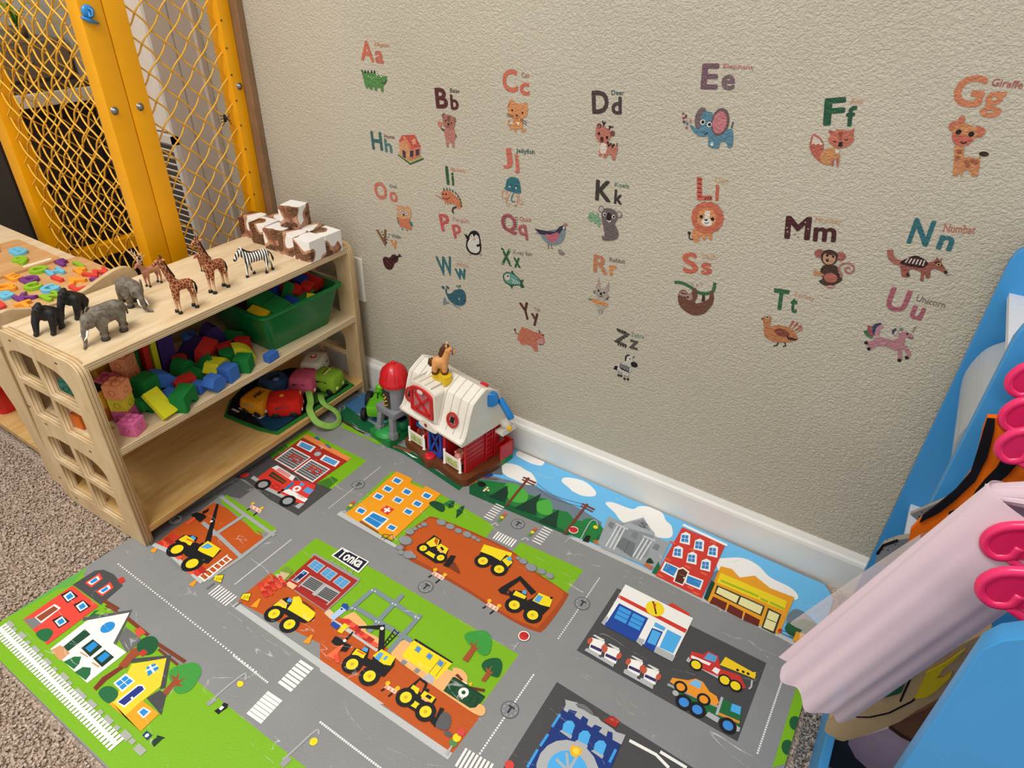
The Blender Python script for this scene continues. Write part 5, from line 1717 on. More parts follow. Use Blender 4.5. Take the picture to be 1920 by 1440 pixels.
('P','#cf8a70',[-7924,4568,-7848,4573,-7879,4526]),
('P','#cf8a70',[-7650,4608,-7574,4647,-7589,4592]),
]),
('Qq',[
('X','#a44a52','Q',[-7046,5169,-6687,5251,-7065,5613],1),
('X','#b25058','q',[-6647,5150,-6438,5198,-6660,5473],1),
('X','#b86a50','Quail',[-6663,5532,-6402,5560,-6661,5639],0),
('L','#7a2f40',14,[-7050,5545,-6986,5568]),
('L','#7a2f40',14,[-6774,5603,-6712,5607]),
('L','#7a2f40',14,[-7049,5502,-6985,5525]),
('L','#7a2f40',14,[-6773,5556,-6710,5560]),
('L','#7a2f40',14,[-7048,5459,-6984,5482]),
('L','#7a2f40',14,[-6771,5509,-6708,5513]),
('L','#7a2f40',14,[-7047,5416,-6983,5439]),
('L','#7a2f40',14,[-6770,5461,-6706,5466]),
('L','#7a2f40',14,[-7046,5373,-6982,5396]),
('L','#7a2f40',14,[-6768,5414,-6705,5418]),
('L','#7a2f40',14,[-7045,5329,-6980,5353]),
('L','#7a2f40',14,[-6766,5366,-6703,5370]),
('P','#c27a80',[-6304,5385,-6240,5423,-6184,5377]),
('S','#7f8c96',[-6184,5388,-6032,5481,-5780,5584,-5734,5640,-5648,5682,-5632,5478,-5709,5320,-5858,5238,-6016,5236]),
('P','#33324a',[-6317,5470,-6084,5482,-5852,5510,-5759,5635,-5685,5669,-5669,5631,-5748,5498,-5974,5400,-6184,5388]),
('S','#c0566c',[-6067,5415,-5950,5429,-5800,5510,-5770,5447,-5814,5343,-5914,5284,-5996,5325]),
('L','#1b191a',11,[-5989,5231,-5971,5151,-5996,5138]),
('L','#1b191a',11,[-5924,5234,-5906,5166,-5874,5167]),
('P','#b0685e',[-5697,5674,-5654,5733,-5592,5717,-5606,5675,-5660,5673]),
('K','#1b191a',10,[-5680,5649,-5633,5610,-5653,5586]),
('C','#e9e4da',(-5672,5631),20),
('S','#8a847c',[-5760,5141,-5724,5186,-5683,5160,-5631,5149,-5603,5120,-5664,5081,-5730,5089]),
]),
('Ww',[
('X','#2f6f7a','W',[-8734,3842,-8298,3943,-8741,4301],1),
('X','#2f6f7a','w',[-8252,3872,-7947,3940,-8262,4133],1),
('X','#d29a84','Whale',[-8244,4192,-7928,4232,-8236,4290],0),
('S','#2a6474',[-8543,3435,-8425,3482,-8307,3602,-8111,3671,-8009,3585,-8012,3383,-8118,3271,-8316,3237,-8481,3306]),
('K','#2a6474',45,[-8527,3425,-8558,3489,-8555,3562]),
('C','#2a6474',(-8638,3574),45,36),
('C','#2a6474',(-8511,3609),45,36),
('L','#4a7a74',20,[-8192,3662,-8190,3748]),
('C','#4a8078',(-8239,3715),25),
('C','#4a8078',(-8158,3743),25),
('C','#c8d4d4',(-8187,3420),22),
('K','#1b191a',10,[-8084,3377,-8011,3441]),
('S','#7f8f9c',[-8613,3342,-8549,3257,-8449,3242,-8551,3198,-8655,3138]),
('S','#7f8f9c',[-8383,3217,-8251,3212,-8136,3172,-8219,3177]),
]),
('Xx',[
('X','#1f6238','X',[-7075,4529,-6815,4551,-7092,4892],1),
('X','#1f6238','x',[-6752,4542,-6596,4566,-6765,4761],1),
('X','#8a7a6c','X-ray fish',[-6803,4795,-6339,4858,-6801,4911],0),
('C','#cfe0cc',(-7053,4830),14),
('C','#cfe0cc',(-6877,4885),14),
('C','#cfe0cc',(-7041,4564),14),
('C','#cfe0cc',(-6839,4589),14),
('S','#1f5a40',[-7034,4277,-6949,4392,-6834,4409,-6807,4468,-6747,4406,-6630,4332,-6586,4305,-6516,4337,-6541,4251,-6494,4172,-6565,4139,-6624,4176,-6767,4124,-6793,4049,-6854,4113,-6972,4148]),
('S','#5fa090',[-7005,4285,-6934,4370,-6804,4391,-6658,4325,-6598,4249,-6682,4187,-6826,4148,-6958,4178]),
('S','#cfc4bc',[-6991,4289,-6934,4357,-6861,4337,-6858,4245,-6945,4209]),
('L','#d9e4dc',13,[-6815,4283,-6757,4259,-6783,4186]),
('L','#d9e4dc',13,[-6763,4270,-6704,4249,-6731,4187]),
('L','#d9e4dc',13,[-6710,4258,-6652,4240,-6679,4187]),
('L','#d9e4dc',13,[-6658,4246,-6600,4230,-6627,4188]),
('C','#1b191a',(-6903,4312),20),
]),
('Yy',[
('X','#5c2c22','Y',[-6490,3406,-6269,3479,-6565,3798],1),
('X','#5c2c22','y',[-6239,3344,-6054,3393,-6254,3636],1),
('X','#b08a80','Yak',[-6242,3694,-6070,3718,-6242,3795],0),
('P','#c86844',[-6592,3029,-6534,3171,-6511,3240,-6447,3235,-6283,3227,-6182,3210,-6034,3234,-5970,3194,-5924,3051,-5969,2975,-6041,2938,-6113,2964,-6082,2775,-6156,2737,-6251,2843,-6391,2846,-6492,2787,-6532,2812,-6559,2853,-6620,2883]),
('K','#8a4a30',18,[-6592,3029,-6670,3029,-6685,3111]),
('C','#3c1f18',(-6685,3111),24),
('K','#4a2a22',30,[-6058,3226,-6087,3289]),
('L','#4a2a22',30,[-5996,3210,-5958,3198]),
('P','#c98a84',[-6133,3006,-6075,3087,-5990,3115,-5948,3043,-5993,2967,-6080,2962]),
('C','#1b191a',(-6142,3040),14),
('C','#1b191a',(-6051,3107),14),
('K','#1b191a',10,[-6080,2962,-6017,2954,-5958,3003]),
]),
('Dd',[
('X','#4a3c3c','D',[-5285,7718,-4977,7763,-5325,8081],1),
('X','#4a3c3c','d',[-4929,7755,-4745,7779,-4962,8028],1),
('X','#1f5a5c','Deer',[-4967,8053,-4740,8079,-4976,8125],0),
('P','#c07058',[-5075,7284,-4954,7303,-4847,7282,-4762,7268,-4743,7206,-4774,7034,-4826,7022,-4857,7105,-4910,7106,-4955,7038,-4998,7035,-5019,7126,-5043,7056,-5085,7049,-5090,7189]),
('C','#e2d2c4',(-5016,7192),70,95),
('S','#c26e58',[-5189,7506,-5130,7550,-4980,7526,-4889,7458,-4918,7354,-5016,7284,-5123,7296,-5186,7379]),
('C','#7a3a34',(-5134,7544),45),
('C','#7a3a34',(-4873,7460),45),
('C','#c26e58',(-5139,7535),20),
('L','#2c1a1a',20,[-5056,7542,-5054,7623]),
('L','#2c1a1a',20,[-5049,7579,-5087,7637]),
('L','#2c1a1a',20,[-5049,7579,-5023,7627]),
('L','#2c1a1a',20,[-4946,7504,-4924,7578]),
('L','#2c1a1a',20,[-4930,7542,-4954,7565]),
('L','#2c1a1a',20,[-4925,7552,-4872,7571]),
('C','#1b191a',(-5122,7424),26),
('C','#1b191a',(-4964,7383),26),
('C','#3c1616',(-5059,7346),35),
('K','#1b191a',11,[-5093,7310,-5059,7296,-5019,7315]),
('C','#2c1616',(-4937,7300),20),
('C','#2c1616',(-4883,7286),20),
('C','#2c1616',(-4826,7282),20),
('C','#2c1616',(-4917,7258),20),
('C','#2c1616',(-4847,7251),20),
('L','#8a4a3c',20,[-4772,7266,-4764,7322]),
]),
('Ee',[
('X','#7a5a68','E',[-3492,8306,-3229,8331,-3542,8660],1),
('X','#7c6468','e',[-3176,8326,-2974,8349,-3220,8539],1),
('X','#c8706a','Elephant',[-3203,8608,-2760,8636,-3206,8688],0),
('C','#7a6468',(-3400,7887),100,170),
('S','#4f86a0',[-3409,7885,-3375,7988,-3272,8009,-3207,7945,-3164,7820,-3049,7770,-2950,7801,-2880,7794,-2841,7652,-2844,7544,-2903,7535,-2944,7604,-3030,7591,-3039,7505,-3107,7487,-3211,7513,-3236,7644,-3342,7629,-3458,7662,-3546,7743,-3534,7778,-3434,7733,-3390,7789]),
('C','#6e5658',(-3094,7882),140,205),
('C','#c8727a',(-3100,7874),110,165),
('C','#e9e4da',(-3365,7845),40),
('C','#1b191a',(-3362,7846),26),
('C','#e9e4da',(-3254,7824),40),
('C','#1b191a',(-3250,7825),26),
('K','#1b191a',14,[-3304,7668,-3256,7700]),
('K','#4a5a62',22,[-2903,7823,-2896,7913]),
('C','#7a4a40',(-3697,7922),22),
('C','#5c4a48',(-3651,7900),22),
('C','#7a4a40',(-3677,7863),22),
('C','#4a5a62',(-3664,7810),22),
('C','#4f86a0',(-3610,7792),22),
('C','#c87a5a',(-3565,7832),22),
('C','#b8643c',(-3607,7729),22),
('C','#d8a090',(-3684,7899),22),
('C','#d8a090',(-3647,7846),22),
('C','#dfe9ea',(-3155,7547),30),
]),
('Kk',[
('X','#3f3a32','K',[-5078,6275,-4771,6291,-5110,6643],1),
('X','#3f3a32','k',[-4705,6286,-4550,6293,-4733,6539],1),
('X','#5f8474','Koala',[-4725,6585,-4450,6606,-4730,6662],0),
('L','#7fae86',20,[-5187,5947,-5042,5931,-4892,5868]),
('L','#7fae86',20,[-5154,6020,-5026,5972,-4896,5905]),
('C','#7fae86',(-5152,6001),26,42),
('C','#7fae86',(-5166,5942),26,42),
('C','#7fae86',(-5101,6012),26,42),
('C','#7fae86',(-5074,5943),26,42),
('C','#7fae86',(-5037,5988),26,42),
('C','#7fae86',(-5000,6014),26,42),
('C','#7fae86',(-5009,5909),26,42),
('C','#7fae86',(-4962,5947),26,42),
('C','#7fae86',(-4951,5846),26,42),
('C','#7fae86',(-5038,5894),26,42),
('C','#7fae86',(-5121,5904),26,42),
('C','#7fae86',(-4975,5879),26,42),
('C','#7a706c',(-4933,6139),60),
('C','#c4b8b0',(-4933,6139),42),
('C','#7a706c',(-4578,6112),60),
('C','#c4b8b0',(-4578,6112),42),
('S','#6f6462',[-4920,6031,-4884,6149,-4769,6191,-4647,6161,-4595,6062,-4637,5924,-4566,5827,-4549,5699,-4640,5621,-4798,5580,-4863,5608,-4838,5748,-4872,5873]),
('C','#2c1a1c',(-4768,6030),50,85),
('C','#e9e4da',(-4857,6059),34),
('C','#1b191a',(-4853,6056),22),
('C','#e9e4da',(-4677,6054),34),
('C','#1b191a',(-4673,6053),22),
('S','#e0dad2',[-4813,5970,-4762,5962,-4714,5982,-4748,5933]),
('P','#d8d2c8',[-4870,5760,-4816,5734,-4831,5692,-4805,5640,-4849,5669]),
]),
('Ll',[
('X','#cf5230','L',[-3232,6634,-2984,6683,-3299,7006],1),
('X','#cf5230','l',[-2934,6685,-2882,6693,-2978,6938],1),
('X','#d9a66a','Lion',[-2995,6974,-2788,6999,-2991,7050],0),
('L','#5a1f18',15,[-3282,6974,-3217,6969]),
('L','#5a1f18',15,[-3270,6908,-3205,6903]),
('L','#5a1f18',15,[-3258,6841,-3192,6837]),
('L','#5a1f18',15,[-3245,6775,-3180,6771]),
('L','#5a1f18',15,[-3232,6708,-3167,6704]),
('L','#5a1f18',15,[-3103,6671,-3087,6719]),
('L','#5a1f18',15,[-3064,6679,-3048,6727]),
('L','#5a1f18',15,[-3025,6687,-3009,6734]),
('S','#d98844',[-3208,6129,-3133,6198,-2911,6212,-2875,6116,-2854,6051,-2910,6029,-2944,6118,-2968,6016,-3010,6006,-3038,6061,-3073,6018,-3070,5957,-3137,5936,-3197,5972]),
('K','#3c2420',20,[-3171,5974,-3241,5971,-3257,6056]),
('C','#3c2420',(-3262,6067),30),
('C','#cf5f38',(-2814,6429),80),
('C','#cf5f38',(-2816,6344),80),
('C','#cf5f38',(-2856,6267),80),
('C','#cf5f38',(-2926,6213),80),
('C','#cf5f38',(-3013,6194),80),
('C','#cf5f38',(-3099,6214),80),
('C','#cf5f38',(-3166,6269),80),
('C','#cf5f38',(-3201,6347),80),
('C','#cf5f38',(-3197,6434),80),
('C','#cf5f38',(-3155,6510),80),
('C','#cf5f38',(-3084,6562),80),
('C','#cf5f38',(-2998,6579),80),
('C','#cf5f38',(-2915,6559),80),
('C','#cf5f38',(-2849,6506),80),
('S','#cf5f38',[-3181,6360,-3162,6534,-3021,6596,-2875,6542,-2814,6404,-2852,6259,-3010,6190,-3143,6248]),
('S','#dd8c4a',[-3173,6362,-3145,6487,-3028,6545,-2901,6503,-2856,6361,-2921,6261,-3053,6233,-3149,6281]),
('P','#ece4d8',[-3067,6486,-2977,6504,-2968,6371,-3044,6363]),
('C','#ece4d8',(-3000,6313),90,70),
('C','#1b191a',(-3108,6384),30),
('C','#1b191a',(-2916,6385),30),
('P','#1b191a',[-3059,6352,-2984,6368,-3010,6324]),
('K','#1b191a',12,[-3039,6296,-3005,6295,-2965,6312]),
]),
('Rr',[
('X','#c27a4a','R',[-4975,4903,-4670,4921,-4987,5261],1),
('X','#d58a34','r',[-4621,4918,-4459,4952,-4638,5131],1),
('X','#7a6c62','Rabbit',[-4660,5196,-4344,5226,-4669,5283],0),
('P','#b8948e',[-4839,4835,-4785,4632,-4862,4557,-4888,4593,-4861,4684]),
('P','#b8948e',[-4621,4815,-4604,4629,-4658,4551,-4688,4627]),
('S','#b0a49a',[-4894,4549,-4794,4619,-4663,4592,-4589,4507,-4641,4408,-4768,4382,-4860,4431]),
('S','#b8b0a4',[-4873,4352,-4706,4410,-4629,4304,-4661,4208,-4811,4185]),
('S','#d58438',[-4955,4296,-4939,4354,-4831,4364,-4602,4344,-4606,4289,-4777,4272]),
('L','#5a8a4a',20,[-4946,4320,-5023,4319]),
('L','#5a8a4a',20,[-4947,4330,-4994,4360]),
('L','#a89a90',40,[-4767,4177,-4757,4092]),
('L','#a89a90',40,[-4708,4194,-4693,4107]),
('C','#1b191a',(-4815,4560),22),
('C','#1b191a',(-4696,4551),22),
('C','#1b191a',(-4760,4508),30),
('K','#1b191a',12,[-4798,4459,-4758,4449,-4714,4476]),
('L','#1b191a',14,[-4924,4530,-4881,4527]),
('L','#1b191a',14,[-4927,4497,-4880,4499]),
('L','#1b191a',14,[-4636,4452,-4587,4487]),
('L','#1b191a',14,[-4644,4428,-4598,4441]),
]),
('Ss',[
('X','#cf5a34','S',[-3239,5327,-2970,5397,-3301,5703],1),
('X','#cf5a34','s',[-2918,5386,-2732,5436,-2956,5605],1),
('X','#d9a070','Sloth',[-2968,5675,-2730,5716,-2981,5763],0),
('K','#2f6f44',55,[-3368,5125,-3250,5151,-3097,5126,-2920,5059,-2776,5070,-2666,5149,-2663,5310]),
('S','#754630',[-3260,4885,-3226,5012,-3134,5019,-3046,4946,-3017,5090,-2966,5113,-2914,4983,-2934,4840,-2798,4899,-2709,5003,-2708,5137,-2652,5124,-2618,4952,-2669,4800,-2755,4675,-2927,4603,-3106,4650,-3216,4738]),
('P','#4a2c24',[-2831,5026,-2788,5038,-2765,4919,-2826,4901]),
('S','#b08a7c',[-3249,4927,-3206,5002,-3130,5000,-3099,4930,-3188,4905]),
('C','#b08a7c',(-3053,4934),60,70),
('K','#3a1f1c',20,[-3221,4965,-3124,4963]),
('C','#3a1f1c',(-3078,4917),20),
('C','#c8a49c',(-3043,5179),22),
('C','#c8a49c',(-2961,5182),22),
('C','#c8a49c',(-2888,5230),22),
]),
('Ff',[
('X','#1f5a3c','F',[-1623,8029,-1354,8082,-1657,8393],1),
('X','#1f5a3c','f',[-1330,8057,-1201,8083,-1366,8322],1),
('X','#d99a70','Fox',[-1347,8357,-1188,8373,-1363,8422],0),
('S','#c0563c',[-1718,7706,-1736,7806,-1719,7903,-1616,7867,-1543,7784,-1515,7668,-1404,7582,-1385,7516,-1490,7524,-1630,7598]),
('P','#dcd0c0',[-1707,7759,-1713,7878,-1620,7849,-1556,7782,-1590,7768,-1621,7789,-1647,7760,-1678,7781]),
('S','#cf8a48',[-1543,7594,-1533,7683,-1452,7755,-1333,7748,-1282,7637,-1268,7518,-1292,7514,-1323,7595,-1350,7600,-1343,7514,-1369,7518,-1396,7584,-1385,7516,-1490,7524]),
('P','#b85a50',[-1384,7603,-1354,7616,-1335,7515,-1359,7511]),
('P','#b85a50',[-1330,7620,-1293,7635,-1271,7517,-1292,7514]),
('S','#c86848',[-1500,7841,-1479,7945,-1405,8006,-1276,8008,-1171,7924,-1194,7837,-1290,7772,-1390,7773]),
('P','#c0563c',[-1536,7988,-1428,7969,-1486,7911]),
('P','#c0563c',[-1205,8053,-1193,7945,-1281,7999]),
('P','#dfd2c2',[-1378,7741,-1317,7751,-1309,7692,-1351,7694]),
('P','#a84432',[-1396,7974,-1336,7991,-1325,7867,-1362,7879]),
('K','#1b191a',13,[-1428,7849,-1405,7839,-1391,7849]),
('K','#1b191a',13,[-1292,7893,-1265,7885,-1249,7904]),
('C','#1b191a',(-1325,7826),30),
('K','#1b191a',12,[-1351,7800,-1320,7791,-1292,7809]),
]),
('Gg',[
('X','#d27844','G',[-171,8466,164,8490,-272,8840],1),
('X','#d27c44','g',[184,8378,411,8401,123,8679],1),
('X','#b85a4c','Giraffe',[183,8751,515,8751,159,8842],0),
('P','#cf8444',[46,8009,145,8040,191,7891,377,7897,416,7770,429,7677,365,7657,328,7723,255,7727,258,7638,205,7686,208,7638,152,7631,104,7813]),
('K','#b08a58',25,[364,7895,377,7936,398,7955]),
('C','#3a1f1a',(399,7958),55,30),
('C','#c8683f',(-38,8243),65),
('C','#c8683f',(258,8209),65),
('L','#c8683f',30,[45,8255,14,8341]),
('C','#c8683f',(14,8333),40),
('L','#c8683f',30,[200,8238,217,8286]),
('S','#cf8444',[-25,8245,45,8285,145,8276,239,8206,230,8114,164,8027,65,8028,-14,8093,-33,8168]),
('S','#c8543c',[-25,8123,19,8160,109,8142,212,8127,198,8048,110,8019,24,8045]),
('C','#1b191a',(32,8180),34),
('C','#1b191a',(179,8173),34),
('K','#1b191a',15,[95,8063,135,8050,161,8076]),
('C','#a85a30',(123,7943),30),
('C','#a85a30',(129,7865),30),
('C','#a85a30',(245,7836),30),
('C','#a85a30',(309,7855),30),
('C','#a85a30',(354,7846),30),
('C','#a85a30',(274,7794),30),
]),
('Mm',[
('X','#4f1c22','M',[-1744,6313,-1369,6371,-1798,6673],1),
('X','#4f1c22','m',[-1322,6366,-1002,6424,-1367,6585],1),
('X','#d5a06c','Monkey',[-1366,6642,-996,6693,-1383,6735],0),
('C','#a88a84',(-1743,6492),14),
('C','#a88a84',(-1718,6432),14),
('C','#a88a84',(-1497,6631),14),
('C','#a88a84',(-1433,6539),14),
('C','#a88a84',(-1543,6385),14),
('C','#a88a84',(-1602,6415),14),
('C','#a8584c',(-1180,6202),70),
('C','#a8584c',(-871,6230),70),
('S','#4a3026',[-1148,6173,-1123,6262,-1035,6298,-927,6259,-905,6145,-953,6072,-1047,6055,-1112,6093]),
('S','#c8946c',[-1109,6138,-1101,6217,-1031,6212,-958,6230,-929,6161,-957,6088,-1049,6065]),
('S','#4a3026',[-1090,5921,-1062,6040,-894,6071,-826,5967,-751,5875,-846,5759,-955,5718,-1069,5768,-1024,5825]),
('C','#b8604a',(-919,5864),100,80),
('P','#c8864c',[-1170,5843,-1183,5931,-1130,5922,-1035,5901,-1017,5872,-1113,5858]),
('K','#b26a5c',25,[-790,5910,-775,5958,-843,6029,-827,6110,-744,6153,-658,6121,-643,6037,-700,6000,-759,6040,-726,6092,-691,6069]),
('C','#1b191a',(-1060,6199),20),
('C','#1b191a',(-974,6205),20),
('C','#1b191a',(-1036,6124),22),
('P','#cf8a80',[-955,5718,-883,5749,-813,5746,-887,5691]),
]),
('Nn',[
('X','#22707a','N',[-92,6626,177,6629,-119,7001],1),
('X','#22707a','n',[284,6628,475,6631,256,6835],1),
('X','#c8704c','Numbat',[292,6878,660,6926,268,6996],0),
('K','#b0604c',80,[-260,6484,-221,6390,-150,6334,-58,6326]),
('S','#9c5240',[-72,6312,-2,6371,95,6396,230,6409,318,6451,352,6501,432,6440,522,6350,516,6318,387,6346,331,6311,355,6214,321,6184,267,6243,294,6135,248,6143,221,6252,100,6272,72,6223,110,6159,12,6133,-39,6237]),
('S','#3a1a1c',[-75,6322,-1,6423,87,6476,198,6452,268,6398,223,6325,107,6305]),
('L','#d8cabc',19,[-12,6348,7,6425]),
('L','#d8cabc',19,[33,6349,48,6427]),
('L','#d8cabc',19,[79,6350,90,6429]),
('L','#d8cabc',19,[124,6351,131,6431]),
('L','#d8cabc',19,[169,6352,172,6433]),
('L','#d8cabc',19,[213,6353,212,6435]),
('P','#3a1a1c',[332,6435,381,6467,450,6413,406,6392]),
('C','#d8b04a',(396,6420),28),
('C','#1b191a',(396,6420),16),
('P','#9c5240',[343,6478,333,6532,371,6495]),
('P','#9c5240',[385,6478,404,6523,412,6475]),
('C','#1b191a',(516,6333),22),
('K','#8a4a40',10,[519,6309,556,6298,581,6315]),
('P','#2c1416',[56,6219,110,6159,55,6166]),
]),
('Tt',[
('X','#2c6a42','T',[-1649,5108,-1406,5138,-1746,5466],1),
('X','#2c6a42','t',[-1364,5126,-1253,5142,-1433,5374],1),
('X','#d2956a','Turkey',[-1363,5393,-1055,5411,-1382,5484],0),
('S','#c4783c',[-1684,4686,-1707,4833,-1755,4895,-1696,4976,-1612,4951,-1599,4803,-1468,4857,-1271,4856,-1132,4736,-1157,4664,-1290,4581,-1478,4532,-1624,4576]),
('P','#b85a3a',[-1308,4832,-1286,5002,-1240,4991]),
('P','#b85a3a',[-1262,4821,-1210,5000,-1172,4975]),
('P','#b85a3a',[-1216,4810,-1139,4973,-1102,4935]),
('P','#b85a3a',[-1197,4779,-1101,4910,-1086,4890]),
('S','#8a4028',[-1517,4740,-1412,4811,-1267,4756,-1296,4695,-1421,4667]),
('P','#5a2c20',[-1319,4701,-1113,4704,-1155,4657,-1261,4643]),
('C','#e9e4da',(-1677,4944),30),
('C','#1b191a',(-1677,4944),18),
('P','#7a2c24',[-1776,4889,-1737,4913,-1726,4866]),
('K','#d2543c',25,[-1722,4880,-1707,4813]),
('L','#1b191a',20,[-1404,4549,-1410,4484,-1461,4459]),
('L','#1b191a',20,[-1300,4578,-1271,4523,-1313,4496]),
]),
('Uu',[
('X','#b0586a','U',[-69,5572,218,5572,-93,5948],1),
('X','#b0586a','u',[286,5532,460,5525,271,5744],1),
('X','#8a7a72','Unicorn',[294,5812,674,5804,297,5911],0),
('K','#4a7a5a',60,[-202,5159,-156,5102,-72,5082]),
('K','#a84a50',60,[-163,5255,-149,5176,-70,5106]),
('K','#3f4464',60,[-21,5323,-98,5263,-59,5134]),
('K','#c8849a',60,[3,5307,-41,5234,-26,5121]),
('S','#c07f8a',[-39,5069,24,5113,176,5116,255,5165,253,5258,322,5303,391,5291,449,5252,423,5220,352,5209,373,5086,367,4989,261,4965,140,4984,32,4960,-39,4972]),
('K','#c07f8a',60,[-17,5028,-84,4958,-144,4962]),
('K','#c07f8a',60,[8,4976,-49,4908,-67,4871]),
('K','#c07f8a',60,[334,5002,377,4897,389,4828]),
('K','#c07f8a',60,[380,5065,473,4978,477,4907]),
('C','#1b191a',(-133,4961),28),
('C','#1b191a',(-67,4871),28),
('C','#1b191a',(392,4820),28),
('C','#1b191a',(472,4894),28),
('K','#3f4464',40,[199,5311,167,5265,189,5226]),
('K','#c8b8b0',40,[228,5308,207,5255,216,5199]),
('K','#6a8a6a',40,[238,5334,279,5324]),
('L','#9a8a5c',20,[414,5333,421,5404,443,5411]),
('C','#1b191a',(357,5280),16),
('K','#5a2a30',12,[392,5229,431,5223,452,5241]),
]),
('Zz',[
('X','#5a524c','Z',[-4374,3577,-4100,3539,-4364,3887],1),
('X','#5a524c','z',[-4040,3541,-3860,3545,-4042,3742],1),
('X','#7f9a8a','Zebra',[-4033,3801,-3766,3833,-4042,3897],0),
('L','#1b191a',24,[-4332,3888,-4333,3844]),
('L','#1b191a',24,[-4271,3576,-4271,3526]),
('L','#1b191a',24,[-4148,3786,-4109,3769]),
('L','#1b191a',24,[-4276,3886,-4277,3842]),
('L','#1b191a',24,[-4219,3574,-4219,3523]),
('L','#1b191a',24,[-4196,3730,-4157,3713]),
('L','#1b191a',24,[-4220,3884,-4221,3840]),
('L','#1b191a',24,[-4167,3571,-4167,3521]),
('L','#1b191a',24,[-4245,3673,-4206,3657]),
('L','#1b191a',24,[-4165,3882,-4165,3838]),
('L','#1b191a',24,[-4115,3568,-4114,3518]),
('L','#1b191a',24,[-4294,3617,-4255,3600]),
('S','#d2cec6',[-4243,3005,-4223,3107,-4122,3178,-4077,3252,-4089,3341,-4041,3385,-3957,3398,-3923,3307,-3869,3233,-3945,3159,-3930,3048,-3959,2942,-4043,2911,-4139,2972]),
('P','#1b191a',[-4085,3227,-4098,3326,-4053,3395,-3979,3402,-4056,3341,-4060,3235]),
('C','#1b191a',(-3884,3216),75,60),
('P','#1b191a',[-4305,2959,-4282,3051,-4217,3062,-4227,2963]),
('C','#e9e4da',(-3992,3310),34),
('C','#1b191a',(-3988,3312),18),
('L','#1b191a',15,[-3929,3351,-3904,3405]),
('K','#1b191a',18,[-4163,3152,-4173,3066,-4123,3013]),
('K','#1b191a',18,[-4131,3149,-4142,3058,-4094,3012]),
('K','#1b191a',18,[-4100,3146,-4110,3051,-4065,3010]),
('K','#1b191a',18,[-4069,3143,-4078,3044,-4036,3009]),
('K','#1b191a',18,[-4038,3140,-4046,3036,-4008,3008]),
('K','#1b191a',18,[-4008,3137,-4015,3029,-3979,3006]),
('K','#1b191a',18,[-3977,3134,-3983,3021,-3950,3005]),
('L','#c8c4bc',34,[-4194,2964,-4179,2849]),
('C','#1b191a',(-4176,2860),28),
('L','#1b191a',14,[-4199,2919,-4175,2918]),
('L','#c8c4bc',34,[-4139,2972,-4125,2857]),
('C','#1b191a',(-4122,2868),28),
('L','#1b191a',14,[-4145,2927,-4120,2926]),
('L','#c8c4bc',34,[-4057,2930,-4042,2816]),
('C','#1b191a',(-4039,2827),28),
('L','#1b191a',14,[-4062,2885,-4038,2885]),
('L','#c8c4bc',34,[-3986,2944,-3971,2830]),
('C','#1b191a',(-3968,2841),28),
('L','#1b191a',14,[-3991,2900,-3967,2899]),
]),
]
WALL_LABELS={'Aa': 'orange letters Aa with green alligator sticker high on the left', 'Bb': 'maroon letters Bb above a pink bear sticker', 'Cc': 'orange letters Cc above an orange cat sticker', 'Hh': 'teal letters Hh beside a red-roofed home sticker', 'Ii': 'dark green letters Ii above an orange spiny iguana sticker', 'Jj': 'coral letters Jj above a teal jellyfish sticker', 'Oo': 'coral letters Oo above a pale orange owl sticker', 'Vv': 'striped brown letters Vv above a dark violin sticker', 'Pp': 'red dotted letters Pp beside a black and white penguin sticker', 'Qq': 'plum striped letters Qq beside a grey and pink quail sticker', 'Ww': 'teal letters Ww above a teal whale sticker', 'Xx': 'green spotted letters Xx above a green x-ray fish sticker', 'Yy': 'dark brown letters Yy above a shaggy orange yak sticker', 'Dd': 'dark grey letters Dd above a spotted deer sticker', 'Ee': 'mauve letters Ee above a blue elephant sticker', 'Kk': 'dark olive letters Kk above a grey koala sticker', 'Ll': 'striped orange letters Ll above an orange lion sticker', 'Rr': 'tan letters Rr above a rabbit sticker holding a carrot', 'Ss': 'orange letters Ss above a brown sloth sticker on a branch', 'Ff': 'green dotted letters Ff above a sitting fox sticker', 'Gg': 'large orange letters Gg above a giraffe sticker', 'Mm': 'maroon letters Mm above a brown monkey sticker', 'Nn': 'teal letters Nn above a striped numbat sticker', 'Tt': 'green letters Tt above an orange turkey sticker', 'Uu': 'pink letters Uu above a pink unicorn sticker', 'Zz': 'black striped letters Zz above a zebra sticker'}

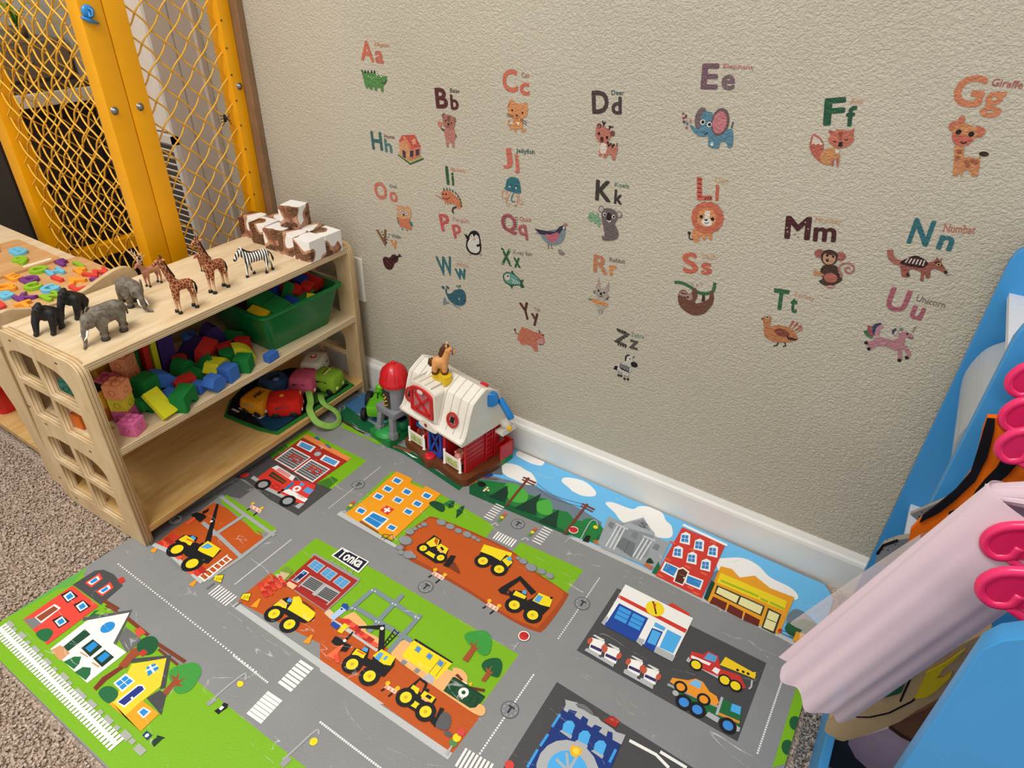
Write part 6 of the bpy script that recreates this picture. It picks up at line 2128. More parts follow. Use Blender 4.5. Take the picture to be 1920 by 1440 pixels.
# ------------------------------------------------------------------ alphabet stickers on the wall
td = NT('sticker_ink', 0.6, 0.3); wall_relief(td)
ca = td.n('ShaderNodeVertexColor', layer_name='ink'); f_ = td.noise(td.pos(), 140.0)
hs = td.n('ShaderNodeHueSaturation'); td.l(ca.outputs['Color'], hs.inputs['Color']); mr = td.n('ShaderNodeMapRange'); td.l(f_, mr.inputs[0]); mr.inputs[3].default_value = 0.68; mr.inputs[4].default_value = 1.0; hs.inputs['Saturation'].default_value = 0.9
td.l(mr.outputs[0], hs.inputs['Value']); td.base(hs.outputs[0])
for name, els in WALL_PRINTS:
    letters = [e for e in els if e[0] == 'X' and e[-1] == 1]; word = [e for e in els if e[0] == 'X' and e[-1] == 0]; rest = [e for e in els if e[0] != 'X']
    xs = [q for e in letters for q in e[3][0::2]]; zs = [q for e in letters for q in e[3][1::2]]
    px_, pz_ = (min(xs)+max(xs))/2e4, min(zs)/1e4
    root = empty('alphabet_sticker', (px_, Y_WALL, pz_), label=WALL_LABELS[name], cat='wall sticker', group='alphabet stickers on the wall')
    first = lambda e: next((q[:2] if isinstance(q, list) else q) for q in e[2:] if isinstance(q, (list, tuple)))
    inside = lambda e: e[0] in 'CL' and any(min(t_[0::2])-20 < first(e)[0] < max(t_[0::2])+20 and min(t_[1::2])-20 < first(e)[1] < max(t_[1::2])+20 for t_ in [q[3] for q in letters])
    pattern = [e for e in rest if inside(e)]; rest = [e for e in rest if not inside(e)]
    for nm, grp, z0 in (('letters', letters, 0.0006), ('word', word, 0.0006), ('letter_pattern', pattern, 0.00075), ('picture', rest, 0.0009)):
        if not grp: continue
        V, F, Cc = print_shapes(grp, 0.00003, z0)
        V = [(x-px_, -d_, z-pz_) for x, z, d_ in V]
        print_object(nm, V, F, Cc, td.m, root)

# ------------------------------------------------------------------ yellow wire-mesh guard fence round the grille
YEL = M('#f2a900', 0.38, 0.45, var=0.05, vscale=14)
WIRE = M('#ecb431', 0.35, 0.5)
STEEL = M('#8b8f92', 0.3, 0.5, metal=0.85)
def wires(a, b, z0, z1, pitch, width_cells, name, parent, rad=0.0021, phase=0.0):
    "two families of crimped wires filling the panel between posts a and b (x,y)"
    A, B = Vector((a[0], a[1], 0)), Vector((b[0], b[1], 0)); Lh = (B-A).length; d = (B-A).normalized(); nrm = d.cross(Vector((0, 0, 1)))
    cw = Lh/width_cells
    for fam in (1, -1):
        mb = MB()
        k0 = int(math.floor((z0-z1)/pitch))-2-width_cells; k1 = int((z1-z0)/pitch)+width_cells+2
        for k in range(k0, k1):
            zs = z0+phase+k*pitch                         # height at u=0
            pts = []
            n = width_cells*4
            for i in range(n+1):
                u = Lh*i/n; z = zs+fam*(u/cw)*pitch*0.5*2*0.5*2/1.0
                if z < z0-0.002 or z > z1+0.002: continue
                w_ = 0.0026*(1 if fam == 1 else -1)*cos(pi*(i/2.0))
                kink = 0.0026*sin(pi*(i/2.0))*fam
                pts.append(A+d*(u+kink)+Vector((0, 0, z))+nrm*w_)
            if len(pts) > 2: mb.tube(smoothpoly([tuple(q) for q in pts], 2, False), rad, 5, caps=False)
        tag(mb.build(name, WIRE, parent, smooth=True), 'crimped yellow wires')
def bolt(parent, loc, axis):
    rot = {'x': (0, pi/2, 0), 'y': (pi/2, 0, 0)}[axis]
    mb = MB(); mb.lathe([(0.0001, 0.0055), (0.003, 0.0045), (0.0052, 0.0025), (0.0055, 0), (0.008, 0), (0.008, -0.0015), (0.0001, -0.0015)], 12, TR(loc, rot))
    return mb.build('bolt', STEEL, parent, smooth=True)
def post(parent, lo, hi):
    mb = MB().box(lo, hi, 0.004); return mb.build('post', YEL, parent, auto=35)
Z1 = 1.5
p1 = empty('mesh_fence_panel', (-1.44, 0.92, 0), label='yellow wire mesh fence panel between corner post and textured wall', cat='fence panel')
def P1(v): return (v[0]+1.44, v[1]-0.92, v[2])
post(p1, P1((-1.462, 0.784, 0)), P1((-1.42, 0.828, Z1))); post(p1, P1((-1.46, 1.031, 0)), P1((-1.42, 1.0625, Z1)))
MB().box(P1((-1.455, 0.828, 0.09)), P1((-1.425, 1.031, 0.13)), 0.003).build('rail', YEL, p1); MB().box(P1((-1.455, 0.828, 1.44)), P1((-1.425, 1.031, 1.48)), 0.003).build('rail', YEL, p1)
wires(P1((-1.436, 0.826, 0))[:2], P1((-1.436, 1.033, 0))[:2], 0.13, 1.44, 0.0545, 4, 'wire_mesh', p1, 0.0019, 0.01)
hk = MB()
for i in range(16): hk.lathe([(0.0001, 0.0012), (0.0022, 0.001), (0.0022, 0)], 8, TR(P1((-1.42, 1.0345, 0.448+0.0545*i-0.3)), (0, pi/2, 0)))
tag(hk.build('wire_holes', M('#6b4a08', 0.7), p1), 'small dark wire holes', kind='stuff')
bolt(p1, P1((-1.4195, 0.804, 0.712)), 'x'); bolt(p1, P1((-1.4195, 1.05, 0.722)), 'x'); bolt(p1, P1((-1.4195, 1.05, 0.28)), 'x')
MB().box(P1((-1.44, 1.0625, 0)), P1((-1.397, 1.0795, Z1)), 0.002).build('batten', M('#8a6a4c', 0.6, var=0.12, vscale=30), p1)
p2 = empty('mesh_fence_panel', (-1.68, 0.76, 0), label='yellow wire mesh fence panel left of the corner post', cat='fence panel')
def P2(v): return (v[0]+1.68, v[1]-0.76, v[2])
post(p2, P2((-1.462, 0.737, 0)), P2((-1.42, 0.783, Z1))); post(p2, P2((-1.96, 0.737, 0)), P2((-1.905, 0.783, Z1)))
MB().box(P2((-1.905, 0.745, 0.09)), P2((-1.462, 0.775, 0.13)), 0.003).build('rail', YEL, p2); MB().box(P2((-1.905, 0.745, 1.44)), P2((-1.462, 0.775, 1.48)), 0.003).build('rail', YEL, p2)
wires(P2((-1.9, 0.752, 0))[:2], P2((-1.464, 0.752, 0))[:2], 0.13, 1.44, 0.0545, 8, 'wire_mesh', p2, 0.0021, 0.02)
bolt(p2, P2((-1.4195, 0.75, 0.712)), 'x'); bolt(p2, P2((-1.4195, 0.75, 0.28)), 'x')
p3 = empty('mesh_fence_panel', (-1.935, 0.92, 0), label='far yellow mesh panel seen through the left mesh', cat='fence panel')
def P3(v): return (v[0]+1.935, v[1]-0.92, v[2])
MB().box(P3((-1.95, 0.785, 0.24)), P3((-1.92, 1.02, 0.275)), 0.003).build('rail', YEL, p3); post(p3, P3((-1.96, 1.012, 0)), P3((-1.92, 1.048, Z1)))
wires(P3((-1.935, 0.785, 0))[:2], P3((-1.935, 1.02, 0))[:2], 0.26, 1.44, 0.0545, 4, 'wire_mesh', p3, 0.0018, 0.0)
# blue hook on the corner post, toy spider in the mesh
h = empty('wall_hook', (-1.4195, 0.752, 0.885), label='blue plastic hook stuck near the top of the yellow post', cat='hook')
HB = M('#2f86c4', 0.3, 0.5)
MB().lathe([(0.0001, 0.006), (0.008, 0.0055), (0.0115, 0.003), (0.012, 0)], 18, TR((0, 0, 0), (0, pi/2, 0), (1, 1.0, 1))).build('hook_plate', HB, h, smooth=True)
MB().tube([(0.006, 0, 0.006), (0.012, 0.003, 0.002), (0.014, 0.0, -0.006), (0.01, -0.004, -0.008), (0.008, -0.002, 0.0)], 0.0022, 8).build('hook_ring', HB, h, smooth=True)
MB().tube([(0.003, -0.017, -0.008), (0.005, -0.004, -0.014), (0.003, 0.013, -0.02)], [0.002, 0.004, 0.002], 8).build('hook_arm', HB, h, smooth=True)
sp = empty('toy_spider', (-1.432, 1.004, 0.655), label='tiny black toy spider clinging to the yellow mesh', cat='toy spider')
BLK = M('#141416', 0.4)
b = MB(); b.ball((0, 0, 0), (0.004, 0.004, 0.0065), 10, 7); b.ball((0, 0, 0.008), 0.0035, 10, 7); b.build('body', BLK, sp, smooth=True)
for s_ in (-1, 1):
    for k in range(4):
        MB().tube([(0.001, s_*0.002, 0.003), (0.006, s_*0.008, 0.008-k*0.005), (0.001, s_*0.013, 0.011-k*0.008)], 0.0008, 5).build('leg', BLK, sp)

# ------------------------------------------------------------------ things glimpsed through the left mesh
DW = M('#2a2019', 0.6, var=0.2, vscale=8)
d = empty('wooden_desk', (-2.4, 0.93, 0), label='dark brown desk with white front rail seen through the left mesh', cat='desk')
MB().box((-0.3, -0.14, 0.645), (0.29, 0.14, 0.66), 0.002).build('desk_top', M('#4a3d30', 0.5, var=0.2, vscale=8), d)
MB().box((-0.3, -0.135, 0.0), (0.27, 0.135, 0.61)).build('desk_body', DW, d)
MB().box((0.275, -0.14, 0.612), (0.302, 0.14, 0.646), 0.003).build('front_rail', M('#e2dccd', 0.4), d)
for z in (0.2, 0.4): MB().box((0.27, -0.12, z), (0.282, 0.12, z+0.17), 0.002).build('drawer_front', M('#33271e', 0.6, var=0.2, vscale=8), d)
c_ = empty('storage_cabinet', (-2.42, 0.95, 0.66), label='taupe cabinet standing on the dark desk behind the mesh', cat='cabinet')
MB().box((-0.2, -0.14, 0), (0.24, 0.12, 0.1), 0.004).build('body', M('#6e614f', 0.6, var=0.1, vscale=10), c_)
for i in range(2): MB().box((0.238, -0.135+i*0.13, 0.008), (0.246, -0.012+i*0.13, 0.092), 0.002).build('door', M('#7a6c58', 0.6, var=0.1, vscale=10), c_)
for i in range(2): MB().ball((0.25, -0.03+i*0.04, 0.05), 0.006).build('knob', STEEL, c_, smooth=True)
pl = empty('potted_plant', (-2.27, 1.0, 0.76), label='small green leafy plant behind the yellow mesh', cat='plant')
MB().lathe([(0.0001, 0), (0.018, 0), (0.022, 0.03), (0.02, 0.03), (0.018, 0.027), (0.0001, 0.027)], 14).build('pot', M('#6a5a48', 0.6), pl, smooth=True)
for i in range(9):
    a = i*0.7; L_ = 0.05+0.015*(i % 3)
    MB().tube([(0, 0, 0.027), (cos(a)*L_*0.4, sin(a)*L_*0.4, 0.03+L_*0.7), (cos(a)*L_, sin(a)*L_, 0.03+L_*0.55)], [0.002, 0.005, 0.0006], 6, flat=(1, 0.25)).build('leaf', M('#5fa028', 0.5), pl, smooth=True)
bg = empty('floor_basket', (-2.42, 0.52, -0.008), label='dark wicker basket on the floor beyond the wooden shelves', cat='basket')
mb = MB()
for i in range(16): mb.tube([(0.16*cos(t_*pi/12), 0.14*sin(t_*pi/12), 0.012+0.016*i) for t_ in range(24)], 0.0085, 6, closed=True)
mb.build('wicker_side', M('#1d1814', 0.7), bg, smooth=True); MB().lathe([(0.0001, 0.002), (0.15, 0.002), (0.15, 0.01), (0.0001, 0.01)], 20).build('base', M('#1d1814', 0.7), bg)

# ------------------------------------------------------------------ birch ply shelves
def ply(name, axis, thick, a='#d9bf96', b='#c6a678', c_='#e6d2ae', grain=(3, 22, 22), edge=True):
    t = NT(name, 0.42, 0.4); co = t.coord('Object', grain)
    nz = t.n('ShaderNodeTexNoise', Scale=2.2, Detail=6.0, Roughness=0.6, Distortion=0.8); t.l(co, nz.inputs['Vector'])
    base = t.ramp(nz.outputs['Fac'], [(0.25, b), (0.5, a), (0.75, c_)])
    if edge:
        tc = t.n('ShaderNodeTexCoord'); sx = t.n('ShaderNodeSeparateXYZ'); t.l(tc.outputs['Object'], sx.inputs[0])
        mt = t.n('ShaderNodeMath', operation='MULTIPLY'); t.l(sx.outputs[axis], mt.inputs[0]); mt.inputs[1].default_value = 2*pi/(thick/3.0)
        cs = t.n('ShaderNodeMath', operation='COSINE'); t.l(mt.outputs[0], cs.inputs[0])
        rp = t.ramp(cs.outputs[0], [(0.0, (0, 0, 0, 1)), (0.75, (0, 0, 0, 1)), (0.95, (1, 1, 1, 1))])
        g = t.n('ShaderNodeNewGeometry')
        tcn = t.n('ShaderNodeTexCoord'); sn = t.n('ShaderNodeSeparateXYZ'); t.l(tcn.outputs['Normal'], sn.inputs[0])
        ab = t.n('ShaderNodeMath', operation='ABSOLUTE'); t.l(sn.outputs[axis], ab.inputs[0])
        lt = t.n('ShaderNodeMath', operation='LESS_THAN'); t.l(ab.outputs[0], lt.inputs[0]); lt.inputs[1].default_value = 0.5
        ml = t.n('ShaderNodeMath', operation='MULTIPLY'); t.l(rp, ml.inputs[0]); t.l(lt.outputs[0], ml.inputs[1])
        mx = t.n('ShaderNodeMix', data_type='RGBA'); t.l(ml.outputs[0], mx.inputs['Factor']); t.l(base, mx.inputs['A']); mx.inputs['B'].default_value = lin('#8c6440')
        base = mx.outputs['Result']
    t.base(base); return t.m
PLY_SIDE = ply('ply_side', 'Y', 0.018, '#d6ba8e', '#c4a477', '#e0c9a2', (14, 14, 4))
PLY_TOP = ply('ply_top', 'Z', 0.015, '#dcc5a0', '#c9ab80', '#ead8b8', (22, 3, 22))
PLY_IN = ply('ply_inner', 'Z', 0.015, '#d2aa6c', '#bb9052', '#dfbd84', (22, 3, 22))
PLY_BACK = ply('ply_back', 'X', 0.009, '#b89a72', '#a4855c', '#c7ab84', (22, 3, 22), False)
SLOT = M('#3a2e22', 0.8)
TH = 0.0428
shelf = empty('wooden_shelf_unit', (-1.077, 0.39, 0), TH, label='low birch plywood shelf with window-shaped side cut-outs', cat='shelf')
def arch(x0, x1, z0, z1, side):
    "window pane opening with a quarter-round top towards the outer side"
    pts = [(x0, z0), (x1, z0)]
    if side == 'front':
        pts += [(x1, z0+(z1-z0)*0.45)]
        for i in range(1, 7): t_ = pi/2*i/6; pts.append((x1-0.05+0.05*cos(t_)-0.0, z0+(z1-z0)*0.45+(z1-z0)*0.5*sin(t_)))
        pts += [(x0, z1)]
    else:
        pts += [(x1, z1)]
        for i in range(7): t_ = pi/2+pi/2*i/6; pts.append((x0+0.055+0.055*cos(t_), z1-(z1-z0)*0.32+(z1-z0)*0.32*sin(t_)))
    return pts
outer = [(0, 0)]
for i in range(7): t_ = pi/2*i/6; outer.append((-0.026+0.026*cos(t_), 0.391+0.026*sin(t_)))
for i in range(5): t_ = pi/2+pi/2*i/4; outer.append((-0.222+0.02*cos(t_), 0.397+0.02*sin(t_)))
outer += [(-0.247, 0.34), (-0.253, 0.245), (-0.262, 0.15), (-0.27, 0.085), (-0.272, 0.05), (-0.266, 0.02), (-0.25, 0.004), (-0.235, 0)]
holes = []
for zb in (0.0, -0.194):
    holes += [arch(-0.233, -0.148, 0.317+zb, 0.384+zb, 'rear'), arch(-0.133, -0.047, 0.314+zb, 0.385+zb, 'front'),
              [(-0.233, 0.232+zb), (-0.148, 0.232+zb), (-0.142, 0.304+zb), (-0.228, 0.304+zb)], [(-0.134, 0.229+zb), (-0.05, 0.229+zb), (-0.05, 0.298+zb), (-0.13, 0.302+zb)]]
for nm, yl in (('near', 0.009), ('far', 0.65)):
    sd = board('side_panel', outer, holes, 0.018, PLY_SIDE, shelf, XZ, 0.0012); sd.location = (0, yl, 0)
    for x, z in ((-0.205, 0.402), (-0.064, 0.402), (-0.248, 0.244), (-0.208, 0.218), (-0.071, 0.21), (-0.257, 0.06), (-0.219, 0.022), (-0.08, 0.014)):
        s_ = -1 if yl < 0.1 else 1
        MB().box((x-0.004, s_*0.0092, z-0.0015), (x+0.004, s_*0.0088, z+0.0015)).build('screw_slot', SLOT, sd)
tb = MB().box((-0.252, -0.316, -0.0075), (-0.004, 0.316, 0.0075), 0.001).build('top_board', PLY_TOP, shelf); tb.location = (0, 0.3295, 0.4035)
tb = MB().box((-0.252, -0.316, -0.0075), (-0.002, 0.316, 0.0075), 0.001).build('middle_board', PLY_TOP, shelf); tb.location = (0, 0.3295, 0.2235)
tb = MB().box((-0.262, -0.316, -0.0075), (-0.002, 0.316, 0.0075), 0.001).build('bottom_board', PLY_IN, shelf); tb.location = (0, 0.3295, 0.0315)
MB().box((-0.261, 0.0135, 0.231), (-0.252, 0.6455, 0.396)).build('back_panel', PLY_BACK, shelf)
MB().box((-0.27, 0.0135, 0.039), (-0.262, 0.6455, 0.216)).build('back_panel', PLY_BACK, shelf)
Z_TOP, Z_MID, Z_LOW = 0.411, 0.231, 0.039
SHELF_M = Matrix.Translation((-1.077, 0.39, 0)) @ Matrix.Rotation(TH, 4, 'Z')
def SL(x, y, z=0.0):
    "point given in the shelf's own axes (x from its front, y along it)"
    return SHELF_M @ Vector((x, y, z))

# second shelf back to back with the first, its top a tray with a wavy lip
rear = empty('wooden_tray_shelf', (-1.74, 0.53, 0), 0, label='birch plywood shelf behind, its tray top holding the letter puzzles', cat='shelf')
TRAY = ply('ply_tray', 'Z', 0.015, '#e2cba6', '#d4b78c', '#ecd9b8', (22, 3, 22))
tb = MB().box((-0.36, -0.145, -0.0075), (0.358, 0.14, 0.0075), 0.001).build('tray_board', TRAY, rear); tb.location = (0, 0, 0.375)
lp_ = [(.390, .400), (.405, .414), (.425, .417), (.45, .409), (.48, .402), (.52, .400), (.56, .404), (.60, .416), (.635, .425), (.66, .422), (.672, .41), (.676, .395)]
lip = [(-0.14, 0.355)]+[(y-0.53, z) for y, z in smoothpoly(lp_, 3, False)]+[(0.146, 0.355)]
lp = MB().prism(lip, -0.006, 0.006, YZ).build('tray_lip', ply('ply_lip', 'X', 0.012, '#d9bd90', '#c7a676', '#e4cda6', (4, 14, 14)), rear); lp.location = (0.364, 0, 0)
leg = [(-0.36, 0.367), (-0.36, 0.0), (-0.30, 0.0), (-0.28, 0.2), (-0.2, 0.31), (0.17, 0.315), (0.225, 0.285), (0.262, 0.235), (0.290, 0.187), (0.308, 0.10), (0.312, 0.0), (0.356, 0.0), (0.356, 0.367)]
for y in (-0.13, 0.125):
    sd = MB().prism(leg, -0.009, 0.009, XZ).build('arched_panel', PLY_SIDE, rear); sd.location = (0, y, 0)
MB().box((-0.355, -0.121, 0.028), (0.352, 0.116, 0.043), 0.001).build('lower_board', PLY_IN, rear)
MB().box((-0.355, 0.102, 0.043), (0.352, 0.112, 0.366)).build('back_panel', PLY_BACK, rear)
bn = empty('storage_bin', (-1.775, 0.50, 0.0435), 0.0, label='glossy red plastic bin on the rear shelf', cat='bin')
REDP = M('#c8141c', 0.25, 0.5)
def tub(name, L_, W_, H_, t_, mat, parent, flare=1.12, rim=0.006):
    "open tub with flared walls and a rolled rim"
    mb = MB(); n = 6
    def ring(k, z, off=0.0): return [(x*k+(off if x > 0 else -off), y*k+(off if y > 0 else -off), z) for x, y in roundrect(-L_/2, -W_/2, L_/2, W_/2, 0.02, n)]
    rings = [ring(1/flare, 0), ring(1.0, H_), ring(1.0, H_, rim), ring(1.0, H_+rim*0.7, rim), ring(1.0, H_+rim*0.7, -t_), ring(1.0, H_*0.9, -t_), ring(1/flare, t_, -t_)]
    m_ = len(rings[0]); vs = [p_ for r_ in rings for p_ in r_]; fs = []
    for i in range(len(rings)-1):
        for j in range(m_): fs.append((i*m_+j, i*m_+(j+1) % m_, (i+1)*m_+(j+1) % m_, (i+1)*m_+j))
    fs.append(tuple(range(m_-1, -1, -1))); fs.append(tuple((len(rings)-1)*m_+j for j in range(m_)))
    mb.add(vs, fs); return mb.build(name, mat, parent, auto=45)
tub('bin_shell', 0.20, 0.17, 0.075, 0.003, REDP, bn)
ym = empty('wooden_peg', (-1.60, 0.452, 0.0435), 0, label='round yellow wooden peg on the rear shelf floor', cat='peg')
MB().lathe([(0.0001, 0), (0.014, 0), (0.017, 0.004), (0.017, 0.03), (0.013, 0.035), (0.0001, 0.036)], 18).build('peg_body', M('#f0b818', 0.4), ym, smooth=True)
MB().ball((0, 0, 0.042), 0.011).build('peg_head', M('#f0b818', 0.4), ym, smooth=True)

# ------------------------------------------------------------------ letter and number puzzle boards
PB = ply('puzzle_board', 'Z', 0.012, '#d0a06a', '#c08e58', '#dcb07c', (22, 3, 22), False)
def puzzle(loc, rz, L_, W_, label):
    r_ = empty('puzzle_board', loc, rz, label=label, cat='puzzle')
    MB().prism(roundrect(-L_/2, -W_/2, L_/2, W_/2, 0.012), 0, 0.009).build('board', PB, r_)
    return r_
SPELL = dict(zip('0123456789', 'zero one two three four five six seven eight nine'.split()))
PC = {'r': '#e0453c', 'g': '#8fbf2c', 'b': '#6fbfe0', 'o': '#f5a232', 'p': '#7a3a86'}
def pieces(board_o, rows, x_top, y_left, dx, dy, size, noun, used):
    "chunky letters lying on the board: rows run from the far edge to the near edge"
    for ri, (row, cols) in enumerate(rows):
        for ci, (ch, k) in enumerate(zip(row, cols)):
            if ch == ' ': continue
            cu = bpy.data.curves.new('t', 'FONT'); cu.body = ch; cu.size = size; cu.offset = 0.0011; cu.extrude = 0.004; cu.bevel_depth = 0.0011; cu.resolution_u = 3; cu.align_x = 'CENTER'; cu.align_y = 'CENTER'
            tmp = bpy.data.objects.new('t', cu); me = bpy.data.meshes.new_from_object(tmp); bpy.data.objects.remove(tmp); bpy.data.curves.remove(cu)
            me.name = noun; me.materials.clear(); me.materials.append(M(PC[k], 0.45, 0.35))
            o = link(bpy.data.objects.new(noun, me))
            x = x_top+ri*dx; y = y_left+ci*dy+(0.5*dy if ri % 2 else 0)*0.6
            o.matrix_world = board_o_m[board_o.name] @ TR((x, y, 0.0115), (0.0, 0.0, pi/2+random.uniform(-0.12, 0.12)))
            cn = {'r': 'red', 'g': 'green', 'b': 'sky blue', 'o': 'orange', 'p': 'purple'}[k]
            tag(o, f'{cn} wooden {used} {SPELL.get(ch, ch)} lying on its puzzle board', used+' piece', f'{used}s of the wooden puzzle')
board_o_m = {}
pz1 = puzzle((-1.491, 0.530, 0.383), 0.0, 0.196, 0.272, 'tan wooden alphabet puzzle board full of coloured letters')
pz2 = puzzle((-1.703, 0.512, 0.383), 0.0, 0.196, 0.250, 'tan wooden number puzzle board behind the alphabet board')
for o in (pz1, pz2): board_o_m[o.name] = Matrix.Translation(o.location) @ Matrix.Rotation(o.rotation_euler.z, 4, 'Z')
sl = MB().prism(roundrect(-0.006, -0.03, 0.006, 0.03, 0.0058), 0, 0.0006).build('hand_slot', M('#e8dcc4', 0.6), pz2); sl.location = (0.083, 0.08, 0.009)
pieces(pz1, [('SMEOF', 'rbogp'), ('XQDHJ', 'ropbg'), ('YBCIP', 'gbgro'), ('UKGAW', 'rpbor'), ('ZTNLV', 'bogrp')], -0.076, -0.11, 0.038, 0.05, 0.043, 'letter_piece', 'letter')
pieces(pz2, [('147', 'bro'), ('258', 'grb'), ('369', 'oog')], -0.062, -0.082, 0.058, 0.072, 0.06, 'number_piece', 'number')

# ------------------------------------------------------------------ toy animals on the shelf top
def organic(mb, name, mat, parent, voxel=0.0016, it=5):
    o = mb.build(name, mat, parent, smooth=True)
    r_ = o.modifiers.new('skin', 'REMESH'); r_.mode = 'VOXEL'; r_.voxel_size = voxel; r_.use_smooth_shade = True
    s_ = o.modifiers.new('soft', 'SMOOTH'); s_.iterations = it; s_.factor = 0.5
    return o
def toy(name, x, y, z, ang, label, cat, group='toy animals on the shelf top'):
    return empty(name, SL(x, y, z), TH+radians(ang), label=label, cat=cat, group=group)
def mm(*p_): return tuple(v/1000 for v in p_)
def dots(parent, name, pts, r_, mat):
    for q in pts: MB().ball(mm(*q), r_/1000, 10, 7).build(name, mat, parent, smooth=True)
BLACK = M('#17161a', 0.45); EYE = M('#0c0b0c', 0.15, 0.6); IVORY = M('#efe9da', 0.4); HOOF = M('#1c1917', 0.5)
# giraffe hide: rust patches with cream lines between
t = NT('giraffe_hide', 0.55, 0.3); co = t.coord()
v = t.n('ShaderNodeTexVoronoi', Scale=150.0, feature='DISTANCE_TO_EDGE'); t.l(co, v.inputs['Vector'])
pat = t.ramp(v.outputs['Distance'], [(0.0, '#ecd0a4'), (0.025, '#e6c494'), (0.05, '#8a3a1c'), (1.0, '#752a13')])
sx = t.n('ShaderNodeSeparateXYZ'); t.l(co, sx.inputs[0])
lo = t.n('ShaderNodeMapRange'); t.l(sx.outputs['Z'], lo.inputs[0]); lo.inputs[1].default_value = 0.014; lo.inputs[2].default_value = 0.03
mx = t.n('ShaderNodeMix', data_type='RGBA'); t.l(lo.outputs[0], mx.inputs['Factor']); mx.inputs['A'].default_value = lin('#e0bc90'); t.l(pat, mx.inputs['B']); t.base(mx.outputs['Result'])
GIRAFFE = t.m
def giraffe(x, y, ang, label, k=1.0, name='toy_giraffe'):
    g_ = toy(name, x, y, Z_TOP, ang, label, 'toy giraffe'); g_.scale = (k, k, k)
    b = MB()
    b.cap(mm(-13, 0, 51), 0.0092, mm(11, 0, 53), 0.0105); b.ball(mm(10, 0, 58), (0.008, 0.0085, 0.01)); b.ball(mm(-15, 0, 50), (0.0075, 0.0085, 0.0095))
    b.cap(mm(12, 0, 60), 0.0078, mm(22, 0, 84), 0.0052); b.cap(mm(22, 0, 84), 0.0052, mm(27, 0, 103), 0.0042)
    b.cap(mm(26, 0, 107), 0.0048, mm(33, 0, 107), 0.0042); b.cap(mm(33, 0, 107), 0.0036, mm(41, 0, 102), 0.0028)
    for sx_, sy_ in ((15, 5.5), (15, -5.5), (-15, 5.5), (-15, -5.5)):
        kx = sx_+(2 if sx_ > 0 else -2); kn = sx_+(1 if sx_ > 0 else -3)
        b.cap(mm(sx_*0.9, sy_, 48), 0.0052, mm(kn, sy_, 26), 0.0032); b.cap(mm(kn, sy_, 26), 0.0031, mm(kx, sy_, 5), 0.0025)
    organic(b, 'body', GIRAFFE, g_, 0.0013, 4)
    for sx_, sy_ in ((15, 5.5), (15, -5.5), (-15, 5.5), (-15, -5.5)):
        kx = sx_+(2 if sx_ > 0 else -2)
        MB().lathe([(0.0001, 0), (0.0042, 0), (0.0042, 0.002), (0.0034, 0.0055), (0.0001, 0.006)], 10, TR(mm(kx+0.6, sy_, 0))).build('hoof', HOOF, g_, smooth=True)
    for s_ in (-1, 1):
        MB().cap(mm(25, s_*2, 110), 0.0011, mm(23.5, s_*3, 116), 0.0013).build('horn', M('#5a2a18', 0.5), g_, smooth=True)
        MB().ball(mm(23, s_*6.5, 110), mm(1.6, 4, 2), rot=(0, 0, s_*0.4)).build('ear', M('#c98a5a', 0.5), g_, smooth=True)
    dots(g_, 'eye', ((32, 4, 109), (32, -4, 109)), 1.1, EYE)
    MB().tube([mm(*q) for q in ((21, 0, 108), (15.5, 0, 88), (8, 0, 70))], [0.0012, 0.0024, 0.0018], 6, flat=(0.5, 1)).build('mane', M('#4a2012', 0.7), g_, smooth=True)
    MB().tube([mm(*q) for q in ((-21, 0, 54), (-26, 0, 47), (-26.5, 0, 36), (-25, 0, 24))], [0.0016, 0.0014, 0.0026, 0.0006], 7).build('tail', M('#1c1512', 0.6), g_, smooth=True)
    return g_
giraffe(-0.035, 0.236, -96, 'reticulated toy giraffe standing nearest the shelf front edge')
giraffe(-0.057, 0.328, -84, 'reticulated toy giraffe standing beside the zebra', 1.04)
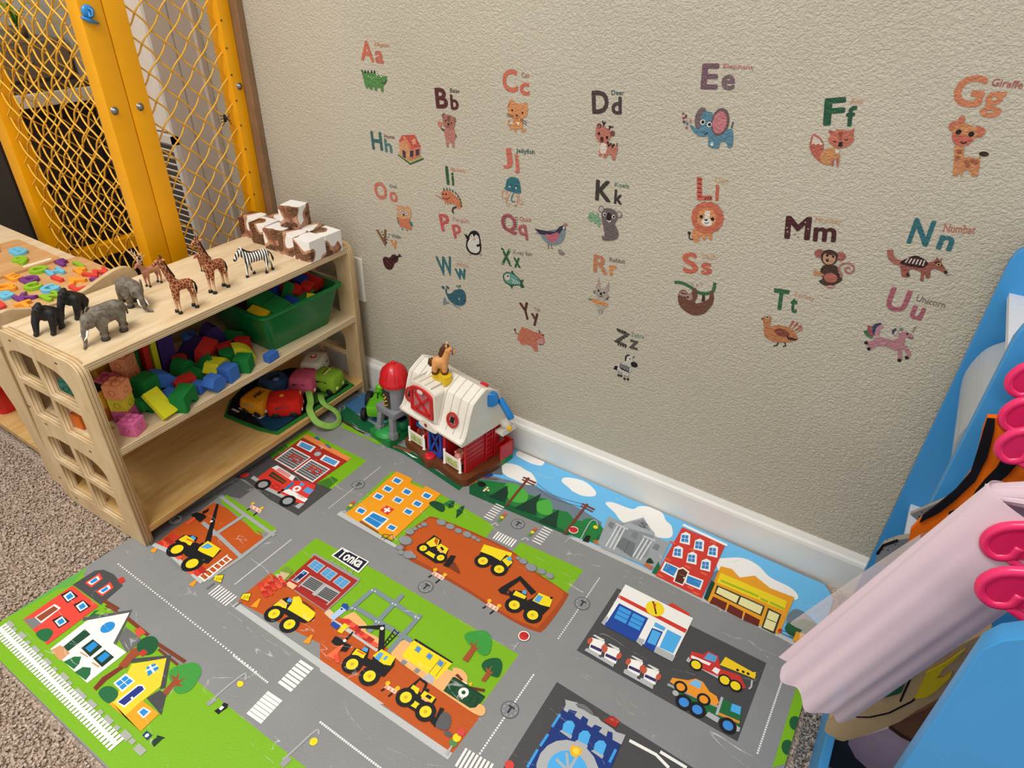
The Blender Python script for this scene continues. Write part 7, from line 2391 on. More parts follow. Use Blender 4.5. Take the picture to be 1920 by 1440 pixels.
def deer(x, y, ang, label, k, antlers, colour, name):
    g_ = toy(name, x, y, Z_TOP, ang, label, 'toy deer'); g_.scale = (k, k, k)
    HI = M(colour, 0.55, 0.3, var=0.18, vscale=90)
    b = MB(); b.cap(mm(-13, 0, 33), 0.0075, mm(12, 0, 34), 0.0082); b.cap(mm(13, 0, 38), 0.0062, mm(21, 0, 50), 0.0042); b.cap(mm(20, 0, 52), 0.0047, mm(24, 0, 52), 0.0042); b.cap(mm(25, 0, 51), 0.0033, mm(31, 0, 47), 0.0024)
    for sx_, sy_ in ((12, 4.5), (14, -4.5), (-14, 4.5), (-12, -4.5)): b.cap(mm(sx_*0.95, sy_, 29), 0.0042, mm(sx_-(2 if sx_ < 0 else 0), sy_, 15), 0.0024); b.cap(mm(sx_-(2 if sx_ < 0 else 0), sy_, 15), 0.0022, mm(sx_, sy_, 3), 0.0018)
    organic(b, 'body', HI, g_, 0.0013, 4)
    for sx_, sy_ in ((12, 4.5), (14, -4.5), (-14, 4.5), (-12, -4.5)): MB().lathe([(0.0001, 0), (0.0027, 0), (0.0021, 0.004), (0.0001, 0.0042)], 9, TR(mm(sx_+0.5, sy_, 0))).build('hoof', HOOF, g_)
    for s_ in (-1, 1): MB().ball(mm(18, s_*6, 55), mm(1.4, 3.6, 2), rot=(s_*0.5, 0, 0)).build('ear', HI, g_, smooth=True)
    dots(g_, 'eye', ((25, 3.6, 53.5), (25, -3.6, 53.5)), 0.9, EYE)
    MB().ball(mm(-20.5, 0, 36), mm(2, 1.6, 3)).build('tail', M('#efe4d2', 0.6), g_, smooth=True)
    if antlers:
        AN = M('#d9bfae', 0.5)
        for s_ in (-1, 1):
            a_ = MB(); main = [mm(20, s_*2, 56), mm(15, s_*8, 63), mm(17, s_*13, 71), mm(23, s_*12, 79)]; a_.tube(main, [0.0016, 0.0014, 0.0012, 0.0006], 6)
            for p0, p1 in (((17, s_*5, 60), (24, s_*7, 66)), ((15, s_*9, 65), (22, s_*12, 71)), ((16, s_*11, 68), (12, s_*17, 74)), ((19, s_*13, 74), (17, s_*17, 81)), ((21, s_*12, 76), (27, s_*14, 80))): a_.tube([mm(*p0), mm(*p1)], [0.0012, 0.0004], 6)
            a_.build('antler', AN, g_, smooth=True)
    return g_
deer(-0.185, 0.272, -90, 'toy stag with pale branching antlers behind the front giraffe', 0.97, True, '#b07a5c', 'toy_stag')
deer(-0.158, 0.378, -95, 'small reddish toy fawn half hidden by the second giraffe', 0.72, False, '#9c5a3c', 'toy_fawn')
# zebra
t = NT('zebra_hide', 0.5, 0.3); co = t.coord('Object', (1, 0.35, 0.45)); wv = t.n('ShaderNodeTexWave', Scale=58.0, Distortion=2.2, Detail=1.0); wv.inputs['Detail Scale'].default_value = 0.6; t.l(co, wv.inputs['Vector'])
t.base(t.ramp(wv.outputs['Fac'], [(0.42, '#17161a'), (0.52, '#eeebe2')])); ZEB = t.m
g_ = toy('toy_zebra', -0.054, 0.424, Z_TOP, -113, 'black and white striped toy zebra walking beside the photo cubes', 'toy zebra')
b = MB(); b.cap(mm(-18, 0, 40), 0.0105, mm(14, 0, 38), 0.0108); b.ball(mm(-21, 0, 41), (0.009, 0.009, 0.0105)); b.cap(mm(16, 0, 43), 0.0092, mm(28, 0, 54), 0.006); b.cap(mm(28, 0, 55), 0.0064, mm(34, 0, 51), 0.005); b.cap(mm(35, 0, 49), 0.0045, mm(40, 0, 41), 0.0036)
LEG = ((17, 5.5, 28, 21, 24, 3), (15, -5.5, 11, 18, 6, 3), (-21, 5.5, -20, 19, -17, 3), (-20, -5.5, -30, 19, -34, 3))
for a, sy_, kx, kz, fx, fz in LEG: b.cap(mm(a, sy_, 34), 0.006, mm((a+kx)/2 if a > 0 else kx, sy_, kz), 0.0031); b.cap(mm((a+kx)/2 if a > 0 else kx, sy_, kz), 0.0029, mm(fx, sy_, fz), 0.0022)
organic(b, 'body', ZEB, g_, 0.0014, 4)
for a, sy_, kx, kz, fx, fz in LEG: MB().lathe([(0.0001, 0), (0.0036, 0), (0.0028, 0.005), (0.0001, 0.0055)], 9, TR(mm(fx+0.5, sy_, 0))).build('hoof', HOOF, g_)
for s_ in (-1, 1): MB().ball(mm(26, s_*4, 62), mm(1.6, 1.6, 4.2), rot=(s_*0.3, -0.2, 0)).build('ear', M('#efece4', 0.5), g_, smooth=True)
MB().ball(mm(41, 0, 40.5), mm(3.3, 3.4, 3.4)).build('muzzle', BLACK, g_, smooth=True)
MB().tube([mm(*q) for q in ((31, 0, 62), (24, 0, 61), (15, 0, 53), (5, 0, 50.5), (-12, 0, 52))], [0.001, 0.0026, 0.0026, 0.001, 0.0006], 6, flat=(0.6, 1)).build('mane', BLACK, g_, smooth=True)
MB().tube([mm(*q) for q in ((-29, 0, 45), (-34, 0, 38), (-36, 0, 28), (-36, 0, 21))], [0.0016, 0.0013, 0.0025, 0.0005], 7).build('tail', BLACK, g_, smooth=True)
dots(g_, 'eye', ((32, 4.6, 53), (32, -4.6, 53)), 1.0, EYE)
# elephants
t = NT('elephant_skin', 0.7, 0.25); co = t.coord(); f_ = t.noise(co, 130.0, 5.0, 0.65); t.base(t.ramp(f_, [(0.3, '#4f473f'), (0.55, '#7d7468'), (0.8, '#9d9486')])); t.bump(t.noise(co, 420.0, 5.0, 0.7), 0.6, 0.0012); ELE = t.m
def elephant(x, y, ang, label, k=1.0):
    g_ = toy('toy_elephant', x, y, Z_TOP, ang, label, 'toy elephant'); g_.scale = (k, k, k)
    b = MB(); b.cap(mm(-17, 0, 36), 0.0155, mm(9, 0, 37), 0.0158); b.ball(mm(-20, 0, 35), (0.0145, 0.0145, 0.016)); b.ball(mm(4, 0, 43), (0.013, 0.011, 0.01))
    b.ball(mm(26, 0, 36), (0.0115, 0.0108, 0.013)); b.ball(mm(24, 0, 43), (0.0075, 0.009, 0.006))
    tr_ = ((33, 0, 32, 6.2), (38, 0, 23, 4.8), (40, 0, 14, 3.8), (41, 0, 6, 3.0), (45, 3, 3.0, 2.5), (51, 8, 3.0, 2.0))
    for p_, q in zip(tr_, tr_[1:]): b.cap(mm(*p_[:3]), p_[3]/1000, mm(*q[:3]), q[3]/1000)
    for a, sy_, f in ((12, 8.5, 15), (9, -8.5, 4), (-20, 8.5, -17), (-22, -8.5, -30)): b.cap(mm(a, sy_, 28), 0.0075, mm((a+f)/2, sy_, 15), 0.006); b.cap(mm((a+f)/2, sy_, 15), 0.0058, mm(f, sy_, 5.2), 0.0052)
    organic(b, 'body', ELE, g_, 0.0016, 4)
    for s_ in (-1, 1):
        ear = smoothpoly([(0, 0), (-5, 9), (-14, 11), (-20, 4), (-18, -7), (-11, -15), (-4, -8)], 3)
        e_ = MB().prism([mm(*q) for q in ear], -0.0009, 0.0009, TR(mm(23, s_*9.5, 38), (pi/2, 0, 0)) @ Matrix.Rotation(s_*-0.55, 4, 'Y')).build('ear', ELE, g_, smooth=False)
        MB().tube([mm(*q) for q in ((35, s_*5, 25), (40, s_*6.5, 17), (46, s_*6, 13))], [0.0019, 0.0016, 0.0005], 8).build('tusk', IVORY, g_, smooth=True)
        MB().ball(mm(33, s_*8.4, 38), 0.0011).build('eye', EYE, g_, smooth=True)
    MB().tube([mm(*q) for q in ((-33, 0, 42), (-38, 0, 32), (-37, 0, 20))], [0.0018, 0.0012, 0.0016], 7).build('tail', ELE, g_, smooth=True)
    for a, sy_ in ((15, 8.5), (4, -8.5), (-17, 8.5), (-30, -8.5)):
        MB().lathe([(0.0001, 0), (0.0062, 0), (0.0064, 0.003), (0.0052, 0.006), (0.0001, 0.006)], 12, TR(mm(a, sy_, 0))).build('foot', M('#3f3832', 0.7), g_, smooth=True)
    return g_
elephant(-0.064, 0.100, -84, 'grey toy elephant lowering its tusks at the shelf front edge', 1.14)
elephant(-0.133, 0.193, -8, 'grey toy elephant facing the room between stag and gorillas', 1.06)
# gorillas
t = NT('gorilla_fur', 0.55, 0.35); co = t.coord(); t.base(t.ramp(t.noise(co, 90.0), [(0.3, '#0e0d0f'), (0.7, '#232225')])); t.bump(t.noise(co, 330.0, 4.0, 0.7), 0.6, 0.0012); GOR = t.m
def gorilla(x, y, ang, label):
    g_ = toy('toy_gorilla', x, y, Z_TOP, ang, label, 'toy gorilla')
    b = MB(); b.cap(mm(-14, 0, 26), 0.0115, mm(6, 0, 36), 0.0145); b.ball(mm(8, 0, 40), (0.012, 0.015, 0.0115)); b.ball(mm(16, 0, 49), (0.0085, 0.0082, 0.0098)); b.ball(mm(13, 0, 55), (0.0055, 0.005, 0.0055)); b.ball(mm(22, 0, 45.5), (0.0046, 0.0055, 0.0046))
    for s_, fx in ((1, 17), (-1, 25)): b.cap(mm(9, s_*13, 38), 0.0078, mm((9+fx)/2+1, s_*15, 22), 0.0064); b.cap(mm((9+fx)/2+1, s_*15, 22), 0.0064, mm(fx, s_*13, 6), 0.0045); b.ball(mm(fx+2, s_*13, 3.6), (0.006, 0.0045, 0.0036))
    for s_, fx in ((1, -10), (-1, -20)): b.cap(mm(-14, s_*8, 23), 0.0082, mm((fx-9)/2+3, s_*10, 12), 0.006); b.cap(mm((fx-9)/2+3, s_*10, 12), 0.0056, mm(fx, s_*10, 4), 0.0042); b.ball(mm(fx+5, s_*10, 3), (0.007, 0.004, 0.003))
    organic(b, 'body', GOR, g_, 0.0016, 3)
    MB().ball(mm(22.6, 0, 50), mm(3, 5.6, 4.6), rot=(0, 0.25, 0)).build('face', M('#2b292c', 0.35, 0.5), g_, smooth=True)
    MB().ball(mm(22, 0, 54.5), mm(2.6, 6.2, 1.8)).build('brow', GOR, g_, smooth=True)
    dots(g_, 'nostril', ((26.3, 1.6, 47.8), (26.3, -1.6, 47.8)), 1.2, BLACK); dots(g_, 'eye', ((25.2, 2.6, 51.6), (25.2, -2.6, 51.6)), 0.8, EYE)
    for s_ in (-1, 1): MB().ball(mm(14, s_*8.6, 49.5), mm(1.8, 1.0, 2.4)).build('ear', BLACK, g_, smooth=True)
    return g_
gorilla(-0.162, 0.057, -78+12, 'black toy gorilla nearest the shelf end panel')
gorilla(-0.183, 0.114, -92+22, 'black toy gorilla standing further along toward the elephants')

# ------------------------------------------------------------------ cubes covered with photographs
def photo_mat(seed):
    t = NT('photo_cube_print', 0.35, 0.45); co = t.coord('Object'); mp = t.n('ShaderNodeMapping'); t.l(co, mp.inputs[0]); mp.inputs['Location'].default_value = (seed*0.37, seed*0.71, seed*0.13)
    a = t.n('ShaderNodeTexNoise', Scale=19.0, Detail=1.0); t.l(mp.outputs[0], a.inputs['Vector'])
    st = t.n('ShaderNodeMapping'); t.l(mp.outputs[0], st.inputs[0]); st.inputs['Scale'].default_value = (60, 9, 160); st.inputs['Rotation'].default_value = (0.5, 0.3, seed)
    hair = t.noise(st.outputs[0], 3.0, 5.0, 0.6)
    hc = t.ramp(hair, [(0.3, '#1f110b'), (0.5, '#5a3826'), (0.72, '#a07852')])
    sk = t.ramp(t.noise(mp.outputs[0], 33.0, 2.0), [(0.35, '#7a4c38'), (0.6, '#c9977a')])
    m1 = t.ramp(a.outputs['Fac'], [(0.465, (0, 0, 0, 1)), (0.473, (1, 1, 1, 1))]); m2 = t.ramp(a.outputs['Fac'], [(0.535, (0, 0, 0, 1)), (0.541, (1, 1, 1, 1))])
    x1 = t.n('ShaderNodeMix', data_type='RGBA'); t.l(m1, x1.inputs['Factor']); x1.inputs['A'].default_value = lin('#efede9'); t.l(sk, x1.inputs['B'])
    x2 = t.n('ShaderNodeMix', data_type='RGBA'); t.l(m2, x2.inputs['Factor']); t.l(x1.outputs['Result'], x2.inputs['A']); t.l(hc, x2.inputs['B'])
    t.base(x2.outputs['Result']); return t.m
PH = [photo_mat(i+1) for i in range(5)]
CUBES = [(-0.026, 0.551, 0, 0.02, 'front row cube nearest the zebra'), (-0.024, 0.6005, 0, -0.04, 'front row cube beside the wall end'), (-0.0765, 0.553, 0, 0.05, 'second row cube with a pale corner'),
         (-0.0745, 0.603, 0, 0.0, 'second row cube near the shelf end'), (-0.127, 0.557, 0, 0.03, 'third row cube under the pile'), (-0.125, 0.607, 0, -0.02, 'third row cube near the wall'),
         (-0.182, 0.566, 0, 0.06, 'fourth row cube showing dark hair'), (-0.234, 0.58, 0, 0.14, 'rearmost cube beside the yellow fence'), (-0.178, 0.618, 0, 0.0, 'fourth row cube tucked at the back'), (-0.103, 0.590, 0.0488, 0.16, 'single cube stacked on top of the others')]
for i, (x, y, z, a, lab) in enumerate(CUBES):
    o = MB().box((-0.0242, -0.0242, 0), (0.0242, 0.0242, 0.0484), 0.0008).build('photo_cube', PH[i % 5]); o.location = SL(x, y, Z_TOP+z); o.rotation_euler = (0, 0, TH+a)
    tag(o, 'photo-covered cube, '+lab, 'toy block', 'photo cubes on the shelf')

# ------------------------------------------------------------------ blocks on the middle shelf
FC = dict(green='#1f7a38', red='#c8302a', yellow='#d2cf2a', purple='#43306e', blue='#3f6fc0', orange='#d9702c', dark='#22242c')
FM = {k: M(v, 0.85, 0.15, var=0.06, vscale=300, bump=0.25, bscale=900) for k, v in FC.items()}
def foam(shape, a, b, c_):
    "a,b,c_: size along x,y,z in metres, centred"
    mb = MB()
    if shape in ('cube', 'slab'): mb.box((-a/2, -b/2, -c_/2), (a/2, b/2, c_/2), 0.001)
    elif shape == 'triangle': mb.prism([(-b/2, -c_/2), (b/2, -c_/2), (0, c_/2)], -a/2, a/2, YZ)
    elif shape == 'wedge': mb.prism([(-b/2, -c_/2), (b/2, -c_/2), (b/2, c_/2)], -a/2, a/2, YZ)
    elif shape == 'cylinder': mb.lathe([(0.0001, -c_/2), (a/2, -c_/2), (a/2, c_/2), (0.0001, c_/2)], 20)
    elif shape == 'hexagon': mb.prism([(b/2*cos(k*pi/3), c_/2*sin(k*pi/3)*1.1) for k in range(6)], -a/2, a/2, YZ)
    elif shape == 'half round': mb.prism([(b/2*cos(pi*k/12), -c_/2+c_*sin(pi*k/12)) for k in range(13)], -a/2, a/2, YZ)
    elif shape == 'arch':
        pts = [(b/2, -c_/2), (b/2, c_/2), (-b/2, c_/2), (-b/2, -c_/2)]+[(b*0.28*cos(pi-pi*k/10), -c_/2+b*0.28*sin(pi*k/10)) for k in range(11)]
        mb.prism(pts, -a/2, a/2, YZ)
    elif shape == 'curve':
        mb.prism([(b*cos(pi/2*k/10)-b/2, c_*sin(pi/2*k/10)-c_/2) for k in range(11)]+[(b*0.45*cos(pi/2-pi/2*k/8)-b/2, c_*0.45*sin(pi/2-pi/2*k/8)-c_/2) for k in range(9)], -a/2, a/2, YZ)
    return mb
FOAM = [ # shape colour x y z size(3) rot(3) where
 ('slab', 'green', -.175, .172, .288, (.030, .022, .112), (0, .12, .1), 'standing at the back beside the red slab'),
 ('slab', 'red', -.17, .194, .284, (.040, .012, .104), (0, .12, 0), 'standing upright at the back'),
 ('slab', 'yellow', -.17, .212, .284, (.040, .012, .104), (0, .1, 0), 'standing upright between red and purple'),
 ('slab', 'purple', -.165, .239, .284, (.030, .034, .104), (0, .06, 0), 'tall one standing at the back'),
 ('wedge', 'purple', -.165, .290, .254, (.045, .062, .045), (0, 0, .1), 'lying against the back panel'),
 ('cylinder', 'blue', -.19, .318, .2525, (.032, .032, .042), (0, 0, 0), 'at the very back of the heap'),
 ('half round', 'purple', -.16, .352, .2605, (.034, .052, .058), (0, 0, -.2), 'rounded one at the back near the bin'),
 ('arch', 'red', -.112, .300, .264, (.030, .048, .032), (.2, .3, .5), 'arched one on the heap'),
 ('arch', 'red', -.1, .340, .248, (.026, .04, .032), (0, 0, -.4), 'small arch half buried in the heap'),
 ('triangle', 'green', -.135, .392, .2475, (.045, .058, .033), (0, 0, .35), 'nearest the green bin'),
 ('slab', 'red', -.092, .372, .2475, (.030, .034, .033), (0, 0, .4), 'resting beside the yellow curve'),
 ('curve', 'yellow', -.062, .354, .251, (.030, .042, .040), (0, 0, -.5), 'curved one on the right of the heap'),
 ('cylinder', 'green', -.075, .322, .2475, (.034, .034, .033), (0, 0, 0), 'behind the front green cube'),
 ('cube', 'green', -.030, .325, .2475, (.033, .033, .033), (0, 0, .55), 'by itself on the right near the shelf edge'),
 ('slab', 'blue', -.014, .384, .2400, (.018, .030, .018), (0, 0, .1), 'small one alone in front of the green bin'),
 ('cylinder', 'red', -.138, .252, .2475, (.030, .030, .033), (0, 0, 0), 'short one in front of the purple wedge'),
 ('half round', 'green', -.118, .242, .2505, (.032, .044, .039), (0, 0, .2), 'rounded one in the middle of the heap'),
 ('wedge', 'green', -.090, .266, .2525, (.034, .04, .043), (0, 0, -.3), 'sloping one in the middle of the heap'),
 ('hexagon', 'yellow', -.062, .282, .2495, (.032, .056, .033), (0, 0, .35), 'long six-sided one in the heap'),
 ('cube', 'blue', -.026, .282, .2475, (.030, .030, .033), (0, 0, .25), 'behind the front hexagon'),
 ('slab', 'green', -.082, .236, .2430, (.030, .034, .024), (0, 0, .1), 'flat one under the sloping block'),
 ('hexagon', 'blue', -.018, .240, .2485, (.028, .040, .0315), (0, 0, .15), 'six-sided one at the shelf front edge'),
 ('cube', 'red', -.068, .208, .2455, (.026, .042, .029), (0, 0, -.25), 'lying in front of the tall blue block'),
 ('slab', 'blue', -.040, .218, .2415, (.022, .024, .021), (0, 0, .4), 'small one between red and hexagon'),
 ('curve', 'blue', -.090, .186, .2585, (.030, .042, .055), (0, 0, -.1), 'tall curved one beside the green tower'),
 ('half round', 'red', -.105, .168, .2515, (.022, .03, .041), (0, 0, .3), 'rounded one squeezed behind blue'),
 ('cube', 'green', -.088, .143, .2735, (.034, .036, .034), (0, 0, .15), 'topmost of the small green tower'),
 ('arch', 'green', -.090, .141, .2435, (.034, .040, .0255), (0, 0, .1), 'arch under the small green tower'),
 ('curve', 'green', -.066, .118, .2485, (.030, .036, .035), (0, 0, .2), 'curved one beside the yellow slab'),
 ('arch', 'green', -.020, .170, .2495, (.030, .050, .037), (0, 0, .5), 'arch at the front edge of the shelf'),
 ('cube', 'blue', -.050, .160, .2455, (.026, .030, .029), (0, 0, .1), 'behind the front green arch'),
 ('slab', 'yellow', -.031, .128, .2575, (.012, .032, .060), (0, -.75, .12), 'leaning flat at the front edge'),
 ('cube', 'orange', -.125, .030, .2455, (.028, .026, .029), (0, 0, .1), 'just inside the cut-out side panel'),
 ('cube', 'blue', -.110, .050, .2455, (.024, .012, .029), (0, 0, .1), 'slim one behind the cut-out side panel'),
 ('slab', 'yellow', -.082, .034, .2390, (.03, .028, .016), (0, 0, .1), 'flat one behind the cut-out side panel'),
 ('slab', 'dark', -.120, .064, .2650, (.02, .026, .068), (0, 0, .1), 'tall one behind the cut-out side panel'),
]
for shape, cn, x, y, z, sz, rot, where in FOAM:
    o = foam(shape, *sz).build('foam_block', FM[cn], smooth=False); o.location = SL(x, y, z+0.0004); o.rotation_euler = (rot[0], rot[1], rot[2]+TH)
    tag(o, f'{cn} foam {shape} block {where}', 'toy block', 'foam blocks on the middle shelf')
# soft embossed stacking blocks
def soft_block(c_, x, y, z, s_, rz, label, dark):
    r_ = empty('soft_block', SL(x, y, z), TH+rz, label=label, cat='toy block', group='embossed soft blocks'); m_ = M(c_, 0.55, 0.3, var=0.05)
    md = M(dark, 0.6, 0.25)
    MB().box((-s_/2, -s_/2, 0), (s_/2, s_/2, s_*0.86), 0.002).build('body', m_, r_, auto=40)
    for sx_ in (-1, 1):
        for sy_ in (-1, 1): MB().box((sx_*s_*0.21-s_*0.14, sy_*s_*0.21-s_*0.14, s_*0.855), (sx_*s_*0.21+s_*0.14, sy_*s_*0.21+s_*0.14, s_*1.0), 0.0015).build('stud', m_, r_, auto=40)
    for k in range(4):
        rt = Matrix.Rotation(k*pi/2, 4, 'Z')
        fr = MB(); o_ = s_*0.43; q = s_*0.36
        for lo, hi in (((o_, -q, s_*0.08), (s_*0.515, q, s_*0.13)), ((o_, -q, s_*0.73), (s_*0.515, q, s_*0.78)), ((o_, -q, s_*0.08), (s_*0.515, -q+s_*0.05, s_*0.78)), ((o_, q-s_*0.05, s_*0.08), (s_*0.515, q, s_*0.78))): fr.box(lo, hi, mtx=rt)
        fr.build('raised_border', m_, r_)
        em = MB(); em.tube([(s_*0.505, s_*0.18*cos(a*pi/8), s_*0.43+s_*0.18*sin(a*pi/8)) for a in range(16)], s_*0.028, 6, rt, closed=True)
        em.build('raised_ring', md, r_, smooth=True)
    return r_
SB = [('#a8323c', '#8a2430', -.148, .146, .2315, .034, .2, 'red soft block at the base of the orange stack'), ('#e08a5a', '#c87444', -.148, .145, .2609, .034, .35, 'orange soft block in the middle of the rear stack'),
      ('#e8986a', '#cf8050', -.147, .144, .2903, .034, .42, 'orange soft block topping the rear stack'), ('#b84a5c', '#9c3c4c', -.150, .106, .2315, .034, .1, 'dark rose soft block at the back'),
      ('#c4586a', '#a84456', -.148, .105, .2609, .034, .3, 'rose soft block stacked behind the amber one'), ('#d9a02c', '#b98418', -.112, .074, .2593, .032, .1, 'amber soft block on its brown base'),
      ('#c87430', '#a85c20', -.112, .074, .2315, .032, .05, 'brown orange soft block beneath the amber one'), ('#d9c83c', '#bda81c', -.074, .083, .2593, .032, .5, 'yellow soft block in the middle of the front stack'),
      ('#c85a90', '#a84474', -.074, .083, .2315, .032, .3, 'magenta soft block at the base of the front stack'), ('#f0a070', '#d9854f', -.074, .083, .2871, .034, .45, 'peach soft block on top of the front stack'),
      ('#e070a8', '#c4548c', -.030, .066, .2315, .033, .4, 'pink soft block alone at the shelf front'), ('#c08a2c', '#a07018', -.198, .118, .2626, .036, .2, 'dull gold soft block at the very back'),
      ('#8a3a44', '#6a2a34', -.198, .118, .2315, .036, .1, 'maroon soft block under the gold one'), ('#4a9a86', '#347a68', -.198, .064, .2626, .033, .4, 'teal soft block behind the round-topped cut-out'),
      ('#c44a54', '#a03640', -.198, .064, .2315, .036, .1, 'red soft block behind the lower cut-out')]
for c_, dk, x, y, z, s_, rz, lab in SB: soft_block(c_, x, y, z, s_, rz, lab, dk)

# green tub full of wooden blocks
GB = M('#0c6b34', 0.25, 0.5)
gb = empty('storage_tub', SL(-0.118, 0.503, Z_MID), TH-0.06, label='dark green plastic tub full of wooden blocks', cat='tub')
tub('tub_shell', 0.215, 0.225, 0.096, 0.003, GB, gb, 1.28, 0.007)
MB().box((0.0915, -0.03, 0.045), (0.0925, 0.005, 0.062), mtx=TR((0, 0, 0), (0, 0.0, 0))).build('tape_mark', M('#2c7a4c', 0.4), gb)
TM = Matrix.Translation(gb.location) @ Matrix.Rotation(gb.rotation_euler.z, 4, 'Z')
MB().box((-0.078, -0.082, 0.004), (0.078, 0.082, 0.055)).build('block_filling', M('#6a3026', 0.7), gb)
WB = dict(green='#1c7a3c', red='#c0261e', blue='#1f3f9c', yellow='#e0bc1c')
TUBB = [('slab', 'yellow', .06, -.085, .084, (.05, .03, .03), (.2, .2, .3), 'yellow block poking up at the left end of the tub'), ('slab', 'green', .07, -.045, .088, (.045, .055, .03), (.15, .25, .15), 'big green block at the front left of the tub'),
 ('slab', 'green', .03, -.05, .095, (.045, .06, .03), (.1, .35, .2), 'green block behind the big one in the tub'), ('slab', 'yellow', .088, -.035, .078, (.02, .06, .02), (.1, 0, .12), 'thin yellow block along the tub front'),
 ('wedge', 'green', .05, .0, .098, (.025, .05, .05), (.3, .1, .2), 'green triangle standing in the tub'), ('slab', 'blue', .075, .0, .082, (.05, .025, .03), (.5, .2, .1), 'deep blue block in the middle of the tub'),
 ('wedge', 'green', .070, .03, .09, (.03, .045, .045), (-.5, .1, .2), 'green triangle at the tub front'), ('cylinder', 'red', .055, .03, .098, (.028, .028, .04), (.6, .4, 0), 'red cylinder near the middle of the tub'),
 ('slab', 'red', .06, .055, .1, (.03, .032, .022), (.2, .3, .4), 'red square block beside the blue one in the tub'), ('slab', 'blue', .035, .06, .106, (.03, .03, .03), (.3, .2, .2), 'blue cube with pale ends in the tub'),
 ('half round', 'red', .04, .088, .1, (.05, .05, .03), (.1, .2, .2), 'big red rounded block at the right end of the tub'), ('slab', 'red', .0, .04, .1, (.03, .07, .025), (.1, .2, .3), 'long red block at the tub middle'),
 ('slab', 'blue', -.02, .05, .11, (.04, .08, .03), (.1, -.2, .2), 'dark blue block at the back of the tub'), ('slab', 'blue', .01, -.01, .1, (.04, .05, .03), (.2, .1, .6), 'dark blue block near the tub centre'), ('slab', 'yellow', .09, .035, .084, (.02, .03, .02), (.3, .2, .8), 'small yellow block near the tub rim')]
for shape, cn, x, y, z, sz, rot, lab in TUBB:
    o = foam(shape, *[v*0.9 for v in sz]).build('wooden_block', M(WB[cn], 0.35, 0.4)); o.matrix_world = TM @ TR((x-0.004, y, z-0.003), rot); tag(o, lab, 'toy block', 'wooden blocks in the green tub')

# ------------------------------------------------------------------ plush vehicles on their cloth, bottom shelf
cl = empty('fabric_play_cloth', SL(-0.11, 0.48, Z_LOW), TH, label='dark printed fabric cloth with green trim on the bottom shelf', cat='play cloth')
outl = [(-0.174, 0.340), (-0.215, 0.39), (-0.237, 0.45), (-0.236, 0.512), (-0.205, 0.585), (-0.15, 0.612), (-0.08, 0.624), (-0.004, 0.613), (-0.006, 0.525), (-0.010, 0.436), (-0.012, 0.358), (-0.06, 0.346), (-0.110, 0.342)]
oc = lambda P, k=1.0: [((x+0.11)*k, (y-0.48)*k) for x, y in P]
MB().prism(oc(outl), 0.0005, 0.003).build('green_border', M('#2f7a34', 0.85, 0.1, var=0.15, vscale=25), cl)
MB().prism([(x-0.004, y) for x, y in oc(outl, 0.93)], 0.003, 0.006).build('dark_panel', M('#15181c', 0.8, 0.15), cl)
sea = smoothpoly([(0.085, -0.118), (0.02, -0.112), (-0.02, -0.09), (0.0, -0.06), (0.05, -0.05), (0.08, -0.03)], 4)
MB().prism(sea, 0.006, 0.0066).build('blue_print', M('#14405c', 0.8, 0.15), cl)
MB().prism([(0.085, 0.0), (0.03, 0.03), (0.03, 0.12), (0.088, 0.125)], 0.006, 0.0066).build('green_print', M('#3f7a2c', 0.8, 0.15, var=0.2, vscale=30), cl)
for i, (x, y) in enumerate(((-0.055, -0.112), (-0.045, -0.1), (-0.035, -0.088))): MB().box((x-0.012, y-0.003, 0.006), (x+0.012, y+0.003, 0.0067), mtx=None).build('crossing_stripe', M('#d9d6ce', 0.8), cl)
MB().box((-0.005, -0.105, 0.0061), (0.022, -0.085, 0.0072)).build('white_patch', M('#dcd8d0', 0.8), cl)
for i in range(3): MB().box((0.035+i*0.008, -0.075+i*0.004, 0.0061), (0.038+i*0.008, -0.055+i*0.004, 0.0072)).build('white_dash', M('#e6e4de', 0.8), cl)
rb = MB(); path = smoothpoly([(0.045, 0.036, 0.008), (0.06, 0.02, 0.03), (0.085, 0.0, 0.02), (0.10, -0.02, 0.012), (0.128, -0.028, -0.008), (0.148, -0.005, -0.028), (0.150, 0.022, -0.029), (0.138, 0.03, -0.01), (0.112, 0.018, 0.012), (0.09, 0.03, 0.016), (0.07, 0.05, 0.008)], 4, False)
rb.tube(path, 0.0085, 8, flat=(1, 0.10)); rb.build('green_strap', M('#8fbf58', 0.8, 0.15, var=0.1, vscale=60), cl, smooth=True)
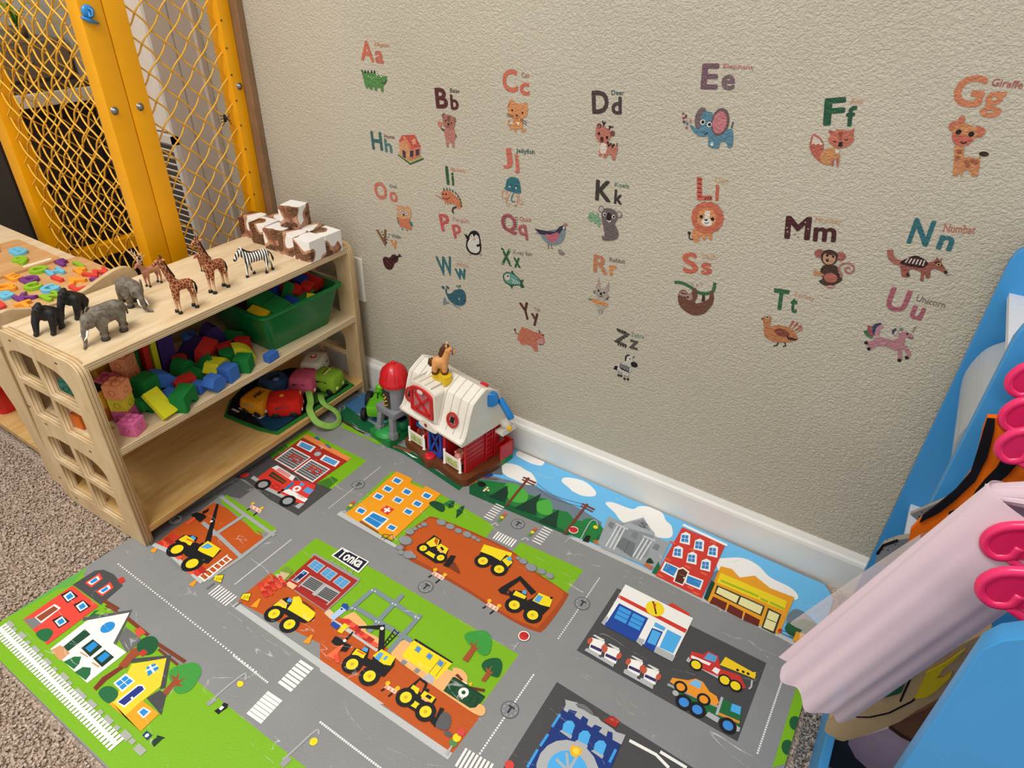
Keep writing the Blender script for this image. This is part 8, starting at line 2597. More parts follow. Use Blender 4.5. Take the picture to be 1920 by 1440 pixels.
def plush(x, y, rz, L_, W_, H_, colour, label, deco, tilt=0.0, name='plush_vehicle'):
    r_ = empty(name, SL(x, y, Z_LOW+0.0064), TH+rz, label=label, cat='plush vehicle', group='plush vehicles on the cloth'); r_.rotation_euler = (tilt, 0, TH+rz)
    mt = M(colour, 0.8, 0.2, var=0.10, vscale=70, bump=0.3, bscale=500)
    bm = bmesh.new(); bmesh.ops.create_cube(bm, size=1); bmesh.ops.subdivide_edges(bm, edges=bm.edges[:], cuts=5, use_grid_fill=True)
    for v_ in bm.verts:
        c_ = v_.co; n_ = c_.normalized()*0.62; q = c_.lerp(n_, 0.34); k = 1.0-0.16*max(0, q.z)
        v_.co = (q.x*L_*1.08*k, q.y*W_*1.08*k, (q.z+0.545)*H_*0.955)
    mb = MB(); mb.bm(bm); mb.build('body', mt, r_, smooth=True)
    for nm, c_, pos, size, axis in deco:
        p_ = (pos[0]*L_, pos[1]*W_, pos[2]*H_); s0, s1 = size
        lo_hi = {'x': ((-0.0012, -s0/2, -s1/2), (0.0012, s0/2, s1/2)), 'y': ((-s0/2, -0.0012, -s1/2), (s0/2, 0.0012, s1/2)), 'z': ((-s0/2, -s1/2, -0.0012), (s0/2, s1/2, 0.0012))}[axis]
        if nm == 'lettering':
            vs, fs = text_mesh(c_, 1); MB().add([(0, 0, 0)] and [(-(v_[1]-0.36)*s0, (v_[0]-0.95)*s0, v_[2]*1e-5) for v_ in vs], fs, TR(p_)).build('lettering', BLACK, r_); continue
        if nm in ('wheel', 'headlamp', 'badge'):
            rot = {'x': (0, pi/2, 0), 'y': (pi/2, 0, 0), 'z': (0, 0, 0)}[axis]
            MB().lathe([(0.0001, 0.003), (s0*0.6, 0.003), (s0, 0.0015), (s0, -0.003), (0.0001, -0.003)], 16, TR(p_, rot)).build(nm, M(c_, 0.6), r_, smooth=True); continue
        MB().box(*lo_hi, 0.0008, TR(p_)).build(nm, M(c_, 0.6, 0.3), r_)
    return r_
def faces(win='#2b3a4c', lamp='#e6e0d2'):
    d_ = [('windscreen', win, (0.515, 0, 0.56), (0.026, 0.013), 'x'), ('headlamp', lamp, (0.525, 0.26, 0.3), (0.0055, 0), 'x'), ('headlamp', lamp, (0.525, -0.26, 0.3), (0.0055, 0), 'x')]
    for s_ in (-1, 1):
        d_ += [('side_window', win, (-0.05, s_*0.53, 0.6), (0.03, 0.012), 'y'), ('wheel', '#1c1c1e', (0.28, s_*0.53, 0.16), (0.009, 0), 'y'), ('wheel', '#1c1c1e', (-0.28, s_*0.53, 0.16), (0.009, 0), 'y')]
    return d_
plush(-0.122, 0.408, radians(8), 0.062, 0.062, 0.040, '#e0981c', 'yellow plush school bus with letters on its roof', faces('#8a8f94')+[('lettering', 'ABC', (0.02, 0.0, 1.06), (0.017, 0), 'z'), ('bumper', '#3a3026', (0.53, 0, 0.12), (0.05, 0.004), 'x')])
plush(-0.062, 0.434, radians(40), 0.074, 0.054, 0.045, '#d0241a', 'bright red plush fire engine at the cloth front', faces('#3a4650')+[('roof_light', '#f0a828', (-0.05, 0, 1.03), (0.009, 0.009), 'z'), ('eye_print', '#f2c43c', (0.43, 0.3, 0.86), (0.013, 0.013), 'z')]+[('ladder_rung', '#f2e6da', (0.0+0.07*i, 0.52, 0.62), (0.0025, 0.010), 'y') for i in range(-2, 4)], 0.06)
plush(-0.148, 0.482, radians(-15), 0.060, 0.060, 0.040, '#33507c', 'dark blue plush police car at the back left', faces('#0f1522', '#b8c4d0')+[('light_bar', '#10141c', (0.0, 0, 1.03), (0.012, 0.03), 'z'), ('badge', '#6a8ab8', (0.2, 0, 1.02), (0.007, 0), 'z')])
plush(-0.085, 0.520, radians(25), 0.058, 0.056, 0.052, '#cf5a78', 'pink plush van between blue car and green car', faces('#5a2f44')+[('window_print', '#8a8a94', (0.53, -0.1, 0.3), (0.009, 0.01), 'x'), ('flower_print', '#e8a84a', (0.53, 0.14, 0.32), (0.01, 0.012), 'x')], -0.05)
plush(-0.045, 0.565, radians(12), 0.060, 0.052, 0.048, '#7fa82c', 'lime green plush car at the right end of the cloth', faces('#16241a', '#cfe08a')+[('roof_print', '#8a4a1c', (-0.1, 0, 1.03), (0.004, 0.022), 'z'), ('roof_print', '#e0dc9a', (0.0, 0, 1.03), (0.0025, 0.03), 'z')])
plush(-0.118, 0.592, radians(-65), 0.070, 0.052, 0.054, '#e2dccf', 'white plush ambulance with red cross badge at the back', faces('#4a5660')+[('badge', '#c8302a', (0.0, 0.0, 1.03), (0.0085, 0), 'z'), ('cross_bar', '#f4f0ea', (0.0, 0, 1.09), (0.010, 0.003), 'z'), ('cross_bar', '#f4f0ea', (0.0, 0, 1.09), (0.003, 0.010), 'z'), ('red_stripe', '#c8302a', (0.53, 0, 0.75), (0.03, 0.005), 'x')])

# ------------------------------------------------------------------ toy farm
TB = radians(-9.1)
farm = empty('toy_barn', (-0.677, 0.905, 0), TB, label='red and white plastic toy barn with brown base against the skirting', cat='toy barn')
FARM_M = Matrix.Translation((-0.677, 0.905, 0)) @ Matrix.Rotation(TB, 4, 'Z')
def FL(x, y, z): return FARM_M @ Vector((x, y, z))
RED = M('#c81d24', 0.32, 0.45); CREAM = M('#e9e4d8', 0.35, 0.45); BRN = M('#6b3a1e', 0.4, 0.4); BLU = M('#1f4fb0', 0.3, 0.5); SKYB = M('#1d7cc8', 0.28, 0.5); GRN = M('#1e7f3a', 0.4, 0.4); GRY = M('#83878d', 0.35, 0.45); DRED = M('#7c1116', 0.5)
base = smoothpoly([(-0.196, 0.03), (-0.194, -0.012), (-0.15, -0.016), (-0.118, -0.026), (-0.095, -0.032), (-0.075, -0.02), (-0.03, -0.022), (0.012, -0.018), (0.018, 0.02), (0.018, 0.1), (-0.1, 0.115), (-0.2, 0.11)], 4)
MB().prism(base, 0.0006, 0.019).build('brown_base', BRN, farm); MB().prism(roundrect(-0.012, 0.055, 0.024, 0.135, 0.008), 0.0006, 0.016).build('green_base', GRN, farm)
MB().lathe([(0.0001, 0.0245), (0.011, 0.0245), (0.0125, 0.023), (0.0125, 0.019)], 24, TR((-0.103, -0.014, 0))).build('red_button', M('#d8222a', 0.3, 0.5), farm, smooth=True)
# lower storey
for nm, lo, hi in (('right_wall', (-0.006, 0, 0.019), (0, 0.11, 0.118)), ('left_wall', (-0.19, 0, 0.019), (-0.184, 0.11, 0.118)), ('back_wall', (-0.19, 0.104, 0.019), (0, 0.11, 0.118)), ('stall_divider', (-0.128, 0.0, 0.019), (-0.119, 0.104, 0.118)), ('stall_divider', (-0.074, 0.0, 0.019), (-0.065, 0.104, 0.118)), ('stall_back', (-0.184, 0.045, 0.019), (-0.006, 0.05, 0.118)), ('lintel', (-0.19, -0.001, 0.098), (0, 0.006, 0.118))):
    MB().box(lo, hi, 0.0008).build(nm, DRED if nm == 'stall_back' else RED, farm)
for i in range(7): MB().box((0.0, 0.003, 0.03+0.012*i), (0.0012, 0.107, 0.0315+0.012*i)).build('wall_groove', M('#ae181f', 0.35), farm)
# blue cross-braced door
dr = MB(); 
for lo, hi in (((-0.118, -0.004, 0.02), (-0.112, 0.001, 0.1)), ((-0.081, -0.004, 0.02), (-0.075, 0.001, 0.1)), ((-0.118, -0.004, 0.02), (-0.075, 0.001, 0.027)), ((-0.118, -0.004, 0.093), (-0.075, 0.001, 0.1))): dr.box(lo, hi)
for s_ in (-1, 1): dr.box((-0.0025, -0.0035, -0.042), (0.0025, 0.0005, 0.042), mtx=TR((-0.0965, 0, 0.06), (0, s_*0.44, 0)))
dr.build('blue_door', BLU, farm)
def gate(x0, x1, nm):
    g_ = MB().box((x0, -0.008, 0.024), (x1, -0.004, 0.052), 0.001).build('stall_gate', CREAM, farm)
    MB().box((x0+0.008, -0.0086, 0.029), (x1-0.008, -0.0079, 0.047)).build('gate_picture', M('#b9c47c', 0.6, var=0.4, vscale=160), g_)
    for x in (x0, x1): MB().lathe([(0.0001, 0.062), (0.003, 0.06), (0.003, 0.02), (0.0045, 0.02)], 10, TR((x, -0.006, 0))).build('gate_post', CREAM, g_, smooth=True)
    MB().box((x1-0.002, -0.007, 0.052), (x1+0.004, -0.001, 0.06), 0.001).build('gate_hinge', RED, g_)
gate(-0.182, -0.132, 'left'); gate(-0.062, -0.012, 'right')
# white upper storey with bell-cast roof
prof = [(-0.018, 0.108), (-0.019, 0.114), (-0.01, 0.121), (-0.003, 0.133), (0.003, 0.152), (0.009, 0.174), (0.018, 0.2), (0.037, 0.212), (0.056, 0.222), (0.075, 0.212), (0.094, 0.2), (0.103, 0.17), (0.112, 0.13), (0.124, 0.114), (0.123, 0.108)]
MB().prism(prof, -0.196, 0.008, YZ).build('roof', CREAM, farm, auto=25)
for x in (-0.1935, 0.0055):
    rim = MB(); rim.tube([(x, y, z) for y, z in prof[1:-1]], 0.0032, 6); rim.build('roof_rim', CREAM, farm, smooth=True)
for i in range(9):
    x = -0.186+0.0225*i
    ln = MB(); ln.tube([(x, y-0.0006, z+0.0006) for y, z in prof[2:9]], 0.0009, 5); ln.build('roof_seam', M('#d2ccbf', 0.4), farm)
# hayloft dormer
dm = [(-0.160, 0.125), (-0.078, 0.125), (-0.078, 0.196)]+[(-0.119+0.041*cos(pi*k/10), 0.196+0.012*sin(pi*k/10)) for k in range(1, 10)]+[(-0.160, 0.196)]
MB().prism(dm, -0.058, 0.014, XZ).build('hayloft', CREAM, farm, auto=25)
door = [(-0.155, 0.132), (-0.084, 0.132), (-0.084, 0.188)]+[(-0.1195+0.0355*cos(pi*k/10), 0.188+0.013*sin(pi*k/10)) for k in range(1, 10)]+[(-0.155, 0.188)]
fr_in = [(-0.148, 0.139), (-0.091, 0.139), (-0.091, 0.184)]+[(-0.1195+0.0285*cos(pi*k/10), 0.184+0.010*sin(pi*k/10)) for k in range(1, 10)]+[(-0.148, 0.184)]
lo_ = board('loft_door', door, [fr_in], 0.005, RED, farm, XZ); lo_.location = (0, -0.0165, 0)
pn = MB().prism(fr_in, 0.0141, 0.0149, XZ).build('loft_panel', M('#b8737a', 0.4), lo_); pn.location = (0, 0.0165, 0)
for s_ in (-1, 1): MB().box((-0.003, -0.002, -0.031), (0.003, 0.002, 0.031), mtx=TR((-0.1195, 0, 0.161), (0, s_*0.8, 0))).build('loft_brace', RED, lo_)
MB().prism(roundrect(-0.128, 0.1885, -0.111, 0.1965, 0.0038), 0.0026, 0.004, XZ).build('loft_vent', CREAM, lo_)
for i in range(4): MB().box((-0.152+0.019*i, -0.010, 0.206), (-0.1505+0.019*i, 0.05, 0.2095)).build('hayloft_rib', M('#d2ccbf', 0.4), farm)
# round window prints
for x, y, z, tl in ((-0.176, -0.0005, 0.152, -0.3), (-0.038, -0.0005, 0.150, -0.3)):
    mt = TR((x, y-0.0015, z), (pi/2+tl, 0, 0))
    MB().lathe([(0.013, 0.0008), (0.0175, 0.0008), (0.0175, -0.001), (0.013, -0.001), (0.013, 0.0008)], 24, mt).build('round_window', M('#b8332c', 0.4), farm)
    MB().lathe([(0.0095, 0.0008), (0.0112, 0.0008), (0.0112, -0.001), (0.0095, -0.001), (0.0095, 0.0008)], 24, mt).build('window_ring', M('#b8332c', 0.4), farm)
    MB().box((-0.005, -0.0065, -0.001), (0.005, 0.0065, 0.001), mtx=mt).build('window_pane', M('#2a1414', 0.4), farm)
# rounded porch sign over the blue door
MB().prism(smoothpoly([(-0.125, 0.108), (-0.115, 0.121), (-0.097, 0.126), (-0.078, 0.121), (-0.068, 0.108), (-0.097, 0.104)], 4), 0.0195, 0.0235, XZ).build('porch_sign', CREAM, farm, auto=30)
MB().lathe([(0.0001, 0.001), (0.0045, 0.0008), (0.0045, -0.001)], 16, TR((-0.101, -0.0238, 0.115), (pi/2, 0, 0))).build('sign_print', M('#8a2a20', 0.5), farm)
# ladder, side pen, blue crank, egg shelf
ld = MB()
for y in (0.062, 0.082): ld.box((0.001, y-0.0012, 0.02), (0.004, y+0.0012, 0.118))
for i in range(7): ld.box((0.001, 0.062, 0.028+0.0135*i), (0.0036, 0.082, 0.0305+0.0135*i))
ld.build('ladder', RED, farm)
for lo, hi in (((0.0, 0.088, 0.016), (0.004, 0.132, 0.05)), ((-0.004, 0.128, 0.016), (0.024, 0.132, 0.056)), ((0.02, 0.088, 0.016), (0.024, 0.132, 0.056)), ((0.0, 0.088, 0.05), (0.004, 0.092, 0.118))): MB().box(lo, hi, 0.0008).build('pen_wall', RED, farm)
MB().box((0.002, 0.09, 0.088), (0.028, 0.134, 0.094), 0.001).build('egg_shelf', CREAM, farm); MB().box((0.026, 0.09, 0.094), (0.028, 0.134, 0.104), 0.0005).build('shelf_rail', CREAM, farm)
ck = MB(); ck.lathe([(0.0001, 0.009), (0.016, 0.008), (0.0175, 0.006), (0.0175, -0.006), (0.0001, -0.006)], 22, TR((0.008, 0.07, 0.192), (0, pi/2, -0.9)))
ck.box((-0.02, -0.008, -0.014), (0.0, 0.005, 0.006), 0.002, TR((0.003, 0.066, 0.192), (0, 0, -0.9)))
ck.build('blue_crank', SKYB, farm, auto=30); MB().box((-0.007, -0.006, -0.045), (0.007, 0.006, 0.006), 0.003, TR((0.024, 0.086, 0.186), (0.15, -0.75, -0.2))).build('crank_arm', SKYB, farm, auto=30)
MB().box((-0.03, 0.075, 0.206), (-0.012, 0.084, 0.214), 0.001).build('red_catch', RED, farm)
MB().prism(smoothpoly([(-0.132, 0.028), (-0.118, 0.02), (-0.1, 0.024), (-0.082, 0.018), (-0.078, 0.035), (-0.09, 0.045), (-0.1, 0.04), (-0.115, 0.048), (-0.13, 0.04)], 3), 0.2085, 0.2275).build('hay_pad', M('#e8c018', 0.5), farm)
# horse on the roof
def toy_figure(name, x, y, z, rz, label, cat): return empty(name, FL(x, y, z), TB+rz, label=label, cat=cat, group='little farm figures')
hs_ = toy_figure('toy_horse', -0.106, 0.032, 0.2276, radians(38), 'tan toy horse with brown mane standing on the barn roof', 'toy horse')
TAN = M('#d99a5c', 0.4, 0.4); MANE = M('#5a3016', 0.5)
b = MB(); b.ball(mm(-4, 0, 25), (0.017, 0.0135, 0.0145)); b.ball(mm(6, 0, 27), (0.012, 0.012, 0.013))
for a, s_ in ((9, 6), (9, -6), (-12, 7), (-12, -7)): b.cap(mm(a, s_, 20), 0.007, mm(a, s_, 5), 0.0062)
b.cap(mm(9, 0, 33), 0.0095, mm(15, 0, 52), 0.0078); b.ball(mm(18, 0, 57), (0.0105, 0.009, 0.0085)); b.ball(mm(27, 0, 53), (0.0072, 0.0072, 0.0062))
organic(b, 'body', TAN, hs_, 0.002, 4)
for a, s_ in ((9, 6), (9, -6), (-12, 7), (-12, -7)): MB().lathe([(0.0001, 0), (0.0072, 0), (0.0074, 0.003), (0.0066, 0.0055), (0.0001, 0.006)], 14, TR(mm(a, s_, 0))).build('hoof', MANE, hs_, smooth=True)
for s_ in (-1, 1): MB().ball(mm(14, s_*5.5, 68), mm(2.4, 3.2, 6), rot=(s_*-0.35, 0, 0)).build('ear', M('#eab98a', 0.45), hs_, smooth=True)
MB().tube([mm(*q) for q in ((19, 0, 67), (11, 0, 66), (5, 0, 56), (1, 0, 44), (1, 0, 37))], [0.003, 0.0058, 0.0068, 0.006, 0.003], 10).build('mane', MANE, hs_, smooth=True)
MB().tube([mm(*q) for q in ((-17, 0, 33), (-22, 0, 29), (-23.5, 0, 20), (-22, 0, 13))], [0.003, 0.0052, 0.0052, 0.002], 10).build('tail', MANE, hs_, smooth=True)
MB().tube([mm(27, 7.6*cos(a*pi/8), 53+7*sin(a*pi/8)) for a in range(16)], 0.0012, 6, closed=True).build('bridle', M('#3a4a9c', 0.4), hs_, smooth=True)
dots(hs_, 'eye', ((24, 7.6, 59.5), (24, -7.6, 59.5)), 1.4, EYE)
# farmer in the left stall, pig in the right one, hen on the egg shelf
fg = toy_figure('toy_farmer', -0.157, 0.018, 0.0194, radians(-90), 'toy farmer with a blue hat in the left stall', 'toy figure')
MB().lathe([(0.0001, 0), (0.013, 0), (0.014, 0.006), (0.0125, 0.026), (0.008, 0.034), (0.0001, 0.036)], 18).build('body', M('#7a3a2c', 0.45), fg, smooth=True)
MB().ball((0, 0, 0.045), 0.0118).build('head', M('#c98a62', 0.45), fg, smooth=True)
MB().lathe([(0.0001, 0.066), (0.006, 0.0655), (0.0105, 0.061), (0.0115, 0.053), (0.018, 0.0505), (0.018, 0.049), (0.0001, 0.049)], 20).build('hat', SKYB, fg, smooth=True)
for s_ in (-1, 1): MB().cap((0.006, s_*0.012, 0.028), 0.004, (0.012, s_*0.011, 0.018), 0.0035).build('arm', M('#b8332c', 0.45), fg, smooth=True); MB().ball((0.0105, s_*0.004, 0.047), 0.0012).build('eye', EYE, fg)
MB().ball((0.0118, 0, 0.0435), 0.002).build('nose', M('#c98a62', 0.45), fg, smooth=True)
pg = toy_figure('toy_pig', -0.037, 0.02, 0.0194, radians(-60), 'pink toy pig in the right stall', 'toy pig')
PNK = M('#d98a78', 0.4, 0.4)
b = MB(); b.ball((-0.004, 0, 0.02), (0.0175, 0.0145, 0.0145)); b.ball((0.012, 0, 0.026), (0.011, 0.0115, 0.0105)); b.cap((0.02, 0, 0.024), 0.0052, (0.024, 0, 0.024), 0.0052)
for a, s_ in ((7, 7), (7, -7), (-12, 7), (-12, -7)): b.cap(mm(a, s_, 12), 0.0055, mm(a, s_, 4.5), 0.0045)
organic(b, 'body', PNK, pg, 0.002, 4)
for s_ in (-1, 1): MB().ball((0.010, s_*0.008, 0.036), mm(3, 3.6, 4.4)).build('ear', PNK, pg, smooth=True); MB().ball((0.021, s_*0.005, 0.03), 0.0012).build('eye', EYE, pg); MB().ball((0.0286, s_*0.002, 0.024), 0.001).build('nostril', M('#8a3a34', 0.5), pg)
MB().tube([(-0.021, 0, 0.022), (-0.025, 0.002, 0.025), (-0.024, -0.002, 0.028)], 0.0013, 6).build('tail', PNK, pg)
hn = toy_figure('toy_hen', 0.016, 0.112, 0.0943, radians(20), 'white and yellow toy hen on the barn side shelf', 'toy hen')
b = MB(); b.ball((0, 0, 0.014), (0.013, 0.0105, 0.0135)); b.cap((0.004, 0, 0.022), 0.0075, (0.007, 0, 0.032), 0.006); organic(b, 'body', M('#ece7da', 0.4), hn, 0.0018, 3)
MB().ball((0.0145, 0, 0.032), mm(4, 3, 2.4)).build('beak', M('#f0b81c', 0.4), hn, smooth=True); MB().ball((0.006, 0, 0.040), mm(4.6, 1.6, 3.6)).build('comb', M('#d8402c', 0.4), hn, smooth=True)
MB().ball((0.012, -0.008, 0.009), mm(7, 5, 7)).build('wing', M('#f0c02c', 0.4), hn, smooth=True); dots(hn, 'eye', ((10, 5.4, 34), (10, -5.4, 34)), 1.0, EYE)
# silo on its grey stand
si = empty('toy_silo', (-0.909, 0.945, 0), TB, label='grey toy silo with red domed cap beside the barn', cat='toy silo')
MB().prism(roundrect(-0.052, -0.05, 0.022, 0.05, 0.006), 0.0006, 0.018).build('green_base', GRN, si)
MB().lathe([(0.0001, 0.0265), (0.024, 0.0265), (0.026, 0.024), (0.03, 0.0185)], 24, TR((-0.012, -0.02, 0), (0, 0, 0), (1, 1.15, 1))).build('green_mound', M('#2f9a48', 0.4), si, smooth=True)
tb_ = MB(); tb_.lathe([(0.014, 0.045), (0.02, 0.045), (0.021, 0.018), (0.019, 0.018), (0.0185, 0.042), (0.014, 0.03), (0.0001, 0.03)], 22, TR((-0.002, 0.012, 0))); tb_.build('water_trough', M('#1c8a5a', 0.35), si, smooth=True)
MB().lathe([(0.0001, 0.0375), (0.018, 0.0375)], 22, TR((-0.002, 0.012, 0))).build('trough_water', M('#16306a', 0.15, 0.6), si)
for sx_ in (-1, 1):
    for sy_ in (-1, 1):
        lg = MB(); lg.box((-0.007, -0.006, 0), (0.007, 0.006, 0.062), 0.0012, TR((sx_*0.026-0.006, sy_*0.032, 0.018), (sy_*0.1, -sx_*0.1, 0))); lg.box((-0.009, -0.008, 0), (0.009, 0.008, 0.018), 0.0012, TR((sx_*0.026-0.006, sy_*0.032, 0.018), (sy_*0.1, -sx_*0.1, 0))); lg.build('leg', GRY, si, auto=40)
pf = MB().box((-0.036, -0.034, 0.078), (0.032, 0.034, 0.094), 0.0015).build('platform', GRY, si, auto=40)
for sx_ in (-1, 1):
    for z in (0.083, 0.09): MB().ball((sx_*0.03, -0.0365, z), 0.0016, 8, 6).build('rivet', GRY, pf, smooth=True)
MB().lathe([(0.0001, 0.094), (0.0285, 0.094), (0.029, 0.158), (0.0001, 0.158)], 28).build('drum', GRY, si, auto=40)
wn = MB(); wn.lathe([(0.0293, 0.098), (0.0297, 0.146)], 12, None, radians(-125), radians(-65)); wn.build('window', M('#2a2c2c', 0.2, 0.5), si, smooth=True)
for i, (a, z) in enumerate(((-110, .104), (-100, .102), (-90, .104), (-82, .108), (-104, .112), (-94, .115), (-86, .118), (-98, .122), (-90, .128), (-102, .131))): MB().ball((0.0298*cos(radians(a)), 0.0298*sin(radians(a)), z), mm(2.8, 1, 2.2), 8, 6, rot=(0.3*i, 0, radians(a)+1.57)).build('corn_print', M('#d9a828', 0.5), si, smooth=True)
MB().lathe([(0.031, 0.156), (0.035, 0.156), (0.035, 0.164), (0.034, 0.166), (0.0315, 0.181), (0.026, 0.193), (0.017, 0.202), (0.008, 0.206), (0.0055, 0.207), (0.0055, 0.211), (0.0001, 0.211)], 30).build('red_cap', M('#cc1c24', 0.3, 0.5), si, auto=35)
for k in range(10): MB().tube([(r_*cos(k*pi/5), r_*sin(k*pi/5), z) for r_, z in ((0.0342, 0.166), (0.0317, 0.181), (0.0262, 0.193), (0.017, 0.202))], 0.0006, 5).build('cap_rib', M('#b01820', 0.3), si)
for k in range(30): MB().box((0.0345, -0.0012, 0.1565), (0.0358, 0.0012, 0.1635), mtx=Matrix.Rotation(k*pi/15, 4, 'Z')).build('cap_notch', M('#b01820', 0.3), si)
# green tractor behind the silo
LG = M('#62b81c', 0.3, 0.5); TY = M('#141414', 0.7)
tc = empty('toy_tractor', (-1.01, 0.985, 0.0006), radians(-62), label='lime green toy tractor parked behind the silo', cat='toy tractor')
MB().box((-0.005, -0.019, 0.018), (0.044, 0.019, 0.048), 0.006).build('bonnet', LG, tc, auto=35)
for i in range(5): MB().box((0.004+0.008*i, -0.0196, 0.024), (0.007+0.008*i, 0.0196, 0.0485), 0.0006).build('bonnet_rib', M('#4f9a16', 0.35), tc)
MB().box((-0.045, -0.022, 0.016), (-0.002, 0.022, 0.034), 0.004).build('rear_body', LG, tc, auto=35); MB().box((-0.044, -0.016, 0.034), (-0.036, 0.016, 0.058), 0.003).build('seat', LG, tc, auto=35)
for x, r_, w_ in ((0.028, 0.016, 0.012), (-0.026, 0.023, 0.014)):
    for s_ in (-1, 1):
        wl = MB().lathe([(0.006, -w_/2), (r_*0.92, -w_/2), (r_, -w_/3), (r_, w_/3), (r_*0.92, w_/2), (0.006, w_/2)], 20, TR((x, s_*0.030, r_), (pi/2, 0, 0))).build('wheel', TY, tc, smooth=True)
        MB().lathe([(0.0001, 0.002), (r_*0.5, 0.001), (r_*0.55, -0.002)], 16, TR((x, s_*(0.030+w_/2), r_), (-s_*pi/2, 0, 0))).build('hub', LG, wl, smooth=True)
MB().tube([(0.004, 0, 0.045), (-0.006, 0, 0.06)], 0.0018, 6).build('steering_column', TY, tc); MB().tube([(-0.007+0.003*cos(a*pi/7), 0.009*sin(a*pi/7), 0.061+0.006*cos(a*pi/7)) for a in range(14)], 0.0016, 6, closed=True).build('steering_wheel', LG, tc, smooth=True)
MB().ball((-0.024, 0, 0.062), mm(10, 10, 11)).build('headrest', LG, tc, smooth=True)
lf = empty('toy_figure', (-0.955, 0.945, 0.0006), radians(-40), label='small toy figure lying on the mat beside the silo base', cat='toy figure', group='little farm figures')
MB().cap((0, 0, 0.012), 0.0115, (0.018, 0, 0.012), 0.009).build('body', M('#3fa0c0', 0.45), lf, smooth=True); MB().ball((0.034, 0, 0.012), 0.0105).build('head', M('#e0a884', 0.45), lf, smooth=True); MB().ball((0.036, 0, 0.014), mm(9.6, 11, 10.8)).build('hair', M('#d9703c', 0.5), lf, smooth=True)

RACK = {
 'vest_front': [(0.1206,0.6109),(0.1402,0.6183),(0.1588,0.6262),(0.1851,0.5586),(0.1682,0.5163),(0.1508,0.4999),(0.1367,0.4776),(0.127,0.4532),(0.1083,0.4186),(0.1045,0.4383),(0.1087,0.4562),(0.1179,0.4801),(0.1271,0.512),(0.1309,0.5431),(0.126,0.5752),(0.122,0.5954)],
 'trim_outer': [(0.1206,0.6109),(0.1268,0.6127),(0.1307,0.6007),(0.1365,0.5672),(0.1373,0.5345),(0.1292,0.5025),(0.121,0.4781),(0.1087,0.4562),(0.1087,0.4676),(0.1158,0.4863),(0.125,0.5145),(0.1299,0.5427),(0.1261,0.572),(0.1224,0.5971)],
 'trim_inner': [(0.1469,0.6047),(0.1529,0.5998),(0.1539,0.5722),(0.1588,0.5948),(0.1639,0.5816),(0.1596,0.554),(0.1539,0.5345),(0.142,0.5119),(0.142,0.5215),(0.1443,0.5397),(0.1484,0.5583),(0.1481,0.5821)],
 'yellow_edge': [(0.153,0.5718),(0.1552,0.5962),(0.1583,0.5961),(0.1559,0.5779)],
 'yellow_tab': [(0.1289,0.4619),(0.129,0.4825),(0.1336,0.4795),(0.1448,0.471),(0.1376,0.4575)],
 'black_loop': [(0.1306,0.4779),(0.1285,0.4877),(0.1333,0.494),(0.1506,0.5006),(0.1509,0.4964),(0.1389,0.488),(0.1361,0.4791)],
 'khaki': [(0.1111,0.0989),(0.1096,0.1267),(0.1148,0.1515),(0.146,0.2255),(0.1661,0.287),(0.1911,0.3567),(0.2054,0.3926),(0.2223,0.3646),(0.2122,0.3034),(0.203,0.2669),(0.1879,0.2204),(0.179,0.1856),(0.1669,0.1573),(0.1493,0.1197),(0.1365,0.0963),(0.1229,0.0899)],
 'khaki_pocket': [(0.1329,0.1658),(0.1318,0.1892),(0.1448,0.2295),(0.1631,0.2726),(0.1633,0.2558),(0.1629,0.2406),(0.1579,0.2311),(0.1494,0.2145)],
 'green_patch': [(0.1463,0.2155),(0.1452,0.2236),(0.1549,0.2534),(0.1623,0.2731),(0.162,0.262),(0.1639,0.2415),(0.1617,0.2358),(0.1494,0.2145)],
 'yellow_bandana': [(0.179,0.2414),(0.1779,0.2589),(0.1756,0.2927),(0.1858,0.3207),(0.1944,0.3539),(0.1918,0.3312),(0.1876,0.312),(0.1864,0.2903),(0.1921,0.2952),(0.1958,0.311),(0.1972,0.3018),(0.1935,0.2728),(0.1879,0.2519)],
 'seam': [(0.1331,0.1943),(0.1268,0.1765),(0.1288,0.162),(0.1368,0.1572),(0.1492,0.169),(0.1643,0.1929),(0.1787,0.2323),(0.1799,0.2409)],
 'seam2': [(0.1685,0.2229),(0.167,0.2443),(0.1651,0.2743),(0.1671,0.2879)],
 'pink_under': [(0.1484,0.0609),(0.1523,0.0772),(0.1815,0.1345),(0.2115,0.1258),(0.2133,0.116),(0.2173,0.0629),(0.1867,0.0291),(0.1646,0.0401)],
 'brown_under': [(0.1763,0.1528),(0.1848,0.1749),(0.2015,0.2225),(0.2085,0.2441),(0.2111,0.2056),(0.2079,0.148),(0.1935,0.1475)],
 'silver': [(0.1018,0.4339),(0.1212,0.4629),(0.1395,0.4921),(0.1398,0.4772),(0.1322,0.457),(0.1186,0.4196),(0.1115,0.429)],
 'silver_low': [(0.0879,0.3581),(0.09,0.3748),(0.1018,0.3913),(0.1126,0.4007),(0.1167,0.3752),(0.1023,0.3443),(0.0912,0.3376)],
}

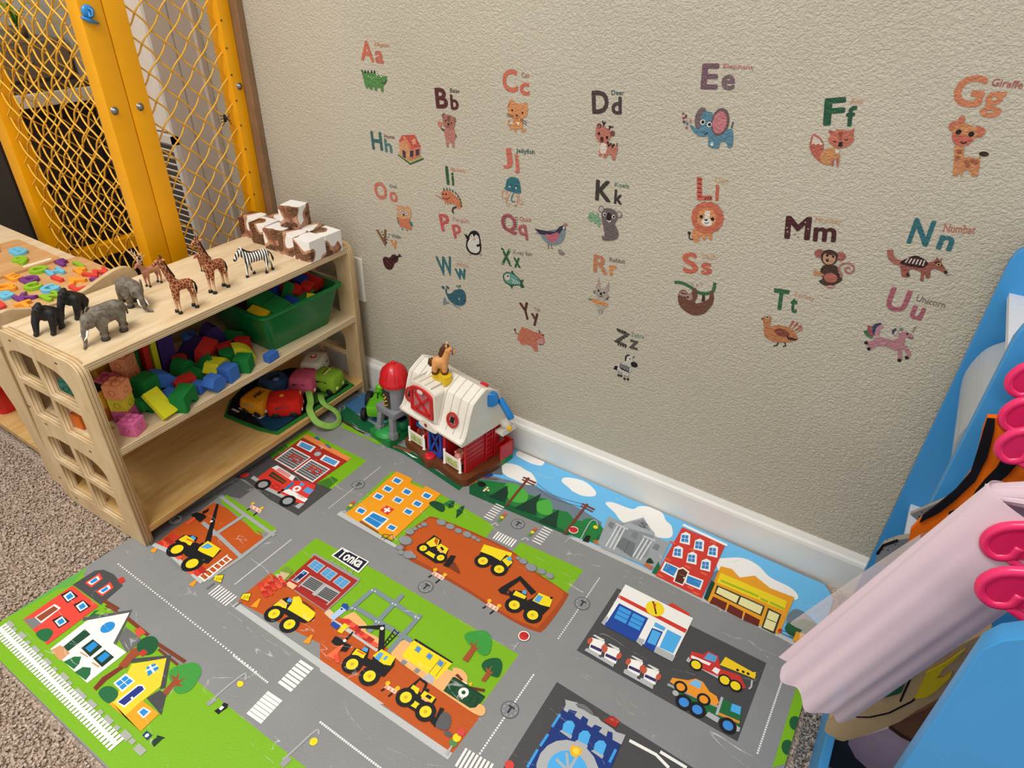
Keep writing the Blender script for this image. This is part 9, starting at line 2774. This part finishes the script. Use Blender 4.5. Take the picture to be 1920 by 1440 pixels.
# ------------------------------------------------------------------ blue dress-up rack at the right
RB = M('#3f93d2', 0.38, 0.4, var=0.03, vscale=6); RBW = M('#d9dade', 0.4, 0.4); HPK = M('#e8306c', 0.25, 0.5)
rack = empty('dress_up_rack', (0.27, 0.75, -0.008), label='blue dress-up rack standing at the right end of the wall', cat='clothes rack')
def rk(o): o.location = (-0.27, -0.75, 0.008); return o
def panel(y0, y1, poly, holes=[]): return rk(board('end_panel', poly, holes, y1-y0, RB, rack, Matrix.Translation((0, (y0+y1)/2, 0)) @ XZ, 0.001))
panel(1.04, 1.056, [(0.113, -0.008), (0.113, 0.675), (0.116, 0.69), (0.13, 0.705), (0.17, 0.725), (0.45, 0.74), (0.45, -0.008)], [[(0.152, 0.37), (0.138, 0.46), (0.131, 0.505), (0.15, 0.535), (0.25, 0.55), (0.36, 0.5), (0.37, 0.4), (0.3, 0.34), (0.2, 0.335)]])
p2_ = panel(0.792, 0.808, [(0.119, -0.008), (0.119, 0.675), (0.122, 0.69), (0.136, 0.705), (0.176, 0.725), (0.45, 0.74), (0.45, -0.008)])
panel(0.427, 0.445, [(0.131, -0.008), (0.131, 0.597), (0.137, 0.612), (0.2, 0.68), (0.26, 0.725), (0.45, 0.735), (0.45, -0.008)])
MB().lathe([(0.0001, 0.0012), (0.006, 0.001), (0.0065, -0.001)], 16, TR((0.1585, 0.7912, 0.652), (pi/2, 0, 0))).build('peg_hole', M('#23130f', 0.6), p2_)
for z, x0 in ((0.637, 0.128), (0.464, 0.133), (0.258, 0.132)):
    b = MB(); b.prism([(x0, z-0.008), (x0, z), (0.45, z+0.0), (0.45, z-0.008)], -1.04, -0.808, XZ); rk(b.build('bin_shelf', RBW, rack))
rk(MB().box((0.115, 0.445, 0.0), (0.127, 0.792, 0.095), 0.0015).build('tray_front', RB, rack)); rk(MB().box((0.127, 0.445, 0.002), (0.45, 0.792, 0.012)).build('tray_floor', M('#2c3138', 0.6), rack))
rk(MB().tube([(0.30, 0.44, 0.70), (0.30, 0.80, 0.70)], 0.009, 12).build('hanging_rod', M('#c9ccd0', 0.3, 0.5, metal=0.6), rack, smooth=True))
rk(MB().box((0.44, 0.445, 0.0), (0.45, 1.04, 0.5)).build('back_panel', RB, rack))
# clear curved bin on the upper shelf
t = NT('clear_plastic', 0.25, 0.5); t.b.inputs['Base Color'].default_value = lin('#d6dde2'); t.b.inputs['Alpha'].default_value = 0.45
cb = empty('clear_bin', (0.19, 0.93, 0.464), label='clear plastic bin with curved front on the white rack shelf', cat='bin')
pr = smoothpoly([(-0.06, 0.0), (-0.068, 0.03), (-0.07, 0.06), (-0.06, 0.095), (-0.04, 0.115)], 4, False)
b = MB(); b.prism(pr+[(x+0.003, z-0.001) for x, z in reversed(pr)], -0.095, 0.095, XZ); b.build('curved_front', t.m, cb, smooth=False)
for y in (-0.095, 0.092): b = MB(); b.prism(pr+[(0.06, 0.115), (0.06, 0.0)], -y-0.003, -y, XZ); b.build('bin_side', t.m, cb)
MB().box((-0.058, -0.095, 0.0), (0.06, 0.095, 0.003)).build('bin_floor', t.m, cb)
# pink hangers
def hanger(y, x_end, z_end, label, drop=0.06):
    h_ = empty('clothes_hanger', (0.30, y, z_end), label=label, cat='hanger', group='pink hangers on the rack')
    dx = x_end-0.30
    arm = [(0, 0, drop), (dx*0.35, 0, drop*0.85), (dx*0.7, 0, drop*0.5), (dx*0.93, 0, 0.012), (dx, 0, -0.004), (dx*0.99, 0, -0.018), (dx*0.93, 0, -0.024), (dx*0.87, 0, -0.018), (dx*0.86, 0, -0.006)]
    for s_ in (1, -0.8): MB().tube(smoothpoly([(x*s_, 0, z) for x, _, z in arm], 4, False), 0.0044, 10).build('arm', HPK, h_, smooth=True)
    MB().tube(smoothpoly([(dx*0.9, 0, -0.02), (dx*0.62, 0, -0.035), (dx*0.4, 0, -0.02), (0, 0, -0.03), (-dx*0.4, 0, -0.02), (-dx*0.72, 0, -0.02)], 4, False), 0.0038, 10).build('lower_bar', HPK, h_, smooth=True)
    b = MB(); b.prism(smoothpoly([(dx*0.97, 0.004), (dx*0.97, -0.016), (dx*0.86, -0.02), (dx*0.74, -0.004), (dx*0.72, 0.018), (dx*0.84, 0.016)], 4), -0.0022, 0.0022, XZ); b.build('heart_web', M('#d4245e', 0.3, 0.5), h_)
    hook = [(0, 0, drop), (0, 0, drop+0.012)]+[(0.0125*sin(a), 0, 0.70-z_end-0.0125*cos(a)*-1+0.0) for a in (-2.6, -1.8, -0.9, 0, 0.9, 1.7)]
    MB().tube(smoothpoly(hook, 3, False), 0.003, 8).build('hook', HPK, h_, smooth=True)
hanger(0.765, 0.128, 0.655, 'pink plastic hanger nearest the tall blue panel', 0.03); hanger(0.735, 0.132, 0.63, 'pink plastic hanger holding the orange vest', 0.045); hanger(0.70, 0.135, 0.615, 'pink plastic hanger just in front of the vest', 0.05)
hanger(0.575, 0.135, 0.592, 'pink plastic hanger above the tulle dress'); hanger(0.535, 0.142, 0.578, 'pink plastic hanger second before the near blue panel'); hanger(0.50, 0.130, 0.604, 'pink plastic hanger with wide curl in front of the dress', 0.055); hanger(0.462, 0.144, 0.582, 'pink plastic hanger touching the near blue panel')
# garments
def cloth(name, poly, y, th, mat, parent): 
    o = MB().prism(poly, -y-th/2, -y+th/2, XZ).build(name, mat, parent); return o
FELT = dict(rough=0.9, spec=0.1, bump=0.35, bscale=700)
OF = M('#dd6a14', var=0.05, **FELT); BF = M('#16151a', var=0.08, **FELT); YF = M('#e2b432', var=0.05, **FELT)
vest = empty('orange_vest', (0, 0, 0), label='orange felt vest with black trim hanging on the rack', cat='vest')
cloth('vest_body', RACK['vest_front'], 0.739, 0.008, OF, vest)
for nm, k, mt in (('black_trim', 'trim_outer', BF), ('black_trim', 'trim_inner', BF), ('yellow_edging', 'yellow_edge', YF)): cloth(nm, RACK[k], 0.734, 0.004, mt, vest)
cloth('yellow_tab', RACK['yellow_tab'], 0.729, 0.004, YF, vest); cloth('black_loop', RACK['black_loop'], 0.727, 0.004, BF, vest)
t = NT('silver_sequin', 0.22, 0.6); t.b.inputs['Metallic'].default_value = 0.75; v = t.n('ShaderNodeTexVoronoi', Scale=160.0); t.l(t.coord(), v.inputs['Vector']); t.base(t.ramp(v.outputs['Distance'], [(0.12, '#1a1a1c'), (0.2, '#b9b9b4')]))
sv = empty('silver_garment', (0, 0, 0), label='silver dotted garment behind the orange vest', cat='garment')
cloth('upper_fold', RACK['silver'], 0.775, 0.006, t.m, sv); cloth('lower_fold', RACK['silver_low'], 0.775, 0.010, t.m, sv)
MB().tube([(x, 0.769, z) for x, z in RACK['silver_low'][:3]], 0.0018, 6).build('black_binding', BF, sv)
# tulle dress: tilted pleated cone with a sheer overskirt
def skirt(name, A, B, r0, r1, folds, amp, mat, parent, n=96, rows=14, ph=0.0):
    A, B = Vector(A), Vector(B); d = (B-A).normalized(); ex = Vector((0, 1, 0)).cross(d).normalized(); ey = d.cross(ex)
    vs = []; fs = []
    for i in range(rows+1):
        t_ = i/rows; c_ = A.lerp(B, t_); e_ = t_**0.8
        for j in range(n):
            a = 2*pi*j/n; k = 1+amp*e_*sin(folds*a+ph+1.5*sin(2*a))+0.4*amp*e_*sin((folds*2+1)*a+2*ph)
            vs.append(c_+ex*(r0[0]+(r1[0]-r0[0])*e_)*cos(a)*k+ey*(r0[1]+(r1[1]-r0[1])*e_)*sin(a)*k+d*(0.008*e_*sin(folds*a+ph)-0.012*e_*sin(a)*0.5))
    for i in range(rows):
        for j in range(n): fs.append((i*n+j, (i+1)*n+j, (i+1)*n+(j+1) % n, i*n+(j+1) % n))
    return MB().add(vs, fs).build(name, mat, parent, smooth=True)
def sheer(name, c_, alpha):
    t = NT(name, 0.85, 0.1); co = t.coord(); t.base(t.ramp(t.noise(co, 30.0), [(0.3, c_), (0.7, c_)])); t.b.inputs['Alpha'].default_value = alpha; t.b.inputs['Sheen Weight'].default_value = 0.4; t.bump(t.noise(co, 900.0), 0.2, 0.001); return t.m
TUL = sheer('tulle', '#e2cbd7', 0.88); TUL2 = sheer('sheer_tulle', '#e6d8d6', 0.36)
dress = empty('tulle_dress', (0, 0, 0), label='pale pink tulle dress spilling from the rack over the mat', cat='dress')
skirt('skirt', (0.166, 0.598, 0.610), (0.072, 0.600, 0.276), (0.046, 0.022), (0.047, 0.030), 7, 0.07, TUL, dress)
skirt('overskirt', (0.138, 0.632, 0.505), (0.082, 0.636, 0.305), (0.040, 0.022), (0.058, 0.03), 6, 0.06, TUL2, dress, ph=1.3)
skirt('ruffle', (0.122, 0.600, 0.612), (0.200, 0.600, 0.640), (0.004, 0.010), (0.014, 0.020), 11, 0.22, sheer('ruffle_net', '#dcc3cf', 0.9), dress, ph=0.7)
kv = empty('khaki_vest', (0, 0, 0), label='khaki costume vest with green patch and yellow bandana print', cat='vest')
KH = M('#cbae82', var=0.06, **FELT)
cloth('vest_body', RACK['khaki'], 0.684, 0.010, KH, kv); cloth('pocket', RACK['khaki_pocket'], 0.6785, 0.0015, M('#a98c62', var=0.06, **FELT), kv)
cloth('green_patch', RACK['green_patch'], 0.677, 0.002, M('#1a5a3c', 0.7), kv); cloth('yellow_bandana', RACK['yellow_bandana'], 0.677, 0.002, M('#ecd016', 0.7), kv)
for k in ('seam', 'seam2'): MB().tube([(x, 0.6785, z) for x, z in RACK[k]], 0.0011, 5).build('printed_seam', BF, kv)
pu = empty('pink_dress', (0, 0, 0), label='plain pink dress hanging low behind the khaki vest', cat='dress')
cloth('skirt_panel', RACK['pink_under'], 0.714, 0.016, M('#e2c6d6', 0.8, 0.15, var=0.05), pu)
bu = empty('brown_garment', (0, 0, 0), label='brown garment with dark piping between pink dress and near blue panel', cat='garment')
cloth('panel', RACK['brown_under'], 0.698, 0.010, M('#8a6248', var=0.08, **FELT), bu); MB().tube([(x, 0.692, z) for x, z in (RACK['brown_under'][0], RACK['brown_under'][6], RACK['brown_under'][5])], 0.0025, 6).build('piping', M('#4a2e20', 0.7), bu)
# shoes in the tray
for x, y, a, c_, lab in ((0.165, 0.665, 0.5, '#cdb3a6', 'pale pink play shoe lying in the rack tray'), (0.19, 0.60, 0.2, '#c9ad9f', 'second pale play shoe deeper in the rack tray')):
    s_ = empty('play_shoe', (x, y, 0.0042), a+2.4, label=lab, cat='shoe')
    b = MB(); b.cap(mm(-28, 0, 16), 0.017, mm(20, 0, 13), 0.016); b.ball(mm(28, 0, 12), (0.02, 0.016, 0.0115)); b.cap(mm(-34, 0, 26), 0.015, mm(-24, 0, 22), 0.016); organic(b, 'upper', M(c_, 0.45), s_, 0.003, 4)
    MB().prism(smoothpoly([(-0.048, 0), (-0.03, 0.016), (0.02, 0.017), (0.05, 0), (0.02, -0.017), (-0.03, -0.016)], 4), 0.0, 0.003).build('sole', M('#8a6a50', 0.6), s_)
    MB().ball(mm(-16, 0, 36), mm(18, 10, 6)).build('opening', M('#5a3a34', 0.7), s_, smooth=True)
rbn = empty('gold_ribbon', (0.158, 0.72, 0.10), label='gold ribbon loop hanging beside the pale shoe', cat='ribbon')
MB().tube(smoothpoly([(-0.012, 0, 0.04), (-0.02, -0.004, 0.02), (-0.012, -0.01, -0.005), (0.006, -0.006, -0.04), (0.016, 0, -0.06)], 4, False), 0.005, 8, flat=(1, 0.2)).build('ribbon_band', M('#b8975a', 0.4, 0.5), rbn, smooth=True)
